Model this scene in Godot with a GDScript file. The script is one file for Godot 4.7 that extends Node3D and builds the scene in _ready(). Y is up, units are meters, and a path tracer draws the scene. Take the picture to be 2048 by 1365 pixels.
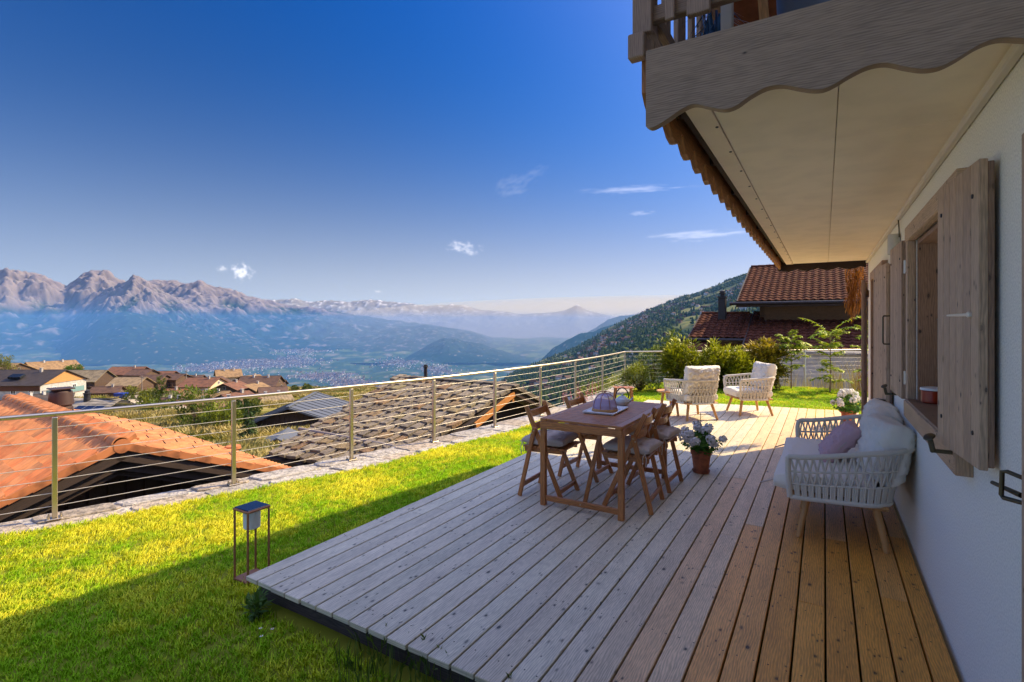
extends Node3D
# A sunny terrace above a mountain valley. x runs right along the house's short side, z towards the viewer along the house front, y up; the deck lies at y = 0.

var M := {}
var rng := RandomNumberGenerator.new()
var tint := Color(1, 1, 1)
var taken := {}
const SUN := Vector3(0.424, 0.643, -0.637)


# ---------- names, labels, nodes ----------
func numbered(called: String) -> String:
	var n: int = taken.get(called, 0)
	taken[called] = n + 1
	return called if n == 0 else "%s_%03d" % [called, n]


func tag(o: Node, label: String, category: String = "", group: String = "", kind: String = "") -> Node:
	if label: o.set_meta("label", label)
	if category: o.set_meta("category", category)
	if group: o.set_meta("group", group)
	if kind: o.set_meta("kind", kind)
	return o


func thing(called: String, label: String, category: String, at := Vector3.ZERO, turn := 0.0, group := "") -> Node3D:
	var o := Node3D.new()
	o.name = numbered(called)
	add_child(o, true)
	o.position = at
	o.rotation.y = turn
	tag(o, label, category, group)
	return o


func put(called: String, mesh: Mesh, mat: Material, parent: Node = null, at := Vector3.ZERO) -> MeshInstance3D:
	var o := MeshInstance3D.new()
	o.mesh = mesh
	o.material_override = mat
	o.position = at
	if parent == null or parent == self:
		o.name = numbered(called)
		add_child(o, true)
	else:
		var key := str(parent.get_instance_id()) + called
		var n: int = taken.get(key, 0)
		taken[key] = n + 1
		o.name = called if n == 0 else "%s_%03d" % [called, n]
		parent.add_child(o, true)
	return o


func obj(called: String, st: SurfaceTool, mat: Material, parent: Node = null, at := Vector3.ZERO) -> MeshInstance3D:
	return put(called, st.commit(), mat, parent, at)


func dup(root: Node3D, called: String, label: String, at: Vector3, turn := 0.0, size := 1.0) -> Node3D:
	var r: Node3D = root.duplicate()
	r.name = numbered(called)
	add_child(r, true)
	r.position = at
	r.rotation = Vector3(0, turn, 0)
	r.scale = Vector3.ONE * size
	if label: r.set_meta("label", label)
	return r


func many(called: String, mesh: Mesh, mat: Material, places: Array, colors: Array, parent: Node = null) -> MultiMeshInstance3D:
	var mm := MultiMesh.new()
	mm.transform_format = MultiMesh.TRANSFORM_3D
	mm.use_colors = not colors.is_empty()
	mm.mesh = mesh
	mm.instance_count = places.size()
	for i in places.size():
		mm.set_instance_transform(i, places[i])
		if colors: mm.set_instance_color(i, colors[i])
	var o := MultiMeshInstance3D.new()
	o.multimesh = mm
	o.material_override = mat
	o.set_meta("kind", "stuff")
	if parent == null:
		o.name = numbered(called)
		add_child(o, true)
	else:
		o.name = called
		parent.add_child(o, true)
	return o


# ---------- shapes ----------
func ms() -> SurfaceTool:
	var st := SurfaceTool.new()
	st.begin(Mesh.PRIMITIVE_TRIANGLES)
	return st


func vtx(st: SurfaceTool, p: Vector3, n: Vector3, uv := Vector2.ZERO) -> void:
	st.set_color(tint)
	st.set_normal(n)
	st.set_uv(uv)
	st.add_vertex(p)


func tri(st: SurfaceTool, a: Vector3, b: Vector3, c: Vector3, n: Vector3, ua := Vector2.ZERO, ub := Vector2.ZERO, uc := Vector2.ZERO) -> void:
	vtx(st, a, n, ua)
	if (c - a).cross(b - a).dot(n) >= 0.0:
		vtx(st, b, n, ub)
		vtx(st, c, n, uc)
	else:
		vtx(st, c, n, uc)
		vtx(st, b, n, ub)


# a flat four-cornered face; n says which side is out; UVs are metres along a-b and a-d
func quad(st: SurfaceTool, a: Vector3, b: Vector3, c: Vector3, d: Vector3, n: Vector3, off := Vector2.ZERO) -> void:
	var m := (c - a).cross(b - a)
	if m.length() < 1e-12: m = (d - a).cross(c - a)
	m = m.normalized()
	if m.dot(n) < 0.0: m = -m
	var lu := a.distance_to(b) / 2.0
	var lv := a.distance_to(d) / 0.5
	tri(st, a, b, c, m, off, off + Vector2(lu, 0), off + Vector2(lu, lv))
	tri(st, a, c, d, m, off, off + Vector2(lu, lv), off + Vector2(0, lv))


func bx(st: SurfaceTool, c: Vector3, s: Vector3, bas := Basis.IDENTITY, bev := 0.0, off := Vector2(-1, 0), grain := -1) -> void:
	var h := s * 0.5
	if off.x == -1.0: off = Vector2(rng.randf(), rng.randf())
	if grain < 0: grain = 0 if s.x >= s.y and s.x >= s.z else (1 if s.y >= s.z else 2)
	bev = minf(bev, minf(h.x, minf(h.y, h.z)) * 0.9)
	for k in 3:
		for sg in [-1.0, 1.0]:
			var n := Vector3.ZERO
			n[k] = sg
			var i := (k + 1) % 3
			var j := (k + 2) % 3
			var q: Array[Vector3] = []
			var u: Array[Vector2] = []
			for e in [[-1, -1], [1, -1], [1, 1], [-1, 1]]:
				var p := Vector3.ZERO
				p[k] = sg * h[k]
				p[i] = e[0] * (h[i] - bev)
				p[j] = e[1] * (h[j] - bev)
				q.append(p)
				u.append(_uv(p, k, grain) + off)
			var w := bas * n
			tri(st, c + bas * q[0], c + bas * q[1], c + bas * q[2], w, u[0], u[1], u[2])
			tri(st, c + bas * q[0], c + bas * q[2], c + bas * q[3], w, u[0], u[2], u[3])
	if bev <= 0.0: return
	for k in 3:
		var i := (k + 1) % 3
		var j := (k + 2) % 3
		for si in [-1.0, 1.0]:
			for sj in [-1.0, 1.0]:
				var n := Vector3.ZERO
				n[i] = si
				n[j] = sj
				var q: Array[Vector3] = []
				for e in [[0, -1], [0, 1], [1, 1], [1, -1]]:
					var p := Vector3.ZERO
					p[k] = e[1] * (h[k] - bev)
					p[i] = si * (h[i] - (bev if e[0] == 1 else 0.0))
					p[j] = sj * (h[j] - (bev if e[0] == 0 else 0.0))
					q.append(p)
				var w := bas * n.normalized()
				var u0 := _uv(q[0], i, grain) + off
				var u1 := _uv(q[1], i, grain) + off
				var u2 := _uv(q[2], i, grain) + off
				var u3 := _uv(q[3], i, grain) + off
				tri(st, c + bas * q[0], c + bas * q[1], c + bas * q[2], w, u0, u1, u2)
				tri(st, c + bas * q[0], c + bas * q[2], c + bas * q[3], w, u0, u2, u3)
	for sx in [-1.0, 1.0]:
		for sy in [-1.0, 1.0]:
			for sz in [-1.0, 1.0]:
				var e := Vector3(sx * h.x, sy * h.y, sz * h.z)
				var b := Vector3(sx * bev, sy * bev, sz * bev)
				var uv := _uv(e, 1, grain) + off
				tri(st, c + bas * (e - Vector3(0, b.y, b.z)), c + bas * (e - Vector3(b.x, 0, b.z)), c + bas * (e - Vector3(b.x, b.y, 0)), bas * Vector3(sx, sy, sz).normalized(), uv, uv, uv)


func _uv(p: Vector3, k: int, g: int) -> Vector2:
	if k == g: return Vector2(p[(g + 1) % 3] * 0.1, p[(g + 2) % 3] / 0.5)
	return Vector2(p[g] / 2.0, p[3 - k - g] / 0.5 + k * 0.13)


# a bar with a rectangular section between two points; w lies as near as can be to «side»
func bar(st: SurfaceTool, a: Vector3, b: Vector3, w: float, t: float, side := Vector3.UP, bev := 0.0) -> void:
	var y := (b - a).normalized()
	var x := (side - y * side.dot(y)).normalized()
	var z := x.cross(y)
	bx(st, (a + b) * 0.5, Vector3(w, a.distance_to(b), t), Basis(x, y, z), bev, Vector2(-1, 0), 1)


func ring(r: float, n: int, ph := 0.0) -> PackedVector2Array:
	var p := PackedVector2Array()
	for i in n: p.append(Vector2(cos(TAU * i / n + ph), sin(TAU * i / n + ph)) * r)
	return p


# a round tube along points
func tube(st: SurfaceTool, pts: Array, r: float, n := 8, closed := false, r_end := -1.0) -> void:
	var m := pts.size()
	var rings := []
	var nor := []
	var prev := Vector3.ZERO
	for i in m:
		var a: Vector3 = pts[(i - 1 + m) % m] if closed or i > 0 else pts[0]
		var b: Vector3 = pts[(i + 1) % m] if closed or i < m - 1 else pts[m - 1]
		var d := (b - a).normalized()
		var x := prev - d * prev.dot(d)
		if x.length() < 0.01:
			x = Vector3.UP - d * d.y
			if x.length() < 0.1: x = Vector3.RIGHT - d * d.x
		x = x.normalized()
		prev = x
		var y := d.cross(x)
		var rr := r if r_end < 0.0 else lerpf(r, r_end, float(i) / maxf(1, m - 1))
		var pr := []
		var pn := []
		for k in n:
			var w := x * cos(TAU * k / n) + y * sin(TAU * k / n)
			pr.append((pts[i] as Vector3) + w * rr)
			pn.append(w)
		rings.append(pr)
		nor.append(pn)
	for i in (m if closed else m - 1):
		var i2 := (i + 1) % m
		for k in n:
			var k2 := (k + 1) % n
			sm4(st, rings[i][k], rings[i2][k], rings[i2][k2], rings[i][k2], nor[i][k], nor[i2][k], nor[i2][k2], nor[i][k2])
	if not closed:
		for e in [0, m - 1]:
			var d: Vector3 = ((pts[0] - pts[1]) if e == 0 else (pts[m - 1] - pts[m - 2])).normalized()
			for k in range(1, n - 1): tri(st, rings[e][0], rings[e][k], rings[e][k + 1], d)


func sm4(st: SurfaceTool, a: Vector3, b: Vector3, c: Vector3, d: Vector3, na: Vector3, nb: Vector3, nc: Vector3, nd: Vector3, ua := Vector2.ZERO, ub := Vector2.ZERO, uc := Vector2.ZERO, ud := Vector2.ZERO) -> void:
	if ((c - a).cross(b - a) + (d - a).cross(c - a)).dot(na + nb + nc + nd) >= 0.0:
		vtx(st, a, na, ua); vtx(st, b, nb, ub); vtx(st, c, nc, uc)
		vtx(st, a, na, ua); vtx(st, c, nc, uc); vtx(st, d, nd, ud)
	else:
		vtx(st, a, na, ua); vtx(st, c, nc, uc); vtx(st, b, nb, ub)
		vtx(st, a, na, ua); vtx(st, d, nd, ud); vtx(st, c, nc, uc)


# a turned shape: profile of (radius, height) from bottom to top, outside on the right of its path
func lathe(st: SurfaceTool, prof: Array, n := 20, at := Vector3.ZERO, bas := Basis.IDENTITY) -> void:
	for i in prof.size() - 1:
		var a: Vector2 = prof[i]
		var b: Vector2 = prof[i + 1]
		var d := (b - a)
		if d.length() < 1e-6: continue
		var nr := Vector2(d.y, -d.x).normalized()
		for k in n:
			var t0 := TAU * k / n
			var t1 := TAU * (k + 1) / n
			var c0 := Vector3(cos(t0), 0, sin(t0))
			var c1 := Vector3(cos(t1), 0, sin(t1))
			var up := Vector3.UP
			var n0 := bas * (c0 * nr.x + up * nr.y)
			var n1 := bas * (c1 * nr.x + up * nr.y)
			sm4(st, at + bas * (c0 * a.x + up * a.y), at + bas * (c0 * b.x + up * b.y), at + bas * (c1 * b.x + up * b.y), at + bas * (c1 * a.x + up * a.y), n0, n0, n1, n1)


# a stuffed cushion lying in x-z, thickness along y; seam at half height
func cushion(st: SurfaceTool, w: float, d: float, t: float, xf: Transform3D, puff := 0.35, wrinkle := 0.004, tufts := 0, sag := 0.0, seed_ := 1) -> void:
	var n := 30
	var nz := FastNoiseLite.new()
	nz.seed = seed_
	nz.frequency = 1.0
	var top := []
	for sgn in [1.0, -1.0]:
		var g := []
		for i in n + 1:
			var row := []
			for j in n + 1:
				var u := -1.0 + 2.0 * i / n
				var v := -1.0 + 2.0 * j / n
				u = signf(u) * (1.0 - pow(1.0 - absf(u), 1.6))
				v = signf(v) * (1.0 - pow(1.0 - absf(v), 1.6))
				var e := pow(maxf(0.0, 1.0 - pow(absf(u), 4.0)), puff) * pow(maxf(0.0, 1.0 - pow(absf(v), 4.0)), puff)
				var pinch := 1.0 - 0.05 * (1.0 - absf(u)) * pow(absf(v), 3.0) - 0.05 * (1.0 - absf(v)) * pow(absf(u), 3.0)
				var x := u * w * 0.5 * pinch
				var z := v * d * 0.5 * pinch
				var y: float = sgn * t * 0.5 * e
				var edge := maxf(absf(u), absf(v))
				y += sgn * wrinkle * nz.get_noise_2d(u * 3.0, v * 3.0) * e
				y += sgn * wrinkle * 1.5 * nz.get_noise_2d(u * 9.0 + 7.0, v * 9.0) * edge * e
				if tufts > 0 and sgn > 0:
					for a in tufts:
						for b in tufts:
							var tu := -1.0 + 2.0 * (a + 0.5) / tufts
							var tv := -1.0 + 2.0 * (b + 0.5) / tufts
							var rr := Vector2(u - tu, v - tv).length()
							y -= t * 0.30 * exp(-rr * rr * 60.0)
							y -= t * 0.10 * exp(-absf((u - tu) * (v - tv)) * 60.0) * exp(-rr * 4.0)
				y -= sag * (1.0 - u * u) * (1.0 - v * v)
				row.append(Vector3(x, y, z))
			g.append(row)
		top.append(g)
	for s in 2:
		var g: Array = top[s]
		var out := 1.0 if s == 0 else -1.0
		for i in n:
			for j in n:
				var q := []
				var nn := []
				for e in [[0, 0], [1, 0], [1, 1], [0, 1]]:
					var a: int = i + e[0]
					var b: int = j + e[1]
					q.append(xf * (g[a][b] as Vector3))
					var dx: Vector3 = g[mini(a + 1, n)][b] - g[maxi(a - 1, 0)][b]
					var dz: Vector3 = g[a][mini(b + 1, n)] - g[a][maxi(b - 1, 0)]
					var nv := dz.cross(dx).normalized() * out
					if a == 0 or a == n or b == 0 or b == n:
						nv = (nv + Vector3(g[a][b].x / w, 0, g[a][b].z / d) * 3.0).normalized()
					nn.append((xf.basis * nv).normalized())
				sm4(st, q[0], q[1], q[2], q[3], nn[0], nn[1], nn[2], nn[3])


# an outline in a plane, given depth: outline in (x, y), thickness along z
func prism(st: SurfaceTool, poly: PackedVector2Array, t: float, xf := Transform3D.IDENTITY) -> void:
	var idx := Geometry2D.triangulate_polygon(poly)
	var o := Vector2(rng.randf(), rng.randf())
	for i in range(0, idx.size(), 3):
		for s in [1.0, -1.0]:
			var q := []
			var u := []
			for k in 3:
				var p := poly[idx[i + k]]
				q.append(xf * Vector3(p.x, p.y, s * t * 0.5))
				u.append(o + Vector2(p.x / 2.0, p.y / 0.5))
			tri(st, q[0], q[1], q[2], (xf.basis * Vector3(0, 0, s)).normalized(), u[0], u[1], u[2])
	var ccw := not Geometry2D.is_polygon_clockwise(poly)
	for i in poly.size():
		var a := poly[i]
		var b := poly[(i + 1) % poly.size()]
		var d := b - a
		var n := Vector2(d.y, -d.x) if ccw else Vector2(-d.y, d.x)
		quad(st, xf * Vector3(a.x, a.y, t * 0.5), xf * Vector3(b.x, b.y, t * 0.5), xf * Vector3(b.x, b.y, -t * 0.5), xf * Vector3(a.x, a.y, -t * 0.5), (xf.basis * Vector3(n.x, n.y, 0)).normalized(), o)


func noise(seed_: int, freq: float, oct := 4, kind := FastNoiseLite.FRACTAL_FBM) -> FastNoiseLite:
	var n := FastNoiseLite.new()
	n.noise_type = FastNoiseLite.TYPE_SIMPLEX_SMOOTH
	n.seed = seed_
	n.frequency = freq
	n.fractal_type = kind
	n.fractal_octaves = oct
	return n


# a grid of points (rows of equal length) as one smooth mesh
func grid_mesh(pts: PackedVector3Array, cols: PackedColorArray, w: int, up := true) -> ArrayMesh:
	var h := pts.size() / w
	var nor := PackedVector3Array()
	nor.resize(pts.size())
	var idx := PackedInt32Array()
	for j in h:
		for i in w:
			var dx := pts[j * w + mini(i + 1, w - 1)] - pts[j * w + maxi(i - 1, 0)]
			var dz := pts[mini(j + 1, h - 1) * w + i] - pts[maxi(j - 1, 0) * w + i]
			var n := dx.cross(dz).normalized()
			if n.y < 0.0 and up: n = -n
			nor[j * w + i] = n
	for j in h - 1:
		for i in w - 1:
			var a := j * w + i
			var f := (pts[a + w + 1] - pts[a]).cross(pts[a + 1] - pts[a])
			if f.dot(nor[a]) >= 0.0: idx.append_array([a, a + 1, a + w + 1, a, a + w + 1, a + w])
			else: idx.append_array([a, a + w + 1, a + 1, a, a + w, a + w + 1])
	var ar := []
	ar.resize(Mesh.ARRAY_MAX)
	ar[Mesh.ARRAY_VERTEX] = pts
	ar[Mesh.ARRAY_NORMAL] = nor
	ar[Mesh.ARRAY_COLOR] = cols
	ar[Mesh.ARRAY_INDEX] = idx
	var am := ArrayMesh.new()
	am.add_surface_from_arrays(Mesh.PRIMITIVE_TRIANGLES, ar)
	return am


# ---------- materials ----------
func mat(called: String, lin: Color, rough: float, metal := 0.0) -> StandardMaterial3D:
	var m := StandardMaterial3D.new()
	m.resource_name = called
	m.albedo_color = lin.linear_to_srgb()
	m.roughness = rough
	m.metallic = metal
	m.vertex_color_use_as_albedo = true
	M[called] = m
	return m


func tex(im: Image) -> ImageTexture:
	return ImageTexture.create_from_image(im)


# sawn softwood: grain lines along u, bent round knots; neutral in tone
func wood_image(w: int, h: int, knots: int, seed_: int, contrast: float, lines: float, wander := 2.4) -> Array:
	var n1 := noise(seed_, 1.0, 3)
	var n2 := noise(seed_ + 1, 1.0, 2)
	var r := RandomNumberGenerator.new()
	r.seed = seed_
	var warp := PackedFloat32Array()
	warp.resize(w * h)
	var dark := PackedFloat32Array()
	dark.resize(w * h)
	for k in knots:
		var cx := r.randi() % w
		var cy := r.randi() % h
		var rad := r.randf_range(0.006, 0.018) * h * (1.0 if r.randf() < 0.5 else 0.55)
		var mark := r.randf()
		for dy in range(-int(rad * 5), int(rad * 5) + 1):
			for dx in range(-int(rad * 2.2), int(rad * 2.2) + 1):
				var q := sqrt(pow(dx * 2.4, 2) + dy * dy) / rad
				if q > 4.6: continue
				var i := posmod(cy + dy, h) * w + posmod(cx + dx, w)
				warp[i] += exp(-q * 0.8) * 1.4 * signf(dy + 0.3)
				dark[i] = maxf(dark[i], clampf((1.25 - q) * 2.2, 0.0, 1.0) * (0.35 + 0.65 * mark) + 0.22 * exp(-absf(q - 1.5) * 3.0))
	var b := PackedByteArray()
	b.resize(w * h)
	var hb := PackedByteArray()
	hb.resize(w * h)
	for y in h:
		for x in w:
			var i := y * w + x
			var u := float(x) / w
			var v := float(y) / h
			# wraps round: the noise runs on a circle along u
			var cu := cos(TAU * u) * 0.5
			var su := sin(TAU * u) * 0.5
			var a := n1.get_noise_3d(cu * 1.6, su * 1.6, v * 5.0)
			var f := n2.get_noise_3d(cu * 9.0, su * 9.0, v * 90.0)
			var band := sin((v * lines + a * wander + warp[i] * 0.6) * TAU)
			var g := 0.90 + contrast * (0.07 * band + 0.09 * a + 0.15 * f)
			g -= dark[i] * 0.60
			b[i] = clampi(int(g * 255.0), 0, 255)
			hb[i] = clampi(int((0.6 + 0.2 * band + 0.3 * f - dark[i] * 0.3) * 255.0), 0, 255)
	return [Image.create_from_data(w, h, false, Image.FORMAT_L8, b), Image.create_from_data(w, h, false, Image.FORMAT_L8, hb)]


func noise_image(w: int, h: int, seed_: int, freq: float, oct: int, lo: float, hi: float, seamless := true) -> Image:
	var n := noise(seed_, freq, oct)
	var im: Image = n.get_seamless_image(w, h) if seamless else n.get_image(w, h)
	im.convert(Image.FORMAT_L8)
	var d := im.get_data()
	for i in d.size(): d[i] = clampi(int(lerpf(lo, hi, d[i] / 255.0) * 255.0), 0, 255)
	return Image.create_from_data(w, h, false, Image.FORMAT_L8, d)


func tri_tex(m: StandardMaterial3D, im: Texture2D, scale: Vector3, world := true) -> void:
	m.albedo_texture = im
	m.uv1_triplanar = true
	m.uv1_world_triplanar = world
	m.uv1_scale = scale


func materials() -> void:
	var wd := wood_image(1024, 1024, 46, 11, 0.85, 44.0, 1.3)
	var wt := tex(wd[0])
	var wh := tex(wd[1])
	var we := wood_image(512, 512, 10, 5, 1.0, 30.0)
	var et := tex(we[0])
	var ft := tex(wood_image(512, 512, 6, 9, 0.8, 64.0, 0.9)[0])
	for d in [["deck", Color(0.92, 0.88, 0.84), 0.55], ["shutter_wood", Color(0.60, 0.40, 0.245), 0.6], ["fascia_wood", Color(0.40, 0.27, 0.175), 0.7]]:
		var m := mat(d[0], d[1], d[2])
		m.albedo_texture = ft if d[0] == "fascia_wood" else wt
		if d[0] != "fascia_wood":
			m.heightmap_enabled = true
			m.heightmap_texture = wh
			m.heightmap_scale = 0.05
	for d in [["acacia", Color(0.54, 0.20, 0.05), 0.38], ["oiled_pine", Color(0.62, 0.31, 0.10), 0.5], ["dark_timber", Color(0.055, 0.032, 0.022), 0.75], ["barn_wood", Color(0.13, 0.075, 0.045), 0.85], ["leg_wood", Color(0.74, 0.36, 0.10), 0.45], ["grey_timber", Color(0.30, 0.25, 0.21), 0.85]]:
		var m := mat(d[0], d[1], d[2])
		m.albedo_texture = et
	# rendered wall: fine grit
	var grit := noise_image(512, 512, 21, 0.22, 3, 0.0, 1.0)
	var plaster := mat("plaster", Color(0.92, 0.88, 0.76), 0.95)
	tri_tex(plaster, tex(noise_image(512, 512, 22, 0.16, 3, 0.88, 1.06)), Vector3(1.1, 1.1, 1.1))
	plaster.heightmap_enabled = true
	plaster.heightmap_texture = tex(grit)
	plaster.heightmap_scale = 0.16
	var soffit := mat("soffit", Color(0.97, 0.83, 0.64), 0.9)
	tri_tex(soffit, tex(noise_image(256, 256, 23, 0.02, 5, 0.965, 1.02)), Vector3(0.7, 0.7, 0.7))
	mat("trim", Color(0.72, 0.64, 0.54), 0.8)
	mat("white_wall", Color(0.56, 0.54, 0.50), 0.9)
	tri_tex(M.white_wall, tex(noise_image(256, 256, 24, 0.02, 5, 0.82, 1.1)), Vector3(0.3, 0.3, 0.3))
	var stone := mat("stone", Color(0.46, 0.42, 0.37), 0.9)
	tri_tex(stone, tex(noise_image(512, 512, 31, 0.012, 6, 0.62, 1.25)), Vector3(1.3, 1.3, 1.3))
	stone.heightmap_enabled = true
	stone.heightmap_texture = tex(noise_image(512, 512, 32, 0.03, 6, 0.0, 1.0))
	stone.heightmap_scale = 1.2
	var slate := mat("slate", Color(0.25, 0.20, 0.135), 0.85)
	tri_tex(slate, M.stone.albedo_texture, Vector3(0.9, 0.9, 0.9))
	slate.heightmap_enabled = true
	slate.heightmap_texture = M.stone.heightmap_texture
	slate.heightmap_scale = 1.5
	var clay := mat("clay_tile", Color(0.55, 0.21, 0.075), 0.85)
	tri_tex(clay, M.stone.albedo_texture, Vector3(0.5, 0.5, 0.5))
	mat("brown_tile", Color(0.105, 0.036, 0.020), 0.9)
	M.brown_tile.metallic_specular = 0.2
	tri_tex(M.brown_tile, M.stone.albedo_texture, Vector3(0.5, 0.5, 0.5))
	mat("terracotta", Color(0.42, 0.13, 0.055), 0.8)
	tri_tex(M.terracotta, M.stone.albedo_texture, Vector3(2, 2, 2))
	mat("roof_sheet", Color(0.30, 0.26, 0.20), 0.7)
	tri_tex(M.roof_sheet, M.stone.albedo_texture, Vector3(0.12, 0.12, 0.12))
	mat("steel", Color(0.56, 0.48, 0.35), 0.38, 1.0)
	mat("cable", Color(0.66, 0.60, 0.50), 0.45, 0.6)
	mat("bronze", Color(0.11, 0.09, 0.055), 0.4, 0.85)
	mat("dark_metal", Color(0.03, 0.026, 0.026), 0.5, 0.3)
	mat("grey_metal", Color(0.16, 0.17, 0.18), 0.45, 0.4)
	mat("copper", Color(0.36, 0.155, 0.075), 0.5, 0.35)
	mat("solar", Color(0.012, 0.02, 0.055), 0.12)
	mat("lamp_plastic", Color(0.74, 0.76, 0.76), 0.5)
	mat("cream_paint", Color(0.62, 0.57, 0.47), 0.6)
	var fab_b := tex(noise_image(256, 256, 41, 0.25, 3, 0.0, 1.0))
	for d in [["fabric_cream", Color(0.80, 0.73, 0.60)], ["fabric_grey", Color(0.52, 0.42, 0.34)], ["fabric_pink", Color(0.60, 0.38, 0.385)], ["rope", Color(0.66, 0.60, 0.48)]]:
		var m := mat(d[0], d[1], 0.95)
		m.heightmap_enabled = true
		m.heightmap_texture = fab_b
		m.heightmap_scale = 0.06
		m.uv1_triplanar = true
		m.uv1_world_triplanar = true
		m.uv1_scale = Vector3(8, 8, 8)
		m.rim_enabled = true
		m.rim = 0.3
	mat("chimney_brown", Color(0.075, 0.045, 0.035), 0.45, 0.3)
	mat("dark_glass", Color(0.02, 0.025, 0.03), 0.08)
	mat("cream_wall", Color(0.62, 0.50, 0.33), 0.9)
	mat("porcelain", Color(0.62, 0.64, 0.62), 0.2)
	mat("white_enamel", Color(0.80, 0.79, 0.77), 0.3)
	mat("plain", Color(1, 1, 1), 0.85)
	mat("dull", Color(1, 1, 1), 0.97)
	M.dull.metallic_specular = 0.1
	mat("gloss", Color(1, 1, 1), 0.3)
	var leaf := mat("leaf", Color(1, 1, 1), 0.5)
	leaf.backlight_enabled = true
	leaf.backlight = Color(0.75, 0.75, 0.4)
	leaf.metallic_specular = 0.35
	var gr := mat("grass", Color(1, 1, 1), 0.6)
	gr.backlight_enabled = true
	gr.backlight = Color(0.8, 0.8, 0.4)
	gr.metallic_specular = 0.2
	var pet := mat("petal", Color(1, 1, 1), 0.7)
	pet.backlight_enabled = true
	pet.backlight = Color(0.5, 0.5, 0.5)
	var gl := mat("glass", Color(0.9, 0.93, 0.95), 0.05)
	gl.transparency = BaseMaterial3D.TRANSPARENCY_ALPHA
	gl.albedo_color.a = 0.12
	var mesh := mat("mesh_net", Color(0.50, 0.42, 0.66), 0.9)
	mesh.transparency = BaseMaterial3D.TRANSPARENCY_ALPHA
	mesh.albedo_color.a = 0.55
const P_B := [Vector2(-47.84, 0.0936), Vector2(-46.30, 0.1014), Vector2(-44.67, 0.1004), Vector2(-44.33, 0.1033), Vector2(-43.99, 0.0985), Vector2(-43.35, 0.0936), Vector2(-42.61, 0.0946), Vector2(-42.19, 0.0888), Vector2(-41.67, 0.0820), Vector2(-41.20, 0.0734), Vector2(-40.73, 0.0676), Vector2(-39.96, 0.0869), Vector2(-39.47, 0.0946), Vector2(-39.14, 0.0975), Vector2(-38.67, 0.0946), Vector2(-38.26, 0.0975), Vector2(-37.81, 0.0898), Vector2(-37.33, 0.0820), Vector2(-36.41, 0.0753), Vector2(-34.76, 0.0782), Vector2(-33.55, 0.0801), Vector2(-32.89, 0.0782), Vector2(-32.22, 0.0734), Vector2(-31.67, 0.0743), Vector2(-31.06, 0.0763), Vector2(-30.45, 0.0714), Vector2(-29.62, 0.0666), Vector2(-28.69, 0.0637), Vector2(-27.79, 0.0569), Vector2(-26.83, 0.0492), Vector2(-25.49, 0.0405), Vector2(-23.20, 0.0319), Vector2(-20.34, 0.0261), Vector2(-17.37, 0.0164), Vector2(-13.25, 0.0048), Vector2(-9.00, -0.0048), Vector2(-4.64, -0.0164), Vector2(-1.33, -0.0338), Vector2(1.44, -0.0531), Vector2(3.65, -0.0724)]
const P_A := [Vector2(-43.81, -0.0936), Vector2(-42.94, -0.0743), Vector2(-42.04, -0.0502), Vector2(-41.58, -0.0290), Vector2(-41.11, -0.0145), Vector2(-40.47, 0.0048), Vector2(-39.96, 0.0251), Vector2(-39.47, 0.0386), Vector2(-38.67, 0.0512), Vector2(-38.09, 0.0627), Vector2(-37.33, 0.0734), Vector2(-36.80, 0.0782), Vector2(-36.44, 0.0859), Vector2(-36.19, 0.0927), Vector2(-35.97, 0.0898), Vector2(-35.50, 0.0820), Vector2(-34.76, 0.0724), Vector2(-34.01, 0.0598), Vector2(-33.05, 0.0473), Vector2(-31.87, 0.0338), Vector2(-30.24, 0.0145), Vector2(-28.14, -0.0068), Vector2(-25.94, -0.0261), Vector2(-23.20, -0.0434), Vector2(-19.85, -0.0589), Vector2(-16.35, -0.0714), Vector2(-12.73, -0.0811)]
const P_S := [Vector2(-44.10, -0.1110), Vector2(-42.85, -0.0820), Vector2(-41.88, -0.0685), Vector2(-41.20, -0.0569), Vector2(-40.35, -0.0347), Vector2(-39.50, -0.0154), Vector2(-38.67, 0.0039), Vector2(-37.74, 0.0154), Vector2(-36.76, 0.0212), Vector2(-35.68, 0.0164), Vector2(-34.20, 0.0048), Vector2(-32.66, -0.0097), Vector2(-31.06, -0.0222), Vector2(-29.41, -0.0347), Vector2(-27.70, -0.0434), Vector2(-25.94, -0.0531), Vector2(-23.20, -0.0666), Vector2(-20.34, -0.0743), Vector2(-16.35, -0.0811), Vector2(-13.25, -0.0859)]
const P_C := [Vector2(-29.41, 0.0376), Vector2(-27.70, 0.0434), Vector2(-25.94, 0.0454), Vector2(-24.54, 0.0434), Vector2(-23.01, 0.0463), Vector2(-21.30, 0.0396), Vector2(-19.36, 0.0425), Vector2(-17.37, 0.0396), Vector2(-15.33, 0.0434), Vector2(-13.78, 0.0405), Vector2(-11.67, 0.0376), Vector2(-9.53, 0.0319), Vector2(-7.91, 0.0328), Vector2(-6.55, 0.0347), Vector2(-5.18, 0.0328), Vector2(-3.54, 0.0241), Vector2(-1.33, 0.0222), Vector2(0.88, 0.0164), Vector2(2.82, 0.0174), Vector2(4.20, 0.0183), Vector2(5.84, 0.0232), Vector2(6.77, 0.0309), Vector2(7.21, 0.0338), Vector2(7.64, 0.0309), Vector2(8.29, 0.0232), Vector2(10.18, 0.0154), Vector2(12.83, 0.0048), Vector2(16.46, -0.0048)]
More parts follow.
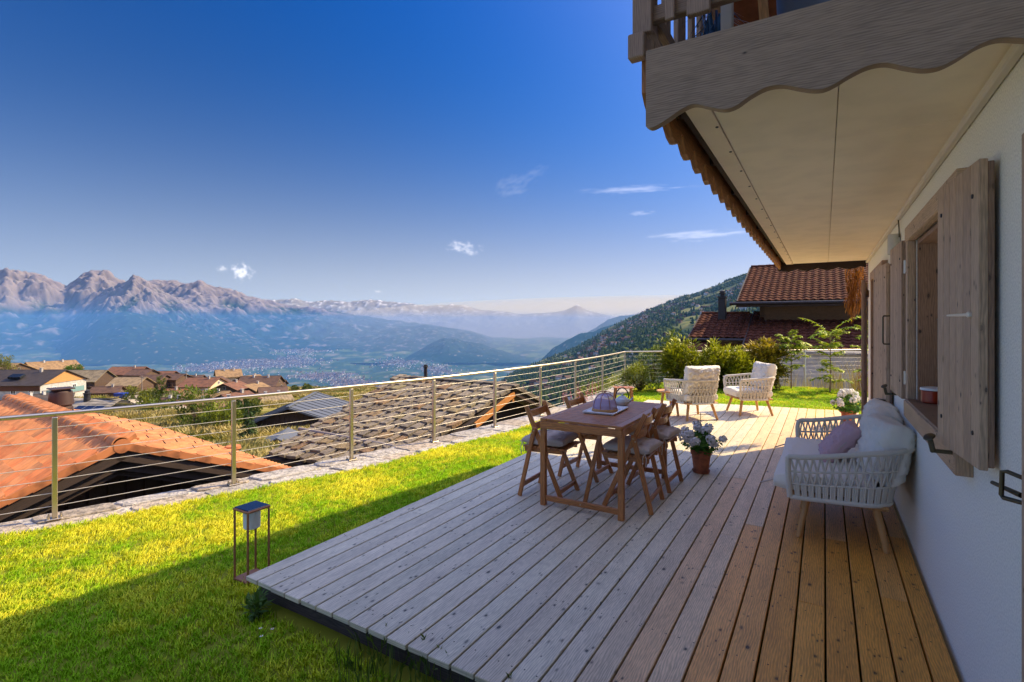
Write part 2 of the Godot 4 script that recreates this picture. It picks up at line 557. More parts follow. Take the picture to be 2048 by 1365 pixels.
const P_K := [Vector2(-17.37, -0.0936), Vector2(-15.33, -0.0869), Vector2(-12.73, -0.0743), Vector2(-11.14, -0.0637), Vector2(-9.80, -0.0502), Vector2(-8.56, -0.0376), Vector2(-7.48, -0.0309), Vector2(-6.01, -0.0328), Vector2(-4.64, -0.0386), Vector2(-3.54, -0.0415), Vector2(-1.88, -0.0502), Vector2(-0.22, -0.0589), Vector2(1.99, -0.0685), Vector2(4.20, -0.0869)]
const P_R := [Vector2(-25.94, -0.0647), Vector2(-24.13, -0.0531), Vector2(-21.30, -0.0376), Vector2(-18.37, -0.0241), Vector2(-15.33, -0.0183), Vector2(-12.20, -0.0087), Vector2(-9.53, -0.0048), Vector2(-7.37, -0.0097), Vector2(-5.18, -0.0164), Vector2(-3.54, -0.0241), Vector2(-1.33, -0.0396), Vector2(0.88, -0.0550), Vector2(3.09, -0.0676), Vector2(5.29, -0.0801)]
const P_P := [Vector2(1.99, -0.0965), Vector2(3.65, -0.0647), Vector2(4.47, -0.0502), Vector2(5.84, -0.0367), Vector2(7.48, -0.0222), Vector2(8.83, -0.0183), Vector2(10.45, -0.0068), Vector2(12.83, 0.0048), Vector2(15.95, 0.0164)]
const P_Q := [Vector2(8.02, -0.0222), Vector2(9.10, -0.0116), Vector2(10.45, 0.0048), Vector2(11.78, 0.0125), Vector2(13.10, 0.0145), Vector2(14.92, 0.0106), Vector2(17.97, 0.0241)]
const P_N := [Vector2(11.25, 0.0087), Vector2(12.94, 0.0145), Vector2(14.40, 0.0222), Vector2(15.18, 0.0290), Vector2(15.84, 0.0357), Vector2(16.46, 0.0376), Vector2(17.22, 0.0319), Vector2(18.47, 0.0338), Vector2(19.95, 0.0434)]
const P_E := [Vector2(-10.07, -0.2510), Vector2(-6.83, -0.1979), Vector2(-3.54, -0.1496), Vector2(-2.16, -0.1274), Vector2(-1.33, -0.1139), Vector2(-0.33, -0.1014), Vector2(0.88, -0.0898), Vector2(2.82, -0.0772), Vector2(4.47, -0.0647), Vector2(6.93, -0.0502), Vector2(8.56, -0.0338), Vector2(10.18, -0.0145), Vector2(12.31, 0.0048), Vector2(14.40, 0.0222), Vector2(16.46, 0.0367), Vector2(18.47, 0.0512), Vector2(19.95, 0.0598), Vector2(21.88, 0.0734), Vector2(23.29, 0.0849), Vector2(24.68, 0.0946), Vector2(27.36, 0.1158), Vector2(33.12, 0.1593), Vector2(36.83, 0.1882), Vector2(46.09, 0.2558)]
# Skylines of the ranges: bearing from the viewing direction in degrees, rise per metre of depth.


func camera_sky_sun() -> void:
	var cam := Camera3D.new()
	cam.name = "camera"
	cam.projection = Camera3D.PROJECTION_FRUSTUM
	cam.near = 0.05
	cam.far = 80000.0
	cam.size = 0.05 * 1365.0 / 1036.0
	cam.frustum_offset = Vector2(0, -0.05 * 37.5 / 1036.0)
	cam.position = Vector3(0, 1.55, 0)
	cam.rotation_degrees = Vector3(0, 31.1, 0)
	cam.current = true
	add_child(cam)
	var e := Environment.new()
	e.background_mode = Environment.BG_SKY
	var sky := Sky.new()
	var pan := PanoramaSkyMaterial.new()
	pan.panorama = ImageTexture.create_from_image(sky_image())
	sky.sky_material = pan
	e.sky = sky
	e.tonemap_mode = Environment.TONE_MAPPER_LINEAR
	e.tonemap_exposure = 4.1
	e.sdfgi_enabled = true
	e.ssao_enabled = true
	e.ssil_enabled = true
	e.fog_enabled = true
	e.fog_density = 0.000001
	e.fog_light_color = Color(0.47, 0.72, 1.0)
	e.volumetric_fog_enabled = true
	e.volumetric_fog_density = 0.0
	var we := WorldEnvironment.new()
	we.name = "environment"
	we.environment = e
	add_child(we)
	var sun := DirectionalLight3D.new()
	sun.name = "sun"
	sun.light_color = Color(1.0, 0.90, 0.70)
	sun.light_energy = 0.66
	sun.light_angular_distance = 0.5
	sun.shadow_enabled = true
	add_child(sun)
	sun.look_at_from_position(Vector3.ZERO, -SUN, Vector3.UP)


func sky_image() -> Image:
	var w := 260  # two columns more on either side, cut off again below
	var h := 128
	var f := PackedFloat32Array()
	f.resize(w * h * 3)
	var s := SUN.normalized()
	for j in h:
		var th := PI * (j + 0.5) / h
		for i in w:
			var ph := TAU * (i - 1.5) / 256.0
			var d := Vector3(sin(th) * sin(ph), cos(th), -sin(th) * cos(ph))
			var el := rad_to_deg(asin(clampf(d.y, -1, 1)))
			var g := rad_to_deg(acos(clampf(d.dot(s), -1, 1)))
			var cg := d.dot(s)
			var a := maxf(el, 0.0)
			# deepest blue a quarter circle from the sun, paler towards the horizon, the sun and away from it
			var c := Vector3(0.0003, 0.050, 0.26).lerp(Vector3(0.001, 0.105, 0.36), exp(-pow(a / 24.0, 2.0)))
			c = c * (0.80 + 1.8 * cg * cg)
			c = c.lerp(Vector3(0.37, 0.43, 0.50), exp(-pow(a / 9.0, 1.3)) * 0.9)
			c += Vector3(1.0, 0.97, 0.92) * (0.95 * exp(-pow(g / 25.0, 2.0)) + 1.6 * exp(-g / 8.0))
			c += Vector3(0.85, 0.66, 0.38) * exp(-a / 5.5) * exp(-pow(g / 75.0, 2.0)) * 0.9
			# extra brightness added overhead and behind the viewer, to fill the shade
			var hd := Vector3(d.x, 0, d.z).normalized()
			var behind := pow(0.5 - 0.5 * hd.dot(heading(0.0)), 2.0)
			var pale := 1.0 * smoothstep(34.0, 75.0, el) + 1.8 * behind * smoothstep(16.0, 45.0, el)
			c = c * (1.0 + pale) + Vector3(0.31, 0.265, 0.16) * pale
			c *= 0.36
			if el < 0.0:
				c = c.lerp(Vector3(0.20, 0.21, 0.20), clampf(-el / 8.0, 0, 1))
			var k := (j * w + i) * 3
			f[k] = c.x
			f[k + 1] = c.y
			f[k + 2] = c.z
	var im := Image.create_from_data(w, h, false, Image.FORMAT_RGBF, f.to_byte_array())
	im.resize(4160, 2048, Image.INTERPOLATE_CUBIC)
	im = im.get_region(Rect2i(32, 0, 4096, 2048))
	# wisps of cloud: bearing from the viewing direction, height, half sizes (degrees), strength, tilt
	var n := noise(3, 0.8, 3)
	for c in CLOUDS:
		var bearing: float = c[0] - 31.1
		var cx := int(fposmod(bearing / 360.0, 1.0) * 4096)
		var cy := int((90.0 - c[1]) / 180.0 * 2048)
		var rx := int(c[2] / 360.0 * 4096 * 2.0)
		var ry := int(c[3] / 180.0 * 2048 * 2.0)
		for y in range(-ry, ry + 1):
			for x in range(-rx, rx + 1):
				var u: float = x / (rx * 0.5)
				var v: float = y / (ry * 0.5) + u * c[5]
				var q := n.get_noise_2d(u * c[6] + c[0], v * 0.9 + c[1])
				var q2 := n.get_noise_2d(u * 2.5 + 40.0, v * 2.5 + c[1])
				var k: float = c[4] * smoothstep(0.0, 1.15, 1.0 - sqrt(u * u + v * v) * 0.62 + q * 0.9 + q2 * 0.4)
				if k <= 0.002: continue
				var px := posmod(cx + x, 4096)
				var o := im.get_pixel(px, cy + y)
				im.set_pixel(px, cy + y, o.lerp(Color(0.86, 0.80, 0.76), k))
	return im


const CLOUDS := [[-27.6, 4.85, 0.62, 0.55, 0.26, 0.0, 1.2], [-29.2, 5.1, 0.3, 0.2, 0.2, 0.1, 1.2], [-5.3, 8.1, 1.1, 0.5, 0.15, -0.35, 1.0], [13.5, 14.0, 3.8, 0.30, 0.10, -0.12, 0.5], [19.5, 9.0, 3.4, 0.40, 0.10, 0.18, 0.5], [13.8, 11.6, 1.0, 0.2, 0.08, 0.0, 0.6], [0.9, 15.2, 1.6, 0.9, 0.03, 0.7, 0.6], [-14.5, 3.3, 0.3, 0.12, 0.2, 0.0, 0.8]]


# ---------- far land ----------
func heading(az: float) -> Vector3:
	var a := deg_to_rad(31.1 - az)
	return Vector3(-sin(a), 0, -cos(a))


func at_bearing(az: float, depth: float, y: float) -> Vector3:
	return heading(az) * (depth / cos(deg_to_rad(az))) + Vector3(0, y, 0)


func along(prof: Array, az: float) -> float:
	if az <= prof[0].x: return prof[0].y
	for i in prof.size() - 1:
		var a: Vector2 = prof[i]
		var b: Vector2 = prof[i + 1]
		if az <= b.x: return lerpf(a.y, b.y, (az - a.x) / maxf(b.x - a.x, 1e-4))
	return prof[-1].y


func land_color(kind: String, y: float, steep: float, q: float, q2: float, t: float) -> Color:
	var forest := Vector3(0.022, 0.042, 0.026)
	var meadow := Vector3(0.10, 0.105, 0.05)
	var rock := Vector3(0.205, 0.172, 0.172)
	var c := forest
	match kind:
		"high":
			var k := smoothstep(150.0, 700.0, y + q * 700.0)
			c = forest.lerp(rock * (0.85 + 0.4 * q2), k)
			if y > 500.0: c = c.lerp(Vector3(0.22, 0.19, 0.13), clampf(q2 * 1.6, 0.0, 0.6) * (1.0 - steep))
			if y < 150.0: c = c.lerp(meadow, smoothstep(0.15, 0.4, q2 - 0.1))
			c = c.lerp(rock, smoothstep(0.32, 0.55, q2 + steep * 0.2) * 0.8)
		"shoulder":
			c = forest.lerp(Vector3(0.30, 0.26, 0.21), smoothstep(0.42, 0.6, q2) * 0.8)
		"slope":
			c = Vector3(0.035, 0.058, 0.028).lerp(Vector3(0.15, 0.16, 0.055), smoothstep(0.02, 0.28, q + 0.25 * q2))
			c = c.lerp(Vector3(0.24, 0.19, 0.10), smoothstep(0.2, 0.45, q2 + t * 0.25 - 0.1) * 0.7 * t)
		"floor":
			c = Vector3(0.030, 0.055, 0.032).lerp(Vector3(0.095, 0.125, 0.05), smoothstep(-0.05, 0.2, q))
			c = c.lerp(Vector3(0.19, 0.165, 0.12), smoothstep(0.28, 0.5, q2))
			c = c.lerp(Vector3(0.035, 0.06, 0.035), smoothstep(0.1, 0.35, -q2))
		"far":
			c = Vector3(0.2, 0.19, 0.18).lerp(Vector3(0.6, 0.6, 0.6), smoothstep(0.15, 0.5, q2) * t * t)
	return Color(maxf(c.x, 0.01), maxf(c.y, 0.01), maxf(c.z, 0.01))


func mountain(called: String, prof: Array, d_ridge: float, d_ridge2: float, d_base: float, y_base: float, na: int, nr: int, bend: float, rough: float, wave: float, kind: String, seed_: int) -> Array:
	var a0: float = prof[0].x
	var a1: float = prof[-1].x
	var n := noise(seed_, 1.0 / wave, 6, FastNoiseLite.FRACTAL_RIDGED)
	var m := noise(seed_ + 5, 1.0 / (wave * 0.45), 5)
	var s := noise(seed_ + 9, 1.0 / (wave * 0.12), 4)
	var pts := PackedVector3Array()
	var cols := PackedColorArray()
	var back := 6
	for j in nr + back + 1:
		for i in na + 1:
			var az := lerpf(a0, a1, float(i) / na)
			var dr := lerpf(d_ridge, d_ridge2, float(i) / na)
			var t := float(j) / nr
			var hr := 1.55 + along(prof, az) * dr
			var depth := lerpf(d_base, dr, t)
			var y := 0.0
			var p := at_bearing(az, depth, 0.0)
			var g := n.get_noise_3d(p.x + p.z * 0.3, t * wave * 0.9, p.z - p.x * 0.25)
			var f := m.get_noise_2d(p.x, p.z)
			var v := s.get_noise_2d(p.x, p.z)
			if t <= 1.0:
				var lift := maxf(hr - y_base, 40.0)
				y = y_base + (hr - y_base) * pow(t, bend)
				var mid := sin(PI * clampf(t, 0.0, 1.0)) * (0.35 + 0.65 * t)
				y += lift * rough * ((g * 0.6 + 0.1) + 0.5 * f + 0.16 * v) * mid
				y += lift * rough * 0.10 * (v + f * 0.5) * smoothstep(0.7, 1.0, t)
			else:
				y = hr - (t - 1.0) * (dr - d_base) * 0.9
			pts.append(p + Vector3(0, y, 0))
			cols.append(land_color(kind, y, clampf(absf(g), 0, 1), f, v, t))
	var mesh := grid_mesh(pts, cols, na + 1)
	var o := put(called, mesh, M.dull)
	o.set_meta("kind", "structure")
	return [pts, na + 1, nr]


func floor_y(p: Vector3, depth: float) -> float:
	var y := -800.0
	if depth < 5200.0: y = lerpf(-800.0, -190.0, pow(1.0 - (depth - 900.0) / 4300.0, 1.4))
	return y + floor_noise.get_noise_2d(p.x, p.z) * 70.0 + smoothstep(8500.0, 15500.0, depth) * 260.0


var floor_noise := noise(71, 1.0 / 1500.0, 5)


func valley() -> void:
	var pts := PackedVector3Array()
	var cols := PackedColorArray()
	var n := noise(71, 1.0 / 1500.0, 5)
	var c := noise(72, 1.0 / 260.0, 3)
	c.noise_type = FastNoiseLite.TYPE_CELLULAR
	c.cellular_return_type = FastNoiseLite.RETURN_CELL_VALUE
	c.fractal_type = FastNoiseLite.FRACTAL_NONE
	var v := noise(73, 1.0 / 420.0, 4)
	var na := 360
	var nr := 240
	for j in nr + 1:
		for i in na + 1:
			var az := lerpf(-50.0, 32.0, float(i) / na)
			var depth := 900.0 * pow(27.0, float(j) / nr)
			var p := at_bearing(az, depth, 0.0)
			var y := floor_y(p, depth)
			pts.append(p + Vector3(0, y, 0))
			var cc := c.get_noise_2d(p.x, p.z * 0.6)
			cols.append(land_color("floor", y, 0.0, n.get_noise_2d(p.x * 1.4, p.z * 1.4) * 0.8 + cc * 0.22, v.get_noise_2d(p.x, p.z), 0.0))
	put("valley_floor", grid_mesh(pts, cols, na + 1), M.dull).set_meta("kind", "structure")


func valley_haze() -> void:
	# the warm dusty air that fills the valley up to the shoulders of the mountains
	var f := FogVolume.new()
	f.name = "haze"
	f.shape = RenderingServer.FOG_VOLUME_SHAPE_BOX
	f.size = Vector3(90000, 1150, 90000)
	f.position = Vector3(0, -375, 0)
	var fm := FogMaterial.new()
	fm.albedo = Color(0.47, 0.72, 1.0)
	fm.density = 0.000046
	f.material = fm
	f.set_meta("kind", "stuff")
	add_child(f)
	# added warm fog body, standing in for the air's glow towards the sun
	var g := FogVolume.new()
	g.name = "sunward_glow_haze"
	g.shape = RenderingServer.FOG_VOLUME_SHAPE_ELLIPSOID
	g.size = Vector3(34000, 2900, 44000)
	g.position = at_bearing(15.0, 29000.0, -300.0)
	g.rotation.y = deg_to_rad(31.1 - 15.0)
	var gm := FogMaterial.new()
	gm.albedo = Color(1.0, 0.92, 0.76)
	gm.density = 0.000042
	g.material = gm
	g.set_meta("kind", "stuff")
	add_child(g)


func far_land() -> void:
	mountain("far_range", P_C, 25000.0, 24000.0, 17500.0, -560.0, 300, 30, 1.2, 0.30, 3500.0, "far", 1)
	mountain("mountain_range", P_B, 20500.0, 17000.0, 11500.0, -760.0, 420, 170, 1.15, 0.50, 3600.0, "high", 2)
	mountain("mountain", P_A, 15500.0, 13500.0, 10500.0, -760.0, 320, 170, 1.25, 0.42, 1700.0, "high", 3)
	mountain("forested_ridge", P_S, 12300.0, 11500.0, 9600.0, -780.0, 240, 90, 0.85, 0.16, 1500.0, "shoulder", 4)
	mountain("wooded_knoll", P_K, 11300.0, 11300.0, 9700.0, -760.0, 160, 60, 0.85, 0.5, 1200.0, "shoulder", 6)
	mountain("ridge", P_R, 14500.0, 15500.0, 11800.0, -700.0, 200, 60, 0.9, 0.4, 1800.0, "high", 14)
	mountain("ridge", P_N, 21000.0, 21000.0, 16000.0, -500.0, 80, 30, 1.1, 0.3, 2500.0, "far", 7)
	mountain("ridge", P_Q, 12500.0, 12500.0, 9500.0, -700.0, 80, 30, 0.9, 0.2, 1800.0, "shoulder", 8)
	mountain("ridge", P_P, 7200.0, 7200.0, 5200.0, -780.0, 100, 40, 0.9, 0.2, 1100.0, "shoulder", 9)
	var hill := mountain("hillside", P_E, 2700.0, 3400.0, 380.0, -95.0, 520, 170, 0.95, 0.10, 800.0, "slope", 10)
	valley()
	far_cover(hill)


# ---------- the plot: lawn, wall, railing, deck ----------
const POSTS := [Vector2(-7.75, 1.15), Vector2(-6.88, -0.45), Vector2(-6.30, -1.98), Vector2(-5.86, -3.47), Vector2(-5.53, -4.92), Vector2(-5.26, -6.34), Vector2(-5.07, -7.81), Vector2(-4.93, -9.29), Vector2(-4.88, -10.89), Vector2(-4.92, -12.70), Vector2(-5.07, -14.90)]
const CAP_Y := -0.33


func smooth_path(pts: Array, step: float) -> Array:
	var c := Curve3D.new()
	for i in pts.size():
		var a: Vector3 = pts[maxi(i - 1, 0)]
		var b: Vector3 = pts[mini(i + 1, pts.size() - 1)]
		var t := (b - a) / 6.0
		c.add_point(pts[i], -t, t)
	c.bake_interval = step
	return Array(c.get_baked_points())


func wall_x(z: float) -> float:
	for i in POSTS.size() - 1:
		if z <= POSTS[i].y and z >= POSTS[i + 1].y:
			return lerpf(POSTS[i].x, POSTS[i + 1].x, (POSTS[i].y - z) / (POSTS[i].y - POSTS[i + 1].y))
	return POSTS[0].x if z > POSTS[0].y else POSTS[-1].x


func lawn_y(x: float, z: float) -> float:
	var t := clampf((-3.0 - x) / 2.2, -0.2, 1.0)
	return -0.145 - 0.16 * smoothstep(-0.1, 1.0, t) + 0.012 * sin(x * 2.1 + z * 1.3) * sin(z * 0.9)


func lawn_edge(z: float) -> float:
	return wall_x(z) + 0.30 + 0.05 * sin(z * 2.3) + 0.25 * smoothstep(-1.0, -5.5, z)


func site_ground() -> void:
	# terrain below the wall: one sheet that falls away to the village and beyond
	var pts := PackedVector3Array()
	var cols := PackedColorArray()
	var n := noise(81, 1.0 / 9.0, 4)
	var n2 := noise(82, 1.0 / 26.0, 3)
	for j in 121:
		for i in 161:
			var az := lerpf(-60.0, 60.0, i / 160.0)
			var depth := 5.0 * pow(62.0, j / 120.0)
			var p := at_bearing(az, depth, 0)
			if az < -50.0 or az > 50.0: p = heading(az) * depth * 1.6
			var y := village_y(az, depth)
			pts.append(p + Vector3(0, y + n.get_noise_2d(p.x, p.z) * 0.25, 0))
			var q := n2.get_noise_2d(p.x, p.z) + 0.4 * n.get_noise_2d(p.x * 2.0, p.z * 2.0)
			var c := Color(0.20, 0.18, 0.035).lerp(Color(0.40, 0.31, 0.15), smoothstep(-0.15, 0.2, q)).lerp(Color(0.08, 0.11, 0.02), smoothstep(0.1, 0.35, -q))
			cols.append(c)
	put("ground", grid_mesh(pts, cols, 161), M.dull).set_meta("kind", "structure")
	# lawn: turf sheet
	pts = PackedVector3Array()
	cols = PackedColorArray()
	for j in 91:
		var z := lerpf(3.0, -15.6, j / 90.0)
		for i in 41:
			var right := 0.5 if z > -8.7 else lerpf(0.5, 2.5, clampf((-8.7 - z) / 2.0, 0, 1))
			var x := lerpf(lawn_edge(z), right, i / 40.0)
			pts.append(Vector3(x, lawn_y(x, z) - 0.012, z))
			cols.append(Color(0.12, 0.20, 0.012).lerp(Color(0.26, 0.23, 0.04), 0.5 + 0.5 * n.get_noise_2d(x * 30.0, z * 30.0)))
	put("lawn", grid_mesh(pts, cols, 41), M.dull).set_meta("kind", "structure")


func village_y(az: float, depth: float) -> float:
	var slope := lerpf(0.095, 0.24, smoothstep(-15.0, -3.0, az))
	var y := -2.9 - slope * depth - 1.9 * smoothstep(14.0, 50.0, depth)
	if depth > 208.0: y -= (depth - 208.0) * 0.9
	return y


func grass() -> void:
	# tufts of thin blades, a few kinds, scattered over the lawn
	var tuft := []
	for v in 3:
		var st := ms()
		tint = Color(1, 1, 1)
		for b in 9:
			var a := rng.randf() * TAU
			var r := rng.randf_range(0.0, 0.022)
			var base := Vector3(cos(a) * r, 0, sin(a) * r)
			var h := rng.randf_range(0.014, 0.032)
			var lean := Vector3(cos(a + rng.randf_range(-1, 1)), 0, sin(a + rng.randf_range(-1, 1))) * h * rng.randf_range(0.2, 0.8)
			var sd := Vector3(-sin(a), 0, cos(a)) * 0.0022
			var up := Vector3(0, h, 0)
			var nn := (lean.normalized() * 0.4 + Vector3.UP).normalized()
			tint = Color(1, 1, 1) * rng.randf_range(0.75, 1.15)
			tri(st, base - sd, base + sd, base + up * 0.6 + lean * 0.4 + sd * 0.7, nn)
			tri(st, base - sd, base + up * 0.6 + lean * 0.4 + sd * 0.7, base + up * 0.6 + lean * 0.4 - sd * 0.7, nn)
			tri(st, base + up * 0.6 + lean * 0.4 - sd * 0.7, base + up * 0.6 + lean * 0.4 + sd * 0.7, base + up + lean, nn)
		tint = Color(1, 1, 1)
		tuft.append(st.commit())
	var n := noise(91, 0.9, 3)
	var n2 := noise(92, 5.0, 2)
	var places := [[], [], []]
	var colors := [[], [], []]
	var cells := [[-7.2, 0.5, -1.84, 1.2, 1500.0], [-6.4, -3.04, -6.0, -1.84, 1350.0], [-5.8, -3.04, -10.4, -6.0, 900.0], [-5.4, 2.4, -15.5, -10.3, 480.0], [-5.4, -3.0, -10.4, -10.3, 300.0]]
	for c in cells:
		var count := int((c[1] - c[0]) * (c[3] - c[2]) * c[4])
		for i in count:
			var x := rng.randf_range(c[0], c[1])
			var z := rng.randf_range(c[2], c[3])
			if x < lawn_edge(z) - 0.04 * rng.randf(): continue
			if x > -3.03 and z < -1.83 and z > deck_end(x): continue
			var q := n.get_noise_2d(x, z)
			var k := i % 3
			var s := rng.randf_range(0.75, 1.3) * (1.0 + 0.25 * q)
			var t := Transform3D(Basis(Vector3.UP, rng.randf() * TAU).scaled(Vector3(s * 1.2, s, s * 1.2)), Vector3(x, lawn_y(x, z) - 0.012, z))
			places[k].append(t)
			var dry := clampf(0.20 + 0.42 * smoothstep(-3.4, -4.6, x) + 0.9 * q + 0.5 * n2.get_noise_2d(x, z) + rng.randf_range(-0.25, 0.25), 0.0, 1.0)  # dry patches, plus sunlight's yellow painted into the strip along the wall
			colors[k].append(Color(0.30, 0.58, 0.014).lerp(Color(0.90, 0.84, 0.06), dry))
	for k in 3: many("grass", tuft[k], M.grass, places[k], colors[k])


func deck_end(x: float) -> float:
	return -10.75 - 0.155 * x


func retaining_wall() -> void:
	var t := thing("retaining_wall", "low stone wall capped with flat pale irregular slabs along the lawn's edge", "wall")
	var core := ms()
	var zs := []
	for i in 40: zs.append(lerpf(1.6, -15.2, i / 39.0))
	for i in 39:
		for e in [[-0.26, 0.44], [0.0, 0.0]]:
			if e[1] == 0.0: continue
			var a: float = wall_x(zs[i])
			var b: float = wall_x(zs[i + 1])
			var wa: float = lawn_edge(zs[i]) - a + 0.06
			var wb: float = lawn_edge(zs[i + 1]) - b + 0.06
			var y := CAP_Y - 0.018
			var q := [Vector3(a + e[0], y, zs[i]), Vector3(a + wa, y, zs[i]), Vector3(b + wb, y, zs[i + 1]), Vector3(b + e[0], y, zs[i + 1])]
			quad(core, q[0], q[1], q[2], q[3], Vector3.UP)
			var dn := Vector3(-0.25, -4.0, 0)
			quad(core, q[0], q[3], q[3] + dn, q[0] + dn, Vector3.LEFT)
			var di := Vector3(0, -0.5, 0)
			quad(core, q[1], q[2], q[2] + di, q[1] + di, Vector3.RIGHT)
	tint = Color(0.95, 0.92, 0.86)
	obj("mortar", core, M.stone, t)
	# cap slabs: courses of uneven flat stones
	var z := 1.5
	var k := 0
	while z > -15.0:
		var len := rng.randf_range(0.34, 0.78)
		var z2 := z - len
		var w0 := -0.25
		var w1 := lawn_edge(z) - wall_x(z) + 0.02
		var cuts := [w0, lerpf(w0, w1, rng.randf_range(0.38, 0.62)), w1] if rng.randf() < 0.7 else [w0, w1]
		for i in cuts.size() - 1:
			var st := ms()
			var g := 0.012
			var jz := rng.randf_range(-0.05, 0.05)
			var poly := PackedVector2Array()
			var y := CAP_Y + rng.randf_range(-0.008, 0.008)
			var a := Vector2(wall_x(z) + cuts[i] + g, z - g)
			var b := Vector2(wall_x(z) + cuts[i + 1] - g, z - g)
			var c := Vector2(wall_x(z2) + cuts[i + 1] - g, z2 + g + jz)
			var d := Vector2(wall_x(z2) + cuts[i] + g, z2 + g + jz)
			for e in [[a, b], [b, c], [c, d], [d, a]]:
				for u in [0.12, 0.38, 0.66, 0.9]:
					var m: Vector2 = (e[0] as Vector2).lerp(e[1], u)
					var inw: Vector2 = ((a + b + c + d) * 0.25 - m)
					poly.append(m + inw * rng.randf_range(0.0, 0.10))
			tint = Color(1, 1, 1) * rng.randf_range(0.72, 1.2)
			if rng.randf() < 0.4: tint = tint * Color(1.04, 0.95, 0.84)
			slab(st, poly, y, 0.035, 0.008)
			obj("cap_stone", st, M.stone, t)
		z = z2
		k += 1
	tint = Color(1, 1, 1)


# a flat stone seen from above: outline in (x, z), top at y, worn edge
func slab(st: SurfaceTool, poly: PackedVector2Array, y: float, t: float, bev: float) -> void:
	var c := Vector2.ZERO
	for p in poly: c += p
	c /= poly.size()
	var m := poly.size()
	for i in m:
		var a := poly[i]
		var b := poly[(i + 1) % m]
		var ai := a + (c - a).normalized() * bev
		var bi := b + (c - b).normalized() * bev
		var out := Vector3((a + b).x * 0.5 - c.x, 0, (a + b).y * 0.5 - c.y).normalized()
		tri(st, Vector3(c.x, y, c.y), Vector3(ai.x, y, ai.y), Vector3(bi.x, y, bi.y), Vector3.UP)
		quad(st, Vector3(ai.x, y, ai.y), Vector3(bi.x, y, bi.y), Vector3(b.x, y - bev, b.y), Vector3(a.x, y - bev, a.y), (out + Vector3.UP).normalized())
		quad(st, Vector3(a.x, y - bev, a.y), Vector3(b.x, y - bev, b.y), Vector3(b.x, y - t, b.y), Vector3(a.x, y - t, a.y), out)


func railing() -> void:
	var t := thing("cable_railing", "brushed steel railing with thin horizontal cables along the stone wall", "railing")
	var tops := []
	for p in POSTS: tops.append(Vector3(p.x, 0.672, p.y))
	var st := ms()
	tube(st, smooth_path(tops, 0.25), 0.0215, 10)
	obj("handrail", st, M.steel, t)
	for k in range(1, 8):
		st = ms()
		var pts := []
		for p in POSTS: pts.append(Vector3(p.x, CAP_Y + 0.125 * k + 0.0, p.y))
		tube(st, pts, 0.0033, 6)
		obj("cable", st, M.cable, t)
	for i in POSTS.size():
		var p := Vector3(POSTS[i].x, CAP_Y, POSTS[i].y)
		var d2: Vector2 = POSTS[mini(i + 1, POSTS.size() - 1)] - POSTS[maxi(i - 1, 0)]
		var yaw := atan2(-d2.y, d2.x)
		var bas := Basis(Vector3.UP, yaw)
		st = ms()
		bx(st, p + Vector3(0, 0.49, 0), Vector3(0.042, 0.965, 0.042), bas, 0.004)
		var o := obj("post", st, M.steel, t)
		st = ms()
		bx(st, p + Vector3(0, 0.008, 0), Vector3(0.12, 0.012, 0.10), bas, 0.003)
		for e in [[-1, -1], [1, -1], [1, 1], [-1, 1]]:
			lathe(st, [Vector2(0, 0.045), Vector2(0.007, 0.045), Vector2(0.007, 0.03), Vector2(0.011, 0.03), Vector2(0.011, 0.014)].map(func(v): return v), 6, p + bas * Vector3(e[0] * 0.045, 0, e[1] * 0.036))
		obj("base_plate", st, M.steel, o)
	# the run across the end of the garden
	var r := thing("cable_railing", "brushed steel end railing behind the laurel shrubs and young trees", "railing")
	var ends := [Vector3(-5.07, 0.672, -14.9), Vector3(-2.30, 0.672, -17.2), Vector3(-0.52, 0.672, -18.7), Vector3(1.3, 0.672, -20.2), Vector3(3.2, 0.672, -21.8)]
	st = ms()
	tube(st, ends, 0.021, 10)
	obj("handrail", st, M.steel, r)
	for k in range(1, 8):
		st = ms()
		tube(st, ends.map(func(v): return v + Vector3(0, -1.0 + 0.125 * k, 0)), 0.0018, 5)
		obj("cable", st, M.cable, r)
	for i in range(1, ends.size()):
		st = ms()
		bx(st, ends[i] + Vector3(0, -0.75, 0), Vector3(0.045, 1.49, 0.045), Basis(Vector3.UP, 0.7), 0.004)
		obj("post", st, M.steel, r)


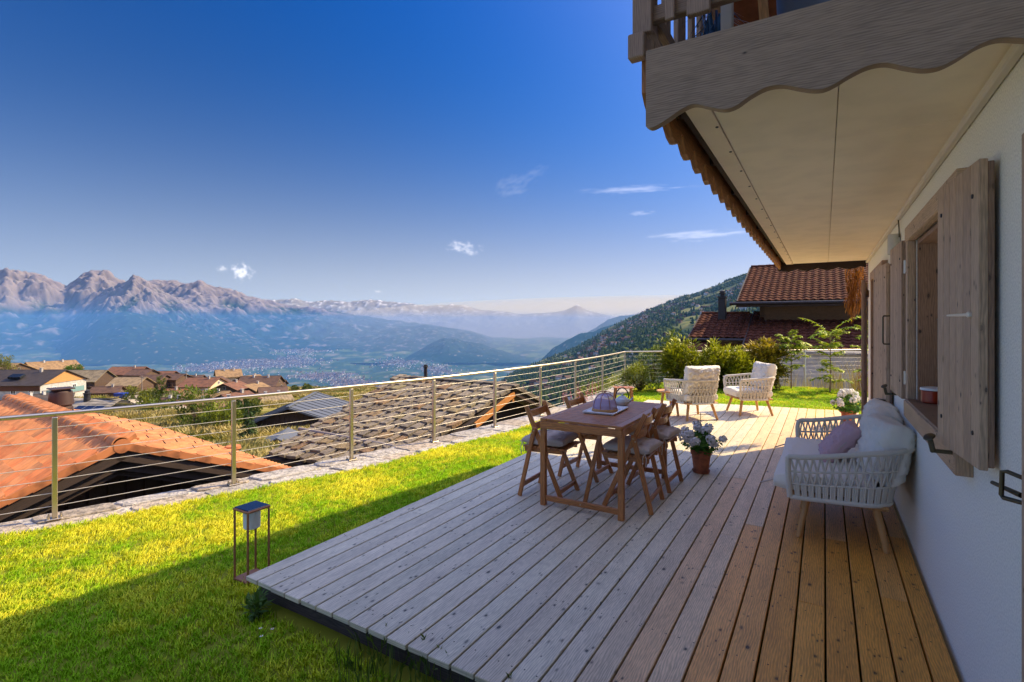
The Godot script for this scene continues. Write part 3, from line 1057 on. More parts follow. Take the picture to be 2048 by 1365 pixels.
func deck() -> void:
	var t := thing("wooden_deck", "long wooden terrace deck of knotty boards, grey outside and brown beside the wall", "deck")
	var st := ms()
	tint = Color(0.30, 0.27, 0.27)  # frame under the boards coloured dark, standing in for the shade there
	for x in [-2.86, -1.9, -0.95, 0.1]:
		st = ms()
		bx(st, Vector3(x, -0.085, -6.2), Vector3(0.06, 0.11, 8.5))
		obj("bearer", st, M.grey_timber, t)
	st = ms()
	bx(st, Vector3(-1.28, -0.10, -1.965), Vector3(3.4, 0.12, 0.06))
	obj("front_board", st, M.grey_timber, t)
	for fx in [-2.85, -1.6, -0.4]:
		st = ms()
		tint = Color(0.5, 0.48, 0.46)
		bx(st, Vector3(fx, -0.13, -2.06), Vector3(0.22, 0.16, 0.12), Basis(), 0.02)
		obj("footing", st, M.stone, t)
	var x := -3.022
	var i := 0
	while x < 0.49:
		var pitch := 0.117 if i == 0 else 0.1325
		var w := pitch - 0.0095
		if x + w > 0.50: w = 0.50 - x
		var cx := x + w * 0.5
		var cuts := [-1.862 + rng.randf_range(-0.004, 0.004)]
		var z := -1.86 - rng.randf_range(1.2, 4.6)
		while z > deck_end(cx) + 0.8:
			cuts.append(z)
			z -= rng.randf_range(3.0, 4.6)
		cuts.append(deck_end(cx))
		for k in cuts.size() - 1:
			st = ms()
			# weathering: silver grey in the open, honey brown where the balcony keeps the rain off
			var a: float = cuts[k]
			var b: float = cuts[k + 1]
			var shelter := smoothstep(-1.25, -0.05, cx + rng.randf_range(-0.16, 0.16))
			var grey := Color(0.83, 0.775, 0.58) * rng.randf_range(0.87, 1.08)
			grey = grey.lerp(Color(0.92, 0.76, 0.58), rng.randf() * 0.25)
			var near := smoothstep(-8.5, -4.5, (a + b) * 0.5)  # sheltered pieces painted paler towards the sunlit far end, richer in the near shade
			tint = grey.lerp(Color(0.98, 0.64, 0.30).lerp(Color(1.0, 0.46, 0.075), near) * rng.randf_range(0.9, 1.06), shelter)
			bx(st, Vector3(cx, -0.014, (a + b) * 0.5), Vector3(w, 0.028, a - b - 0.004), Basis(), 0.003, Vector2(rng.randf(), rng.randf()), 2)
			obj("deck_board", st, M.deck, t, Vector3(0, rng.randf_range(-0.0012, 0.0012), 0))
		x += pitch
		i += 1
	st = ms()
	tint = Color(0.35, 0.33, 0.32)
	for k in 27:
		for j in 15:
			for e in [-0.035, 0.035]:
				var c := Vector3(-3.022 + 0.117 * 0.5 + k * 0.1325 + e + rng.randf_range(-0.004, 0.004), 0.0, -2.0 - j * 0.6 + rng.randf_range(-0.006, 0.006))
				if c.x > 0.49 or c.z < deck_end(c.x): continue
				for q in 6: tri(st, c + Vector3(0, 0.0016, 0), c + Vector3(cos(q * TAU / 6) * 0.0042, 0.0014, sin(q * TAU / 6) * 0.0042), c + Vector3(cos((q + 1) * TAU / 6) * 0.0042, 0.0014, sin((q + 1) * TAU / 6) * 0.0042), Vector3.UP)
	obj("screws", st, M.dark_metal, t).set_meta("kind", "stuff")
	tint = Color(1, 1, 1)


# ---------- the chalet whose terrace this is ----------
const WX := 0.524


func wave_poly(pts: Array, top: float, sub := 6) -> PackedVector2Array:
	var c := Curve2D.new()
	for i in pts.size():
		var a: Vector2 = pts[maxi(i - 1, 0)]
		var b: Vector2 = pts[mini(i + 1, pts.size() - 1)]
		c.add_point(pts[i], -(b - a) / 6.0, (b - a) / 6.0)
	c.bake_interval = 0.012
	var p := PackedVector2Array()
	p.append(Vector2(pts[0].x, top))
	p.append_array(c.get_baked_points())
	p.append(Vector2(pts[-1].x, top))
	return p


func house() -> void:
	var h := thing("chalet", "white rendered chalet with wooden shutters and a balcony on the right", "house")
	var st := ms()
	var za := 4.0
	var zb := -8.72
	var wt := 0.40
	# front wall round the openings: near door, window, far door
	var holes := [[-0.95, -2.02, -0.02, 2.06], [-2.92, -4.34, 1.03, 2.12], [-6.22, -7.55, -0.02, 2.06]]
	var z0 := za
	for o in holes:
		bx(st, Vector3(WX + wt * 0.5, 1.6, (z0 + o[0]) * 0.5), Vector3(wt, 4.2, z0 - o[0]))
		bx(st, Vector3(WX + wt * 0.5, (o[3] + 3.7) * 0.5, (o[0] + o[1]) * 0.5), Vector3(wt, 3.7 - o[3], o[0] - o[1]))
		bx(st, Vector3(WX + wt * 0.5, (o[2] - 0.5) * 0.5, (o[0] + o[1]) * 0.5), Vector3(wt, o[2] + 0.5, o[0] - o[1]))
		z0 = o[1]
	bx(st, Vector3(WX + wt * 0.5, 1.6, (z0 + zb) * 0.5), Vector3(wt, 4.2, z0 - zb))
	obj("wall", st, M.plaster, h)
	st = ms()
	tint = Color(1, 1, 1)
	bx(st, Vector3(4.6, 1.6, zb + 0.2), Vector3(7.36, 4.2, 0.4))
	bx(st, Vector3(4.6, 1.6, za - 0.2), Vector3(7.36, 4.2, 0.4))
	bx(st, Vector3(8.48, 1.6, (za + zb) * 0.5), Vector3(0.4, 4.2, za - zb))
	obj("wall", st, M.plaster, h)
	# gable above and the roof, ridge running away from the terrace
	var gp := PackedVector2Array([Vector2(za, 3.7), Vector2(zb, 3.7), Vector2(zb, 3.74), Vector2(-1.5, 6.3), Vector2(za, 4.5)])
	st = ms()
	prism(st, gp, 0.3, Transform3D(Basis(Vector3(0, 0, 1), Vector3.UP, Vector3(1, 0, 0)), Vector3(WX + 0.17, 0, 0)))
	obj("gable", st, M.fascia_wood, h)
	st = ms()
	for e in [[-9.06, 3.62, -1.5, 6.48], [-1.5, 6.48, 6.0, 3.65]]:
		var a := Vector3(3.9, e[1] + 0.09, e[0])
		var b := Vector3(3.9, e[3] + 0.09, e[2])
		bar(st, a, b, 9.6, 0.16, Vector3.RIGHT)
	obj("roof", st, M.brown_tile, h)
	st = ms()
	bx(st, Vector3(4.5, 2.9, -2.4), Vector3(7.4, 0.2, 11.6))
	obj("upper_floor", st, M.grey_timber, h)
	balcony(h)
	window_and_shutters(h)


func balcony(h: Node3D) -> void:
	var st := ms()
	# underside panels with open joints
	var zs := [-1.905, -2.83, -4.86, -7.02, -8.60]
	var xs := [-0.385, 0.045, 0.497]
	for i in 4:
		for k in 2:
			st = ms()
			tint = Color(1, 1, 1) * rng.randf_range(0.97, 1.02)
			bx(st, Vector3((xs[k] + xs[k + 1]) * 0.5, 2.413, (zs[i] + zs[i + 1]) * 0.5), Vector3(xs[k + 1] - xs[k] - 0.003, 0.02, zs[i] - zs[i + 1] - 0.003), Basis(), 0.001)
			obj("soffit_panel", st, M.soffit, h)
		st = ms()
		tint = Color(0.94, 0.90, 0.88)
		bx(st, Vector3(-0.433, 2.409, (zs[i] + zs[i + 1]) * 0.5), Vector3(0.092, 0.024, zs[i] - zs[i + 1] - 0.004), Basis(), 0.002)
		obj("edge_strip", st, M.soffit, h)
	tint = Color(0.9, 0.88, 0.85)
	st = ms()
	bx(st, Vector3(0.03, 2.4525, -5.25), Vector3(1.02, 0.056, 6.66))
	obj("slab", st, M.soffit, h)
	tint = Color(1, 1, 1)
	# fixings along the edge strip
	st = ms()
	for i in 18:
		lathe(st, [Vector2(0, -0.003), Vector2(0.006, -0.003), Vector2(0.007, 0.002)], 6, Vector3(-0.398, 2.396, -2.0 - i * 0.38))
	obj("screws", st, M.dark_metal, h).set_meta("kind", "stuff")
	st = ms()
	bx(st, Vector3(0.506, 2.385, -5.2), Vector3(0.032, 0.036, 6.9), Basis(), 0.006)
	obj("cornice_strip", st, M.trim, h)
	# deep scalloped board on the near end
	var w := [Vector2(-0.552, 2.258), Vector2(-0.531, 2.249), Vector2(-0.483, 2.265), Vector2(-0.437, 2.289), Vector2(-0.399, 2.302), Vector2(-0.370, 2.298), Vector2(-0.332, 2.280), Vector2(-0.297, 2.266), Vector2(-0.272, 2.263), Vector2(-0.244, 2.270), Vector2(-0.211, 2.289), Vector2(-0.161, 2.307), Vector2(-0.113, 2.304), Vector2(-0.067, 2.284), Vector2(-0.030, 2.270), Vector2(0.0, 2.266), Vector2(0.03, 2.275), Vector2(0.065, 2.292), Vector2(0.11, 2.307), Vector2(0.154, 2.305), Vector2(0.20, 2.282), Vector2(0.239, 2.266), Vector2(0.275, 2.263), Vector2(0.31, 2.275), Vector2(0.357, 2.300), Vector2(0.399, 2.308), Vector2(0.446, 2.294), Vector2(0.52, 2.266)]
	st = ms()
	tint = Color(1.35, 1.3, 1.2)
	prism(st, wave_poly(w, 2.53), 0.035, Transform3D(Basis(), Vector3(0, 0, -1.868)))
	obj("scalloped_fascia", st, M.fascia_wood, h)
	# ... and the run of scallops along the front
	var sc := []
	var z := -1.90
	while z > -8.72:
		# each lobe: a quick drop, a full round, a nick
		for e in [[0.0, 0.0], [0.03, -0.032], [0.08, -0.062], [0.14, -0.072], [0.19, -0.060], [0.222, -0.028], [0.238, 0.0]]:
			sc.append(Vector2(z - e[0], 2.402 + e[1]))
		z -= 0.262
	st = ms()
	tint = Color(0.72, 0.55, 0.42)
	var sp := PackedVector2Array([Vector2(-1.90, 2.53)])
	for p in sc: sp.append(p)
	sp.append(Vector2(sc[-1].x, 2.53))
	prism(st, sp, 0.03, Transform3D(Basis(Vector3(0, 0, 1), Vector3.UP, Vector3(1, 0, 0)), Vector3(-0.567, 0, 0)))
	obj("scalloped_fascia", st, M.oiled_pine, h)
	# far end board
	var fe := []
	var x := -0.60
	while x < 0.50:
		for e in [[0.0, 0.0], [0.05, -0.02], [0.12, -0.03], [0.19, -0.02], [0.24, 0.0]]:
			if x + e[0] < 0.51: fe.append(Vector2(x + e[0], 2.33 + e[1]))
		x += 0.262
	st = ms()
	prism(st, wave_poly(fe, 2.62), 0.03, Transform3D(Basis(), Vector3(0, 0, -8.70)))
	obj("scalloped_fascia", st, M.dark_timber, h)
	# joists in the dark gap between underside and fascia, and the floor boards over them
	for i in 9:
		st = ms()
		bx(st, Vector3(-0.535, 2.46, -2.3 - i * 0.78), Vector3(0.03, 0.05, 0.035))
		obj("joist", st, M.dark_timber, h)
	st = ms()
	bx(st, Vector3(-0.508, 2.455, -5.3), Vector3(0.024, 0.06, 6.6))
	obj("edge_beam", st, M.dark_timber, h)
	for i in 9:
		st = ms()
		bx(st, Vector3(-0.488 + i * 0.122, 2.503, -5.28), Vector3(0.117, 0.028, 6.72))
		obj("floor_board", st, M.grey_timber, h)
	# railing slats above the near end and along the front
	tint = Color(1.0, 0.95, 1.02)
	for e in [[-0.605, -0.535, 2.605, 0.03], [-0.488, -0.455, 2.63, 0.02], [-0.412, -0.335, 2.62, 0.03], [-0.298, -0.252, 2.70, 0.02]]:
		st = ms()
		bx(st, Vector3((e[0] + e[1]) * 0.5, (e[2] + 3.5) * 0.5, -1.875), Vector3(e[1] - e[0], 3.5 - e[2], e[3]), Basis(), 0.003)
		obj("railing_slat", st, M.fascia_wood, h)
	st = ms()
	bx(st, Vector3(-0.05, 2.685, -1.915), Vector3(1.1, 0.055, 0.04), Basis(), 0.004)
	obj("railing_bar", st, M.fascia_wood, h)
	st = ms()
	bx(st, Vector3(-0.05, 3.35, -1.915), Vector3(1.1, 0.055, 0.04), Basis(), 0.004)
	obj("railing_bar", st, M.fascia_wood, h)
	st = ms()
	bx(st, Vector3(-0.588, 2.56, -1.868), Vector3(0.06, 0.09, 0.045), Basis(), 0.004)
	bx(st, Vector3(-0.565, 3.0, -1.95), Vector3(0.045, 1.0, 0.05), Basis(), 0.004)
	bar(st, Vector3(-0.53, 2.56, -1.96), Vector3(-0.57, 2.66, -1.92), 0.035, 0.03, Vector3.RIGHT)
	obj("corner_post", st, M.fascia_wood, h)
	for i in 26:
		st = ms()
		bx(st, Vector3(-0.60, 3.05, -2.06 - i * 0.255), Vector3(0.024, 0.92, 0.15 if i % 2 == 0 else 0.075), Basis(), 0.003)
		obj("railing_slat", st, M.fascia_wood, h)
	st = ms()
	bx(st, Vector3(-0.573, 2.75, -5.25), Vector3(0.03, 0.05, 6.6))
	obj("railing_bar", st, M.fascia_wood, h)
	st = ms()
	bx(st, Vector3(-0.573, 3.38, -5.25), Vector3(0.03, 0.05, 6.6))
	obj("railing_bar", st, M.fascia_wood, h)
	st = ms()
	bx(st, Vector3(-0.59, 3.53, -5.25), Vector3(0.09, 0.035, 6.7), Basis(), 0.006)
	obj("railing_bar", st, M.fascia_wood, h)
	st = ms()
	bx(st, Vector3(-0.345, 2.95, -2.3), Vector3(0.045, 0.86, 0.045), Basis(), 0.004)
	obj("post", st, M.cream_paint, h)
	st = ms()
	bar(st, Vector3(-0.19, 2.52, -2.3), Vector3(-0.24, 3.3, -2.3), 0.035, 0.03, Vector3.RIGHT)
	obj("brace", st, M.oiled_pine, h)
	tint = Color(1, 1, 1)


func shutter(h: Node3D, near: Vector2, far: Vector2, y0: float, y1: float, planks: int, latch := true) -> void:
	# corner points in (x, z); the wall side is towards +x
	var a := Vector3(near.x, 0, near.y)
	var b := Vector3(far.x, 0, far.y)
	var d := b - a
	var leaf := Node3D.new()
	var key := str(h.get_instance_id()) + "shutter"
	var n: int = taken.get(key, 0)
	taken[key] = n + 1
	leaf.name = "shutter" if n == 0 else "shutter_%03d" % n
	h.add_child(leaf, true)
	leaf.position = a
	var bas := Basis(d.normalized(), Vector3.UP, d.normalized().cross(Vector3.UP))
	leaf.basis = bas
	var L := d.length()
	var st := ms()
	for k in planks:
		st = ms()
		tint = Color(1.0, 0.97, 0.97) * rng.randf_range(0.84, 1.14)
		bx(st, Vector3(L * (k + 0.5) / planks, (y0 + y1) * 0.5, 0), Vector3(L / planks - 0.002, y1 - y0, 0.026), Basis(), 0.0025)
		obj("plank", st, M.shutter_wood, leaf)
	tint = Color(0.55, 0.48, 0.46)
	st = ms()
	for y in [y0 + 0.15, y1 - 0.15]:
		st = ms()
		bx(st, Vector3(L * 0.5, y, 0.024), Vector3(L * 0.94, 0.09, 0.02), Basis(), 0.003)
		obj("ledge", st, M.shutter_wood, leaf)
	st = ms()
	bx(st, Vector3(0.018, (y0 + y1) * 0.5, 0.022), Vector3(0.03, y1 - y0 - 0.02, 0.018), Basis(), 0.002)
	obj("edge_batten", st, M.shutter_wood, leaf)
	tint = Color(1, 1, 1)
	st = ms()
	for e in [[0.06, y0 + 0.12], [L - 0.06, y0 + 0.12], [0.06, y1 - 0.12], [L - 0.06, y1 - 0.12]]:
		lathe(st, [Vector2(0.009, 0), Vector2(0.008, 0.004), Vector2(0, 0.005)], 8, Vector3(e[0], e[1], -0.013), Basis(Vector3.RIGHT, -PI * 0.5))
	obj("bolts", st, M.dark_metal, leaf).set_meta("kind", "stuff")


func window_and_shutters(h: Node3D) -> void:
	var st := ms()
	# window: frame boards proud of the wall, wooden reveal, dark panes set deep
	tint = Color(1, 1, 1)
	var wf := Node3D.new()
	wf.name = "window"
	h.add_child(wf, true)
	bx(st, Vector3(0.498, 2.145, -3.63), Vector3(0.05, 0.10, 1.62), Basis(), 0.004)
	obj("frame_board", st, M.shutter_wood, wf)
	st = ms()
	bx(st, Vector3(0.500, 1.56, -2.875), Vector3(0.046, 1.07, 0.09), Basis(), 0.004)
	obj("frame_board", st, M.shutter_wood, wf)
	st = ms()
	bx(st, Vector3(0.500, 1.56, -4.385), Vector3(0.046, 1.07, 0.09), Basis(), 0.004)
	obj("frame_board", st, M.shutter_wood, wf)
	st = ms()
	tint = Color(0.62, 0.50, 0.44)
	bx(st, Vector3(0.70, 1.565, -4.325), Vector3(0.34, 1.06, 0.028))
	obj("lining", st, M.shutter_wood, wf)
	st = ms()
	bx(st, Vector3(0.70, 1.565, -2.935), Vector3(0.34, 1.06, 0.028))
	obj("lining", st, M.shutter_wood, wf)
	st = ms()
	bx(st, Vector3(0.70, 2.08, -3.63), Vector3(0.34, 0.028, 1.36))
	obj("lining", st, M.shutter_wood, wf)
	st = ms()
	tint = Color(0.9, 0.82, 0.74)
	bx(st, Vector3(0.478, 0.968, -3.60), Vector3(0.03, 0.11, 1.60), Basis(), 0.004)
	bx(st, Vector3(0.495, 0.968, -2.80), Vector3(0.06, 0.11, 0.02), Basis(), 0.003)
	obj("sill_board", st, M.shutter_wood, wf)
	st = ms()
	tint = Color(0.5, 0.45, 0.43)
	bx(st, Vector3(0.61, 1.032, -3.62), Vector3(0.28, 0.016, 1.55), Basis(Vector3(0, 0, 1), 0.03), 0.003)
	obj("sill", st, M.shutter_wood, wf)
	st = ms()
	tint = Color(0.8, 0.7, 0.62)
	for z in [-2.985, -3.60, -3.66, -4.275]: bx(st, Vector3(0.84, 1.56, z), Vector3(0.05, 1.02, 0.055))
	for y in [1.07, 2.04]: bx(st, Vector3(0.842, y, -3.63), Vector3(0.046, 0.055, 1.235))
	obj("sash", st, M.shutter_wood, wf)
	tint = Color(1, 1, 1)
	st = ms()
	bx(st, Vector3(0.845, 1.555, -3.29), Vector3(0.008, 0.92, 0.56))
	obj("pane", st, M.glass, wf)
	st = ms()
	bx(st, Vector3(0.845, 1.555, -3.965), Vector3(0.008, 0.92, 0.56))
	obj("pane", st, M.glass, wf)
	st = ms()
	tube(st, [Vector3(0.63, 1.57, -4.30), Vector3(0.63, 1.57, -4.275), Vector3(0.63, 1.25, -4.275), Vector3(0.63, 1.25, -4.30)], 0.006, 6)
	obj("handle", st, M.bronze, wf)
	shutter(h, Vector2(0.478, -2.405), Vector2(0.437, -2.90), 1.03, 2.125, 6)
	shutter(h, Vector2(0.470, -4.46), Vector2(0.455, -5.0), 1.02, 2.115, 6)
	shutter(h, Vector2(0.478, -5.60), Vector2(0.425, -6.17), 0.06, 2.07, 7)
	shutter(h, Vector2(0.40, -7.62), Vector2(0.47, -8.20), 0.06, 2.07, 7)
	shutter(h, Vector2(0.470, -1.45), Vector2(0.480, -1.955), 0.06, 2.07, 7)
	# far door: frame and dark leaf
	st = ms()
	tint = Color(0.8, 0.72, 0.66)
	bx(st, Vector3(0.50, 2.10, -6.88), Vector3(0.05, 0.10, 1.5), Basis(), 0.004)
	obj("door_frame", st, M.shutter_wood, h)
	st = ms()
	bx(st, Vector3(0.50, 1.03, -6.20), Vector3(0.046, 2.04, 0.07), Basis(), 0.004)
	obj("door_frame", st, M.shutter_wood, h)
	st = ms()
	bx(st, Vector3(0.50, 1.03, -7.56), Vector3(0.046, 2.04, 0.07), Basis(), 0.004)
	obj("door_frame", st, M.shutter_wood, h)
	st = ms()
	tint = Color(0.35, 0.26, 0.22)
	bx(st, Vector3(0.70, 1.02, -6.88), Vector3(0.05, 2.06, 1.30))
	obj("door", st, M.shutter_wood, h)
	st = ms()
	bx(st, Vector3(0.70, 1.02, -1.49), Vector3(0.05, 2.06, 1.05))
	obj("door", st, M.shutter_wood, h)
	st = ms()
	bx(st, Vector3(0.62, 1.02, -7.53), Vector3(0.16, 2.06, 0.03))
	obj("door_jamb", st, M.shutter_wood, h)
	tint = Color(1, 1, 1)
	# shutter stays and handles
	for e in [Vector3(0.44, 1.0, -2.83), Vector3(0.45, 1.0, -4.90)]:
		st = ms()
		bar(st, e + Vector3(0.09, 0.0, 0.0), e + Vector3(-0.045, 0.0, 0.0), 0.016, 0.010, Vector3.UP, 0.002)
		bar(st, e + Vector3(-0.04, -0.008, 0), e + Vector3(-0.052, 0.05, 0), 0.016, 0.02, Vector3(0, 0, 1), 0.004)
		lathe(st, [Vector2(0, -0.006), Vector2(0.02, -0.004), Vector2(0.024, 0.0), Vector2(0.02, 0.004), Vector2(0, 0.006)], 10, e + Vector3(-0.054, 0.058, 0), Basis(Vector3(0, 0, 1), 0.5) * Basis(Vector3.RIGHT, 0.4))
		obj("shutter_stay", st, M.bronze, h)
	for e in [[Vector3(0.449, 1.578, -2.83), Vector3(0.470, 1.578, -2.49)]]:
		st = ms()
		var a: Vector3 = e[0]
		var b: Vector3 = e[1]
		bar(st, a + Vector3(-0.012, 0, 0), b + Vector3(-0.012, 0, 0), 0.012, 0.012, Vector3.UP, 0.003)
		bx(st, b + Vector3(-0.012, 0, 0.0), Vector3(0.02, 0.022, 0.03), Basis(), 0.004)
		obj("shutter_bolt", st, M.cable, h)
	st = ms()
	tube(st, [Vector3(0.44, 1.60, -4.99), Vector3(0.40, 1.60, -4.99), Vector3(0.395, 1.59, -4.99), Vector3(0.395, 1.39, -4.99), Vector3(0.40, 1.38, -4.99), Vector3(0.44, 1.38, -4.99)], 0.006, 6)
	obj("shutter_handle", st, M.bronze, h)
	st = ms()
	bar(st, Vector3(0.40, 0.86, -5.70), Vector3(0.46, 0.86, -5.61), 0.012, 0.01, Vector3.UP)
	obj("shutter_handle", st, M.bronze, h)
	st = ms()
	tube(st, [Vector3(0.475, 1.115, -1.975), Vector3(0.452, 1.12, -2.01), Vector3(0.442, 1.118, -2.02), Vector3(0.440, 1.05, -2.02), Vector3(0.444, 1.042, -2.018), Vector3(0.475, 1.045, -1.975)], 0.0065, 8)
	tube(st, [Vector3(0.475, 1.062, -1.99), Vector3(0.435, 1.066, -2.09)], 0.008, 8, false, 0.006)
	obj("door_handle", st, M.bronze, h)
	for e in [Vector3(0.475, 1.93, -4.43), Vector3(0.475, 1.17, -4.43)]:
		st = ms()
		lathe(st, [Vector2(0, -0.045), Vector2(0.009, -0.045), Vector2(0.009, 0.045), Vector2(0, 0.045)], 8, e)
		bx(st, e + Vector3(0.0, 0, 0.018), Vector3(0.004, 0.07, 0.03))
		obj("hinge", st, M.cable, h)


# ---------- dining set ----------
func bent(st: SurfaceTool, a: Vector3, b: Vector3, bow: Vector3, w: float, t: float) -> void:
	var p := []
	for i in 6:
		var u := i / 5.0
		p.append(a.lerp(b, u) + bow * (4.0 * u * (1.0 - u)))
	for i in 5: bar(st, p[i], p[i + 1] + (p[i + 1] - p[i]) * 0.03, w, t, Vector3.UP)


func folding_chair(label: String) -> Node3D:
	var c := thing("folding_chair", label, "chair", Vector3.ZERO, 0, "folding chairs round the dining table")
	for s in [-1.0, 1.0]:
		tint = Color(1, 1, 1) * rng.randf_range(0.85, 1.2)
		var st := ms()
		bar(st, Vector3(0.20, 0.0, s * 0.178), Vector3(-0.150, 0.80, s * 0.178), 0.040, 0.022, Vector3.RIGHT, 0.004)
		obj("back_upright", st, M.acacia, c)
		st = ms()
		bar(st, Vector3(-0.205, 0.0, s * 0.204), Vector3(-0.055, 0.625, s * 0.204), 0.038, 0.022, Vector3.RIGHT, 0.004)
		var leg := obj("rear_leg", st, M.acacia, c)
		st = ms()
		for e in [Vector3(-0.058, 0.598, 0), Vector3(-0.075, 0.575, 0), Vector3(0.02, 0.41, 0)]:
			lathe(st, [Vector2(0.006, 0), Vector2(0.005, 0.003), Vector2(0, 0.0035)], 8, Vector3(e.x, e.y, s * 0.216), Basis(Vector3.RIGHT, s * PI * 0.5))
		obj("bolts", st, M.steel, leg).set_meta("kind", "stuff")
		st = ms()
		bar(st, Vector3(-0.175, 0.415, s * 0.155), Vector3(0.20, 0.425, s * 0.155), 0.04, 0.02, Vector3.UP, 0.003)
		obj("seat_rail", st, M.acacia, c)
	for k in 6:
		tint = Color(1, 1, 1) * rng.randf_range(0.85, 1.2)
		var st := ms()
		bx(st, Vector3(-0.145 + k * 0.068, 0.448, 0), Vector3(0.058, 0.016, 0.375), Basis(), 0.003)
		obj("seat_slat", st, M.acacia, c)
	for e in [[-0.118, 0.735], [-0.072, 0.625]]:
		tint = Color(1, 1, 1) * rng.randf_range(0.95, 1.25)
		var st := ms()
		bent(st, Vector3(e[0], e[1], -0.175), Vector3(e[0], e[1], 0.175), Vector3(-0.022, -0.01, 0), 0.062, 0.016)
		obj("backrest_slat", st, M.acacia, c)
	tint = Color(1, 1, 1)
	for e in [[Vector3(-0.183, 0.10, 0), 0.40], [Vector3(0.166, 0.075, 0), 0.35]]:
		var st := ms()
		bx(st, e[0], Vector3(0.018, 0.042, e[1]), Basis(), 0.003)
		obj("stretcher", st, M.acacia, c)
	return c


func seat_pad(label: String) -> Node3D:
	var p := thing("seat_cushion", label, "cushion", Vector3.ZERO, 0, "cushions on the folding chairs")
	var st := ms()
	tint = Color(1, 1, 1)
	cushion(st, 0.40, 0.39, 0.088, Transform3D(Basis(), Vector3(0, 0.044, 0)), 0.30, 0.008, 2, 0.0, rng.randi() % 100)
	obj("pad", st, M.fabric_grey, p)
	for s in [-1.0, 1.0]:
		st = ms()
		var a := Vector3(-0.17, 0.03, s * 0.17)
		tube(st, [a, a + Vector3(-0.03, 0.01, s * 0.045), a + Vector3(-0.005, 0.008, s * 0.055), a + Vector3(0.005, 0.004, s * 0.03)], 0.004, 5)
		tube(st, [a + Vector3(-0.005, 0.008, s * 0.055), a + Vector3(-0.018, -0.04, s * 0.062), a + Vector3(-0.012, -0.10, s * 0.06)], 0.0035, 5)
		tube(st, [a + Vector3(-0.005, 0.008, s * 0.055), a + Vector3(0.012, -0.03, s * 0.064), a + Vector3(0.008, -0.075, s * 0.066)], 0.0035, 5)
		obj("tie", st, M.fabric_grey, p)
	return p


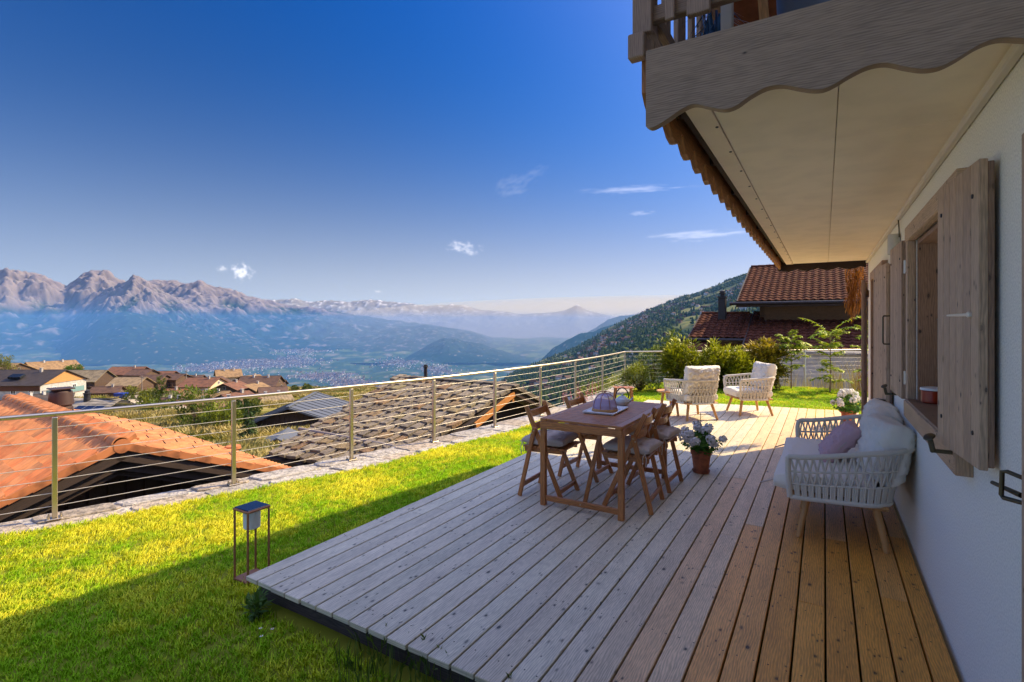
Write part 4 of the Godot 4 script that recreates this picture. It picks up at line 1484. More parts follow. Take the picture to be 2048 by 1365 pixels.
func dining() -> void:
	var t := thing("dining_table", "brown slatted wooden dining table on the deck", "table", Vector3(-1.70, 0, -4.54))
	var hx := 0.36
	var hz := 0.665
	var st := ms()
	for s in [-1.0, 1.0]:
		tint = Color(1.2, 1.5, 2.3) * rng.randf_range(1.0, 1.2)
		st = ms()
		bx(st, Vector3(s * (hx - 0.03), 0.728, 0), Vector3(0.06, 0.024, hz * 2), Basis(), 0.003)
		obj("side_board", st, M.acacia, t)
	for k in 24:
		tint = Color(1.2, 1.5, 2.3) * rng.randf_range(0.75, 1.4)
		st = ms()
		bx(st, Vector3(0, 0.729, -hz + 0.027 + k * (hz * 2 - 0.054) / 23.0), Vector3(hx * 2 - 0.122, 0.02, 0.043), Basis(), 0.003)
		obj("tabletop_slat", st, M.acacia, t)
	tint = Color(1, 1, 1)
	for s in [-1.0, 1.0]:
		st = ms()
		bx(st, Vector3(0, 0.683, s * (hz - 0.012)), Vector3(hx * 2 - 0.01, 0.062, 0.022), Basis(), 0.003)
		obj("apron", st, M.acacia, t)
		st = ms()
		bx(st, Vector3(s * (hx - 0.012), 0.683, 0), Vector3(0.022, 0.062, hz * 2 - 0.05), Basis(), 0.003)
		obj("apron", st, M.acacia, t)
		for q in [-1.0, 1.0]:
			st = ms()
			tint = Color(1, 1, 1) * rng.randf_range(0.85, 1.1)
			bx(st, Vector3(s * (hx - 0.018), 0.357, q * (hz - 0.03)), Vector3(0.048, 0.712, 0.042), Basis(), 0.004)
			obj("leg", st, M.acacia, t)
		st = ms()
		bx(st, Vector3(0, 0.065, s * (hz - 0.03)), Vector3(hx * 2 - 0.085, 0.045, 0.024), Basis(), 0.003)
		var o := obj("stretcher", st, M.acacia, t)
		st = ms()
		lathe(st, [Vector2(0.006, 0), Vector2(0.005, 0.003), Vector2(0, 0.0035)], 8, Vector3(0.0, 0.065, s * (hz - 0.0175)), Basis(Vector3.RIGHT, s * PI * 0.5))
		obj("bolt", st, M.steel, o)
	st = ms()
	bar(st, Vector3(-0.06, 0.0, 0.41), Vector3(0.09, 0.66, 0.41), 0.036, 0.02, Vector3.RIGHT, 0.003)
	obj("gate_leg", st, M.acacia, t)
	var labels := ["folding chair at the near end of the table, on the lawn side", "folding chair at the far end of the table, on the lawn side", "folding chair nearest the camera, on the house side of the table", "folding chair on the house side of the table, beside the terracotta flower pot"]
	var pads := ["grey tufted cushion on the near chair of the lawn side", "grey cushion on the far chair of the lawn side, half hidden by the table", "grey cushion on the near chair of the house side", "grey cushion on the chair beside the terracotta flower pot"]
	var at := [Vector3(-2.135, 0, -4.21), Vector3(-2.07, 0, -4.90), Vector3(-1.405, 0, -4.34), Vector3(-1.40, 0, -4.97)]
	var turn := [0.03, -0.04, PI + 0.05, PI - 0.03]
	var chair := folding_chair(labels[0])
	var pad := seat_pad(pads[0])
	for i in 4:
		if i == 0:
			chair.position = at[0]
			chair.rotation.y = turn[0]
			pad.position = at[0] + Vector3(0.005, 0.457, 0)
			pad.rotation.y = turn[0] + 0.04
		else:
			dup(chair, "folding_chair", labels[i], at[i], turn[i])
			dup(pad, "seat_cushion", pads[i], at[i] + Vector3(0, 0.457, 0), turn[i] + rng.randf_range(-0.07, 0.07))
	# on the table
	var y := 0.7415
	var tr := thing("serving_tray", "flat white patterned tray in the middle of the dining table", "tray", Vector3(-1.705, y, -4.485), 0.03)
	st = ms()
	bx(st, Vector3(0, 0.004, 0), Vector3(0.27, 0.006, 0.41), Basis(), 0.002)
	obj("base", st, M.dark_timber, tr)
	st = ms()
	tint = Color(1, 1, 1)
	bx(st, Vector3(0, 0.0095, 0), Vector3(0.262, 0.004, 0.402), Basis(), 0.001)
	obj("surface", st, M.white_enamel, tr)
	st = ms()
	for s in [-1.0, 1.0]:
		bx(st, Vector3(s * 0.138, 0.012, 0), Vector3(0.01, 0.018, 0.43), Basis(Vector3(0, 0, 1), -s * 0.5), 0.002)
		bx(st, Vector3(0, 0.012, s * 0.208), Vector3(0.27, 0.018, 0.01), Basis(Vector3(1, 0, 0), s * 0.5), 0.002)
	obj("rim", st, M.white_enamel, tr)
	# blue-grey print on the tray: little flecks
	st = ms()
	tint = Color(0.25, 0.28, 0.36)
	for i in 46:
		var p := Vector3(rng.randf_range(-0.12, 0.12), 0.0118, rng.randf_range(-0.19, 0.19))
		bx(st, p, Vector3(rng.randf_range(0.008, 0.02), 0.0008, rng.randf_range(0.004, 0.009)), Basis(Vector3.UP, rng.randf() * TAU))
	obj("print", st, M.gloss, tr).set_meta("kind", "stuff")
	tint = Color(1, 1, 1)
	var cl := thing("food_cover", "domed lilac net food cover with dark ribs on the white tray", "food cover", Vector3(-1.69, y + 0.013, -4.42))
	st = ms()
	var dome := []
	for i in 11:
		var u := i / 10.0 * PI * 0.5
		dome.append(Vector2(0.108 * pow(cos(u), 0.75), 0.022 + 0.135 * sin(u)))
	lathe(st, dome, 32)
	obj("net", st, M.mesh_net, cl)
	for k in 8:
		st = ms()
		var pts := []
		for d in dome: pts.append(Vector3(cos(TAU * k / 8.0) * d.x * 1.01, d.y, sin(TAU * k / 8.0) * d.x * 1.01))
		tube(st, pts, 0.0028, 5)
		obj("rib", st, M.copper, cl)
	st = ms()
	lathe(st, [Vector2(0, 0), Vector2(0.116, 0), Vector2(0.118, 0.008), Vector2(0.116, 0.022), Vector2(0.108, 0.024), Vector2(0.106, 0.012), Vector2(0, 0.010)], 32)
	obj("base_ring", st, M.oiled_pine, cl)
	st = ms()
	lathe(st, [Vector2(0, 0.155), Vector2(0.008, 0.157), Vector2(0.005, 0.166), Vector2(0.011, 0.175), Vector2(0, 0.183)], 12)
	for k in 3: tube(st, [Vector3(0, 0.165, 0), Vector3(cos(k * 2.3) * 0.03, 0.178, sin(k * 2.3) * 0.03), Vector3(cos(k * 2.3) * 0.055, 0.168, sin(k * 2.3) * 0.055)], 0.003, 5)
	obj("knob", st, M.copper, cl)
	var tp := thing("teapot", "pale grey teapot with a black hoop handle behind the food cover", "teapot", Vector3(-1.685, y, -4.87), 0.5)
	st = ms()
	lathe(st, [Vector2(0, 0), Vector2(0.048, 0), Vector2(0.064, 0.016), Vector2(0.070, 0.040), Vector2(0.062, 0.064), Vector2(0.040, 0.080), Vector2(0.034, 0.082)], 28)
	obj("body", st, M.porcelain, tp)
	st = ms()
	lathe(st, [Vector2(0.037, 0.081), Vector2(0.034, 0.088), Vector2(0.010, 0.094), Vector2(0.006, 0.100), Vector2(0.010, 0.108), Vector2(0, 0.112)], 20)
	obj("lid", st, M.porcelain, tp)
	st = ms()
	tube(st, [Vector3(0.05, 0.035, 0), Vector3(0.085, 0.05, 0), Vector3(0.105, 0.078, 0)], 0.016, 10, false, 0.008)
	obj("spout", st, M.porcelain, tp)
	st = ms()
	var hp := []
	for i in 17:
		var u := lerpf(-0.15, PI + 0.15, i / 16.0)
		hp.append(Vector3(cos(u) * 0.062, 0.082 + sin(u) * 0.088, 0))
	tube(st, hp, 0.0055, 8)
	obj("handle", st, M.dark_metal, tp)


# ---------- woven lounge furniture ----------
# a rope-woven tub: top rail and lower ring given as two lines of points of equal length
func woven(c: Node3D, top: Array, low: Array, n: int, rope_r: float) -> void:
	var st := ms()
	var tp := resample(top, n)
	var lp := resample(low, n)
	var frame := top.duplicate()
	tube(st, [lp[0]] + corner(lp[0], tp[0], tp[2]) + tp.slice(2, n - 2) + corner(tp[n - 3], tp[n - 1], lp[n - 1]) + [lp[n - 1]], 0.019, 10)
	obj("top_rail", st, M.rope, c)
	st = ms()
	tube(st, lp, 0.017, 10)
	obj("lower_rail", st, M.rope, c)
	for f in [0.36, 0.66]:
		st = ms()
		var b := []
		for i in n: b.append((tp[i] as Vector3).lerp(lp[i], f))
		tube(st, b, rope_r * 1.1, 6)
		obj("band", st, M.rope, c)
	st = ms()
	for i in range(0, n - 2, 1):
		var a0: Vector3 = tp[i]
		var a1: Vector3 = tp[i + 1]
		var m0 := a0.lerp(lp[i], 0.36)
		var m1 := a1.lerp(lp[i + 1], 0.36)
		var q0 := a0.lerp(lp[i], 0.66)
		var q1 := a1.lerp(lp[i + 1], 0.66)
		if i % 2 == 0:
			tube(st, [a0, m1], rope_r, 5)
			tube(st, [m1, q0], rope_r, 5)
		else:
			tube(st, [a1, m0], rope_r, 5)
			tube(st, [m0, q1], rope_r, 5)
		tube(st, [q0.lerp(q1, 0.2), (lp[i] as Vector3).lerp(lp[i + 1], 0.2)], rope_r, 5)
		if i % 2 == 0: tube(st, [q0.lerp(q1, 0.65), (lp[i] as Vector3).lerp(lp[i + 1], 0.65)], rope_r, 5)
	obj("rope_weave", st, M.rope, c).set_meta("kind", "stuff")


func corner(a: Vector3, b: Vector3, c: Vector3) -> Array:
	var p := []
	var s := a.lerp(b, 0.62)
	for i in 6:
		var t := i / 5.0
		p.append(s.lerp(b, t).lerp(b.lerp(c, t), t))
	return p


func resample(pts: Array, n: int) -> Array:
	var L := [0.0]
	for i in range(1, pts.size()): L.append(L[-1] + (pts[i] as Vector3).distance_to(pts[i - 1]))
	var out := []
	var k := 0
	for i in n:
		var d: float = L[-1] * i / (n - 1)
		while k < pts.size() - 2 and L[k + 1] < d: k += 1
		out.append((pts[k] as Vector3).lerp(pts[k + 1], clampf((d - L[k]) / maxf(L[k + 1] - L[k], 1e-6), 0, 1)))
	return out


# U-shaped plan open towards +x, half width hw, from x0 (back) to x1 (front), corner radius r
func u_plan(x0: float, x1: float, hw: float, r: float, y_front: float, y_back: float) -> Array:
	var p := []
	for i in 9: p.append(Vector3(lerpf(x1, x0 + r, i / 8.0), 0, hw))
	for i in range(1, 9):
		var u := PI * 0.5 * i / 8.0
		p.append(Vector3(x0 + r - sin(u) * r, 0, hw - r + cos(u) * r))
	for i in range(1, 9): p.append(Vector3(x0, 0, lerpf(hw - r, -(hw - r), i / 8.0)))
	for i in range(1, 9):
		var u := PI * 0.5 * i / 8.0
		p.append(Vector3(x0 + r - cos(u) * r, 0, -(hw - r) - sin(u) * r))
	for i in range(1, 9): p.append(Vector3(lerpf(x0 + r, x1, i / 8.0), 0, -hw))
	return p.map(func(v): return Vector3(v.x, lerpf(y_back, y_front, smoothstep(x0, x1, v.x)), v.z))


func wooden_leg(c: Node3D, top: Vector3, foot: Vector3) -> void:
	var st := ms()
	tint = Color(1, 1, 1) * rng.randf_range(0.9, 1.1)
	tube(st, [foot, foot.lerp(top, 0.02), top], 0.014, 12, false, 0.024)
	obj("leg", st, M.leg_wood, c)
	tint = Color(1, 1, 1)


func armchair(label: String) -> Node3D:
	var c := thing("armchair", label, "armchair", Vector3.ZERO, 0, "rope armchairs at the far end of the deck")
	woven(c, u_plan(-0.34, 0.30, 0.35, 0.24, 0.60, 0.64), u_plan(-0.29, 0.27, 0.30, 0.22, 0.27, 0.27), 58, 0.0075)
	var st := ms()
	bx(st, Vector3(0.0, 0.275, 0), Vector3(0.56, 0.025, 0.56), Basis(), 0.01)
	obj("seat_base", st, M.oiled_pine, c)
	for e in [[-1, -1], [-1, 1], [1, -1], [1, 1]]:
		wooden_leg(c, Vector3(e[0] * 0.20, 0.27, e[1] * 0.20), Vector3(e[0] * 0.27, 0, e[1] * 0.27))
	return c


func lounge() -> void:
	var st := ms()
	# armchairs: front is local +x
	var a := armchair("rope armchair seen from behind, cream back cushion towards the camera")
	var t1 := atan2(0.72, -0.69)
	a.position = Vector3(-1.83, 0, -8.72)
	a.rotation.y = t1
	var t2 := atan2(-0.50, -0.86)
	var b := dup(a, "armchair", "rope armchair turned to the left on the sunny end of the deck", Vector3(-1.10, 0, -9.66), t2)
	var names := [["cream seat cushion of the armchair seen from behind", "plump cream back cushion of the armchair seen from behind"], ["cream seat cushion of the armchair turned to the left", "cream back cushion of the armchair turned to the left"]]
	for i in 2:
		var ch: Node3D = [a, b][i]
		var s := thing("seat_cushion", names[i][0], "cushion", ch.position + Vector3(0, 0.288, 0), ch.rotation.y)
		st = ms()
		cushion(st, 0.60, 0.56, 0.15, Transform3D(Basis(), Vector3(0.03, 0.075, 0)), 0.16, 0.006, 0, 0.0, 5 + i)
		obj("pad", st, M.fabric_cream, s)
		var k := thing("back_cushion", names[i][1], "cushion", ch.position + Vector3(0, 0.43, 0), ch.rotation.y)
		st = ms()
		cushion(st, 0.44, 0.58, 0.20, Transform3D(Basis(Vector3(0, 0, 1), PI * 0.5 + 0.22), Vector3(-0.235, 0.215, 0)), 0.26, 0.03, 0, 0.0, 15 + i)
		obj("pad", st, M.fabric_cream, k)
	# sofa along the wall, front towards -x
	var s := thing("sofa", "pale grey rope-woven sofa against the white wall", "sofa", Vector3(0.10, 0, -4.95), PI)
	woven(s, u_plan(-0.37, 0.33, 0.80, 0.20, 0.60, 0.70), u_plan(-0.29, 0.31, 0.755, 0.18, 0.305, 0.325), 122, 0.0078)
	st = ms()
	bx(st, Vector3(0.02, 0.305, 0), Vector3(0.58, 0.03, 1.46), Basis(), 0.01)
	obj("seat_base", st, M.oiled_pine, s)
	for e in [[-1, -1], [-1, 1], [1, -1], [1, 1], [-1, 0], [1, 0]]:
		wooden_leg(s, Vector3(e[0] * 0.20, 0.30, e[1] * 0.62), Vector3(e[0] * 0.26, 0, e[1] * 0.68))
	var sc := thing("seat_cushion", "long white seat cushion of the sofa", "cushion", Vector3(0.10, 0.322, -4.95), PI)
	st = ms()
	cushion(st, 0.62, 1.46, 0.15, Transform3D(Basis(), Vector3(0.11, 0.072, 0)), 0.13, 0.008, 0, 0.0, 31)
	obj("pad", st, M.fabric_cream, sc)
	st = ms()
	for z in [-0.60, 0.70]:
		st = ms()
		tube(st, [Vector3(0.40, 0.06, z), Vector3(0.46, 0.03, z + 0.02), Vector3(0.52, 0.0, z + 0.035)], 0.006, 5)
		obj("tie", st, M.fabric_grey, sc)
	var bl := ["big white back cushion at the near end of the sofa", "white back cushion in the middle of the sofa", "white back cushion at the far end of the sofa"]
	for i in 3:
		var z: float = [-4.52, -5.00, -5.48][i]
		var k := thing("back_cushion", bl[i], "cushion", Vector3(0.355, 0.455, z), PI, "back cushions of the sofa")
		st = ms()
		cushion(st, 0.42, 0.54, 0.23, Transform3D(Basis(Vector3.UP, [0.16, -0.05, 0.04][i]) * Basis(Vector3(0, 0, 1), PI * 0.5 + 0.20), Vector3(-0.01 - 0.02 * i, 0.20, 0)), 0.30, 0.022, 0, 0.0, 41 + i)
		obj("pad", st, M.fabric_cream, k)
	var pk := thing("throw_pillow", "small dusty pink pillow leaning on the sofa's back cushions", "pillow", Vector3(0.055, 0.455, -4.86), PI)
	st = ms()
	cushion(st, 0.36, 0.38, 0.13, Transform3D(Basis(Vector3.UP, 0.06) * Basis(Vector3(0, 0, 1), PI * 0.5 + 0.72), Vector3(-0.05, 0.150, 0)), 0.36, 0.02, 0, 0.0, 51)
	obj("pad", st, M.fabric_pink, pk)
	st = ms()
	var pp := []
	for i in 25:
		var u := TAU * i / 24.0
		var q := Vector2(cos(u), sin(u))
		q = q / maxf(absf(q.x), absf(q.y)) * Vector2(0.172, 0.182) * (1.0 - 0.05 * (1.0 - absf(absf(q.x) - absf(q.y))))
		pp.append(Transform3D(Basis(Vector3.UP, 0.06) * Basis(Vector3(0, 0, 1), PI * 0.5 + 0.72), Vector3(-0.05, 0.150, 0)) * Vector3(q.x, 0, q.y))
	tube(st, pp, 0.004, 6)
	obj("piping", st, M.fabric_grey, pk)
	# little round table between the armchairs
	var rt := thing("side_table", "small round wooden side table left of the armchairs", "table", Vector3(-2.22, 0, -8.80))
	st = ms()
	lathe(st, [Vector2(0, 0.385), Vector2(0.20, 0.385), Vector2(0.215, 0.392), Vector2(0.215, 0.402), Vector2(0.21, 0.408), Vector2(0, 0.408)], 36)
	obj("tabletop", st, M.leg_wood, rt)
	for k in 3: wooden_leg(rt, Vector3(cos(k * TAU / 3 + 0.4) * 0.11, 0.386, sin(k * TAU / 3 + 0.4) * 0.11), Vector3(cos(k * TAU / 3 + 0.4) * 0.17, 0, sin(k * TAU / 3 + 0.4) * 0.17))
	var cup := thing("tealight_holder", "dark round tealight holder on the small round table", "candle holder", Vector3(-2.17, 0.408, -8.82))
	st = ms()
	lathe(st, [Vector2(0, 0), Vector2(0.04, 0), Vector2(0.048, 0.09), Vector2(0.05, 0.15), Vector2(0.046, 0.15), Vector2(0.04, 0.02), Vector2(0, 0.02)], 20)
	obj("bowl", st, M.grey_metal, cup)
	st = ms()
	lathe(st, [Vector2(0, 0.02), Vector2(0.03, 0.02), Vector2(0.03, 0.10), Vector2(0, 0.102)], 14)
	obj("candle", st, M.cream_paint, cup)


# ---------- small things ----------
func small_things() -> void:
	var st := ms()
	# solar lantern on the lawn
	var l := thing("solar_lantern", "rusty tall solar lantern standing on the lawn at the deck corner", "lantern", Vector3(-3.285, -0.165, -2.07))
	for e in [[-1, -1], [1, -1], [1, 1], [-1, 1]]:
		st = ms()
		bx(st, Vector3(e[0] * 0.074, 0.235, e[1] * 0.074), Vector3(0.012, 0.47, 0.012), Basis(), 0.002)
		obj("leg", st, M.copper, l)
	st = ms()
	bx(st, Vector3(0, 0.012, 0), Vector3(0.16, 0.014, 0.16), Basis(), 0.003)
	obj("base_plate", st, M.copper, l)
	st = ms()
	bx(st, Vector3(0, 0.474, 0), Vector3(0.168, 0.016, 0.168), Basis(), 0.004)
	obj("top_frame", st, M.copper, l)
	st = ms()
	bx(st, Vector3(0, 0.484, 0), Vector3(0.152, 0.005, 0.152), Basis(), 0.002)
	obj("solar_panel", st, M.solar, l)
	st = ms()
	lathe(st, [Vector2(0, 0.34), Vector2(0.046, 0.34), Vector2(0.052, 0.345), Vector2(0.054, 0.45), Vector2(0.05, 0.466), Vector2(0, 0.466)], 24)
	obj("lamp_shade", st, M.lamp_plastic, l)
	# stool by the wall
	var s := thing("stool", "little wooden stool on the lawn near the far railing posts", "stool", Vector3(-3.42, -0.20, -9.95), 0.5)
	st = ms()
	for k in 4:
		st = ms()
		bx(st, Vector3(-0.15 + 0.1 * k, 0.455, 0), Vector3(0.09, 0.02, 0.24), Basis(), 0.004)
		obj("seat_slat", st, M.acacia, s)
	for e in [[-1, -1], [1, -1], [1, 1], [-1, 1]]:
		st = ms()
		bar(st, Vector3(e[0] * 0.19, 0, e[1] * 0.11), Vector3(e[0] * 0.15, 0.445, e[1] * 0.09), 0.03, 0.03, Vector3.RIGHT, 0.003)
		obj("leg", st, M.acacia, s)
	st = ms()
	bx(st, Vector3(0, 0.18, 0.1), Vector3(0.33, 0.025, 0.018), Basis(), 0.002)
	obj("stretcher", st, M.acacia, s)
	# jars on the window sill
	var j := thing("preserve_jar", "glass jar of red preserve with a white lid on the window sill", "jar", Vector3(0.585, 1.042, -4.17))
	st = ms()
	tint = Color(0.34, 0.035, 0.010)
	lathe(st, [Vector2(0, 0), Vector2(0.052, 0), Vector2(0.058, 0.008), Vector2(0.058, 0.074), Vector2(0.05, 0.08)], 24)
	obj("contents", st, M.gloss, j)
	tint = Color(1, 1, 1)
	st = ms()
	lathe(st, [Vector2(0.053, 0.080), Vector2(0.064, 0.080), Vector2(0.062, 0.094), Vector2(0.03, 0.100), Vector2(0, 0.100)], 24)
	obj("lid", st, M.white_enamel, j)
	var g := thing("candle_glass", "pale green candle glass behind the shutter on the window sill", "candle", Vector3(0.66, 1.042, -3.98))
	st = ms()
	tint = Color(0.55, 0.58, 0.25)
	lathe(st, [Vector2(0, 0), Vector2(0.032, 0), Vector2(0.035, 0.085), Vector2(0.031, 0.085), Vector2(0.029, 0.06), Vector2(0, 0.06)], 18)
	obj("cup", st, M.gloss, g)
	tint = Color(1, 1, 1)
	# wall light with its cable
	var w := thing("wall_lamp", "beige half-round wall lamp above the second shutter", "lamp", Vector3(0.48, 2.10, -5.17))
	st = ms()
	lathe(st, [Vector2(0.0, 0.0), Vector2(0.040, 0.0), Vector2(0.042, 0.004), Vector2(0.042, 0.156), Vector2(0.038, 0.16), Vector2(0, 0.16)], 24)
	obj("shade", st, M.cream_paint, w)
	st = ms()
	bx(st, Vector3(0.032, 0.08, 0), Vector3(0.018, 0.11, 0.06), Basis(), 0.004)
	obj("wall_plate", st, M.cream_paint, w)
	st = ms()
	tube(st, [Vector3(0.034, 0.13, 0.03), Vector3(0.030, 0.19, 0.05), Vector3(0.028, 0.25, 0.04), Vector3(0.024, 0.285, 0.03)], 0.005, 6)
	obj("cable", st, M.bronze, w)
	# dried corn hung from the balcony's far end
	var c := thing("dried_maize_bundle", "bunch of dry rust-coloured maize leaves hanging from the balcony end", "dried plant", Vector3(0.36, 2.36, -8.84))
	st = ms()
	for i in 230:
		var x := rng.randf_range(-0.09, 0.12)
		var z := rng.randf_range(-0.06, 0.06)
		var y := rng.randf_range(-0.55, 0.0)
		var len := rng.randf_range(0.12, 0.34) * (1.0 - 0.5 * absf(x) / 0.12)
		tint = Color(0.30, 0.115, 0.03) * rng.randf_range(0.4, 1.3)
		var p := [Vector3(x, y, z)]
		for k in 3: p.append(p[-1] + Vector3(rng.randf_range(-0.02, 0.02), -len / 3.0, rng.randf_range(-0.02, 0.02)))
		var sd := Vector3(cos(i), 0, sin(i)) * rng.randf_range(0.004, 0.009)
		for k in 3: quad(st, p[k] - sd, p[k] + sd, p[k + 1] + sd * (0.9 - 0.3 * k), p[k + 1] - sd * (0.9 - 0.3 * k), Vector3(-sin(i), 0.2, cos(i)))
	tint = Color(1, 1, 1)
	obj("leaves", st, M.leaf, c).set_meta("kind", "stuff")
	st = ms()
	tube(st, [Vector3(-0.10, 0.01, 0), Vector3(0.13, 0.01, 0)], 0.008, 6)
	obj("rod", st, M.bronze, c)
	# on the balcony
	var sp := thing("spiky_plant", "dark bluish spiky plant in a pot on the balcony above", "plant", Vector3(-0.41, 2.52, -2.42))
	st = ms()
	lathe(st, [Vector2(0, 0), Vector2(0.05, 0), Vector2(0.065, 0.10), Vector2(0.06, 0.10), Vector2(0, 0.09)], 16)
	obj("pot", st, M.dark_metal, sp)
	st = ms()
	for i in 90:
		var u := rng.randf() * TAU
		var up := rng.randf_range(0.16, 0.34)
		var out := rng.randf_range(0.04, 0.11)
		tint = Color(0.03, 0.10, 0.22) * rng.randf_range(0.5, 2.2)
		var a := Vector3(0, 0.08, 0)
		var b := a + Vector3(cos(u) * out * 0.6, up, sin(u) * out * 0.6)
		var d := a + Vector3(cos(u) * out * 1.6, up * 0.75, sin(u) * out * 1.6)
		var sd := Vector3(-sin(u), 0, cos(u)) * 0.005
		quad(st, a - sd, a + sd, b + sd, b - sd, Vector3(cos(u), 0.5, sin(u)))
		tri(st, b - sd, b + sd, d, Vector3(cos(u), 0.8, sin(u)))
	tint = Color(1, 1, 1)
	obj("fronds", st, M.gloss, sp)
	var pl := thing("planter", "big dark rounded planter with dry grass on the balcony edge", "planter", Vector3(0.08, 2.52, -2.40))
	st = ms()
	lathe(st, [Vector2(0, 0), Vector2(0.17, 0), Vector2(0.24, 0.12), Vector2(0.25, 0.36), Vector2(0.235, 0.36), Vector2(0.21, 0.31), Vector2(0, 0.31)], 28)
	obj("pot", st, M.grey_metal, pl)
	st = ms()
	for i in 160:
		var u := rng.randf() * TAU
		var r := rng.randf_range(0.0, 0.19)
		tint = Color(0.22, 0.18, 0.04) * rng.randf_range(0.4, 1.2)
		var a := Vector3(cos(u) * r, 0.31, sin(u) * r)
		var b := a + Vector3(cos(u) * 0.12, rng.randf_range(0.05, 0.2), sin(u) * 0.12)
		tri(st, a + Vector3(0.004, 0, 0), a - Vector3(0.004, 0, 0), b, Vector3(0, 0.3, 1))
	tint = Color(1, 1, 1)
	obj("grass_tuft", st, M.leaf, pl).set_meta("kind", "stuff")


# ---------- potted flowers ----------
func leaf_disc(st: SurfaceTool, c: Vector3, n: Vector3, r: float) -> void:
	var x := n.cross(Vector3(0.3, 0.7, 0.2)).normalized()
	var z := x.cross(n)
	for k in 6:
		var a := TAU * k / 6.0
		var b := TAU * (k + 1) / 6.0
		var ra := r * (0.85 + 0.15 * (k % 2))
		var rb := r * (0.85 + 0.15 * ((k + 1) % 2))
		tri(st, c - n * r * 0.15, c + (x * cos(a) + z * sin(a)) * ra, c + (x * cos(b) + z * sin(b)) * rb, n)


func flower_pot(label: String, at: Vector3, spread: float, high: float, trellis: bool, seed_: int) -> void:
	var r := RandomNumberGenerator.new()
	r.seed = seed_
	var f := thing("potted_geranium", label, "flower pot", at)
	var st := ms()
	lathe(st, [Vector2(0, 0.012), Vector2(0.072, 0.012), Vector2(0.094, 0.185), Vector2(0.104, 0.19), Vector2(0.107, 0.238), Vector2(0.098, 0.24), Vector2(0.092, 0.21), Vector2(0, 0.205)], 30)
	obj("pot", st, M.terracotta, f)
	st = ms()
	lathe(st, [Vector2(0, 0), Vector2(0.078, 0), Vector2(0.090, 0.028), Vector2(0.086, 0.028), Vector2(0.076, 0.010), Vector2(0, 0.010)], 30)
	obj("saucer", st, M.terracotta, f)
	st = ms()
	for i in 430:
		var u := r.randf() * TAU
		var h := r.randf()
		var q := pow(r.randf(), 0.5) * spread * sin(PI * (0.12 + 0.80 * h)) * 0.95
		var p := Vector3(cos(u) * q, 0.20 + h * high * 0.85, sin(u) * q)
		var n := (Vector3(cos(u), 0.9, sin(u)) + Vector3(r.randf() - 0.5, r.randf() - 0.5, r.randf() - 0.5)).normalized()
		tint = Color(0.045, 0.13, 0.022).lerp(Color(0.11, 0.24, 0.03), r.randf())
		leaf_disc(st, p, n, r.randf_range(0.014, 0.028))
	obj("foliage", st, M.leaf, f)
	st = ms()
	tint = Color(0.09, 0.16, 0.03)
	var heads := []
	for i in 19:
		var u := r.randf() * TAU
		var h := r.randf_range(0.35, 1.0)
		var q := spread * (0.95 - 0.7 * pow((h - 0.35) / 0.65, 2.0)) * r.randf_range(0.75, 1.15)
		heads.append(Vector3(cos(u) * q, 0.22 + h * high, sin(u) * q))
		tube(st, [Vector3(cos(u) * q * 0.25, 0.22, sin(u) * q * 0.25), Vector3(cos(u) * q * 0.7, 0.22 + h * high * 0.6, sin(u) * q * 0.7), heads[-1]], 0.002, 4)
	obj("stems", st, M.leaf, f).set_meta("kind", "stuff")
	for hd in heads:
		st = ms()
		var hr := r.randf_range(0.038, 0.058)
		for k in 60:
			var n := Vector3(r.randf_range(-1, 1), r.randf_range(-0.5, 1), r.randf_range(-1, 1)).normalized()
			tint = Color(0.80, 0.78, 0.74) * r.randf_range(0.85, 1.08)
			leaf_disc(st, hd + n * hr * r.randf_range(0.75, 1.0), (n + Vector3(r.randf() - 0.5, r.randf() - 0.5, r.randf() - 0.5)).normalized(), 0.014)
		obj("flower_head", st, M.petal, f)
	tint = Color(1, 1, 1)
	if trellis:
		st = ms()
		tube(st, [Vector3(0, 0.20, 0.02), Vector3(0, 0.62, 0.02)], 0.0035, 5)
		tube(st, [Vector3(-0.03, 0.60, 0.02), Vector3(0.09, 0.60, -0.02)], 0.003, 5)
		tube(st, [Vector3(-0.03, 0.54, 0.02), Vector3(0.15, 0.545, -0.03)], 0.003, 5)
		obj("trellis", st, M.bronze, f)


func pots() -> void:
	flower_pot("white geranium in a terracotta pot beside the dining table", Vector3(-1.09, 0, -5.59), 0.215, 0.27, true, 61)
	flower_pot("white geranium in a sunlit pot behind the sofa by the house corner", Vector3(0.31, 0, -9.25), 0.25, 0.30, false, 62)


# ---------- the houses below and beside the terrace ----------
const LOOK := 0.5428  # bearing of the viewing direction from -z, in radians


# right, up, ahead of the camera's foot (metres), spread by k about the viewpoint's foot
func ahead(r: float, y: float, d: float, k := 1.0) -> Vector3:
	var f := heading(0.0)
	var s := Vector3(-f.z, 0, f.x)
	return f * d * k + s * r * k + Vector3(0, 1.55 + (y - 1.55) * k, 0)


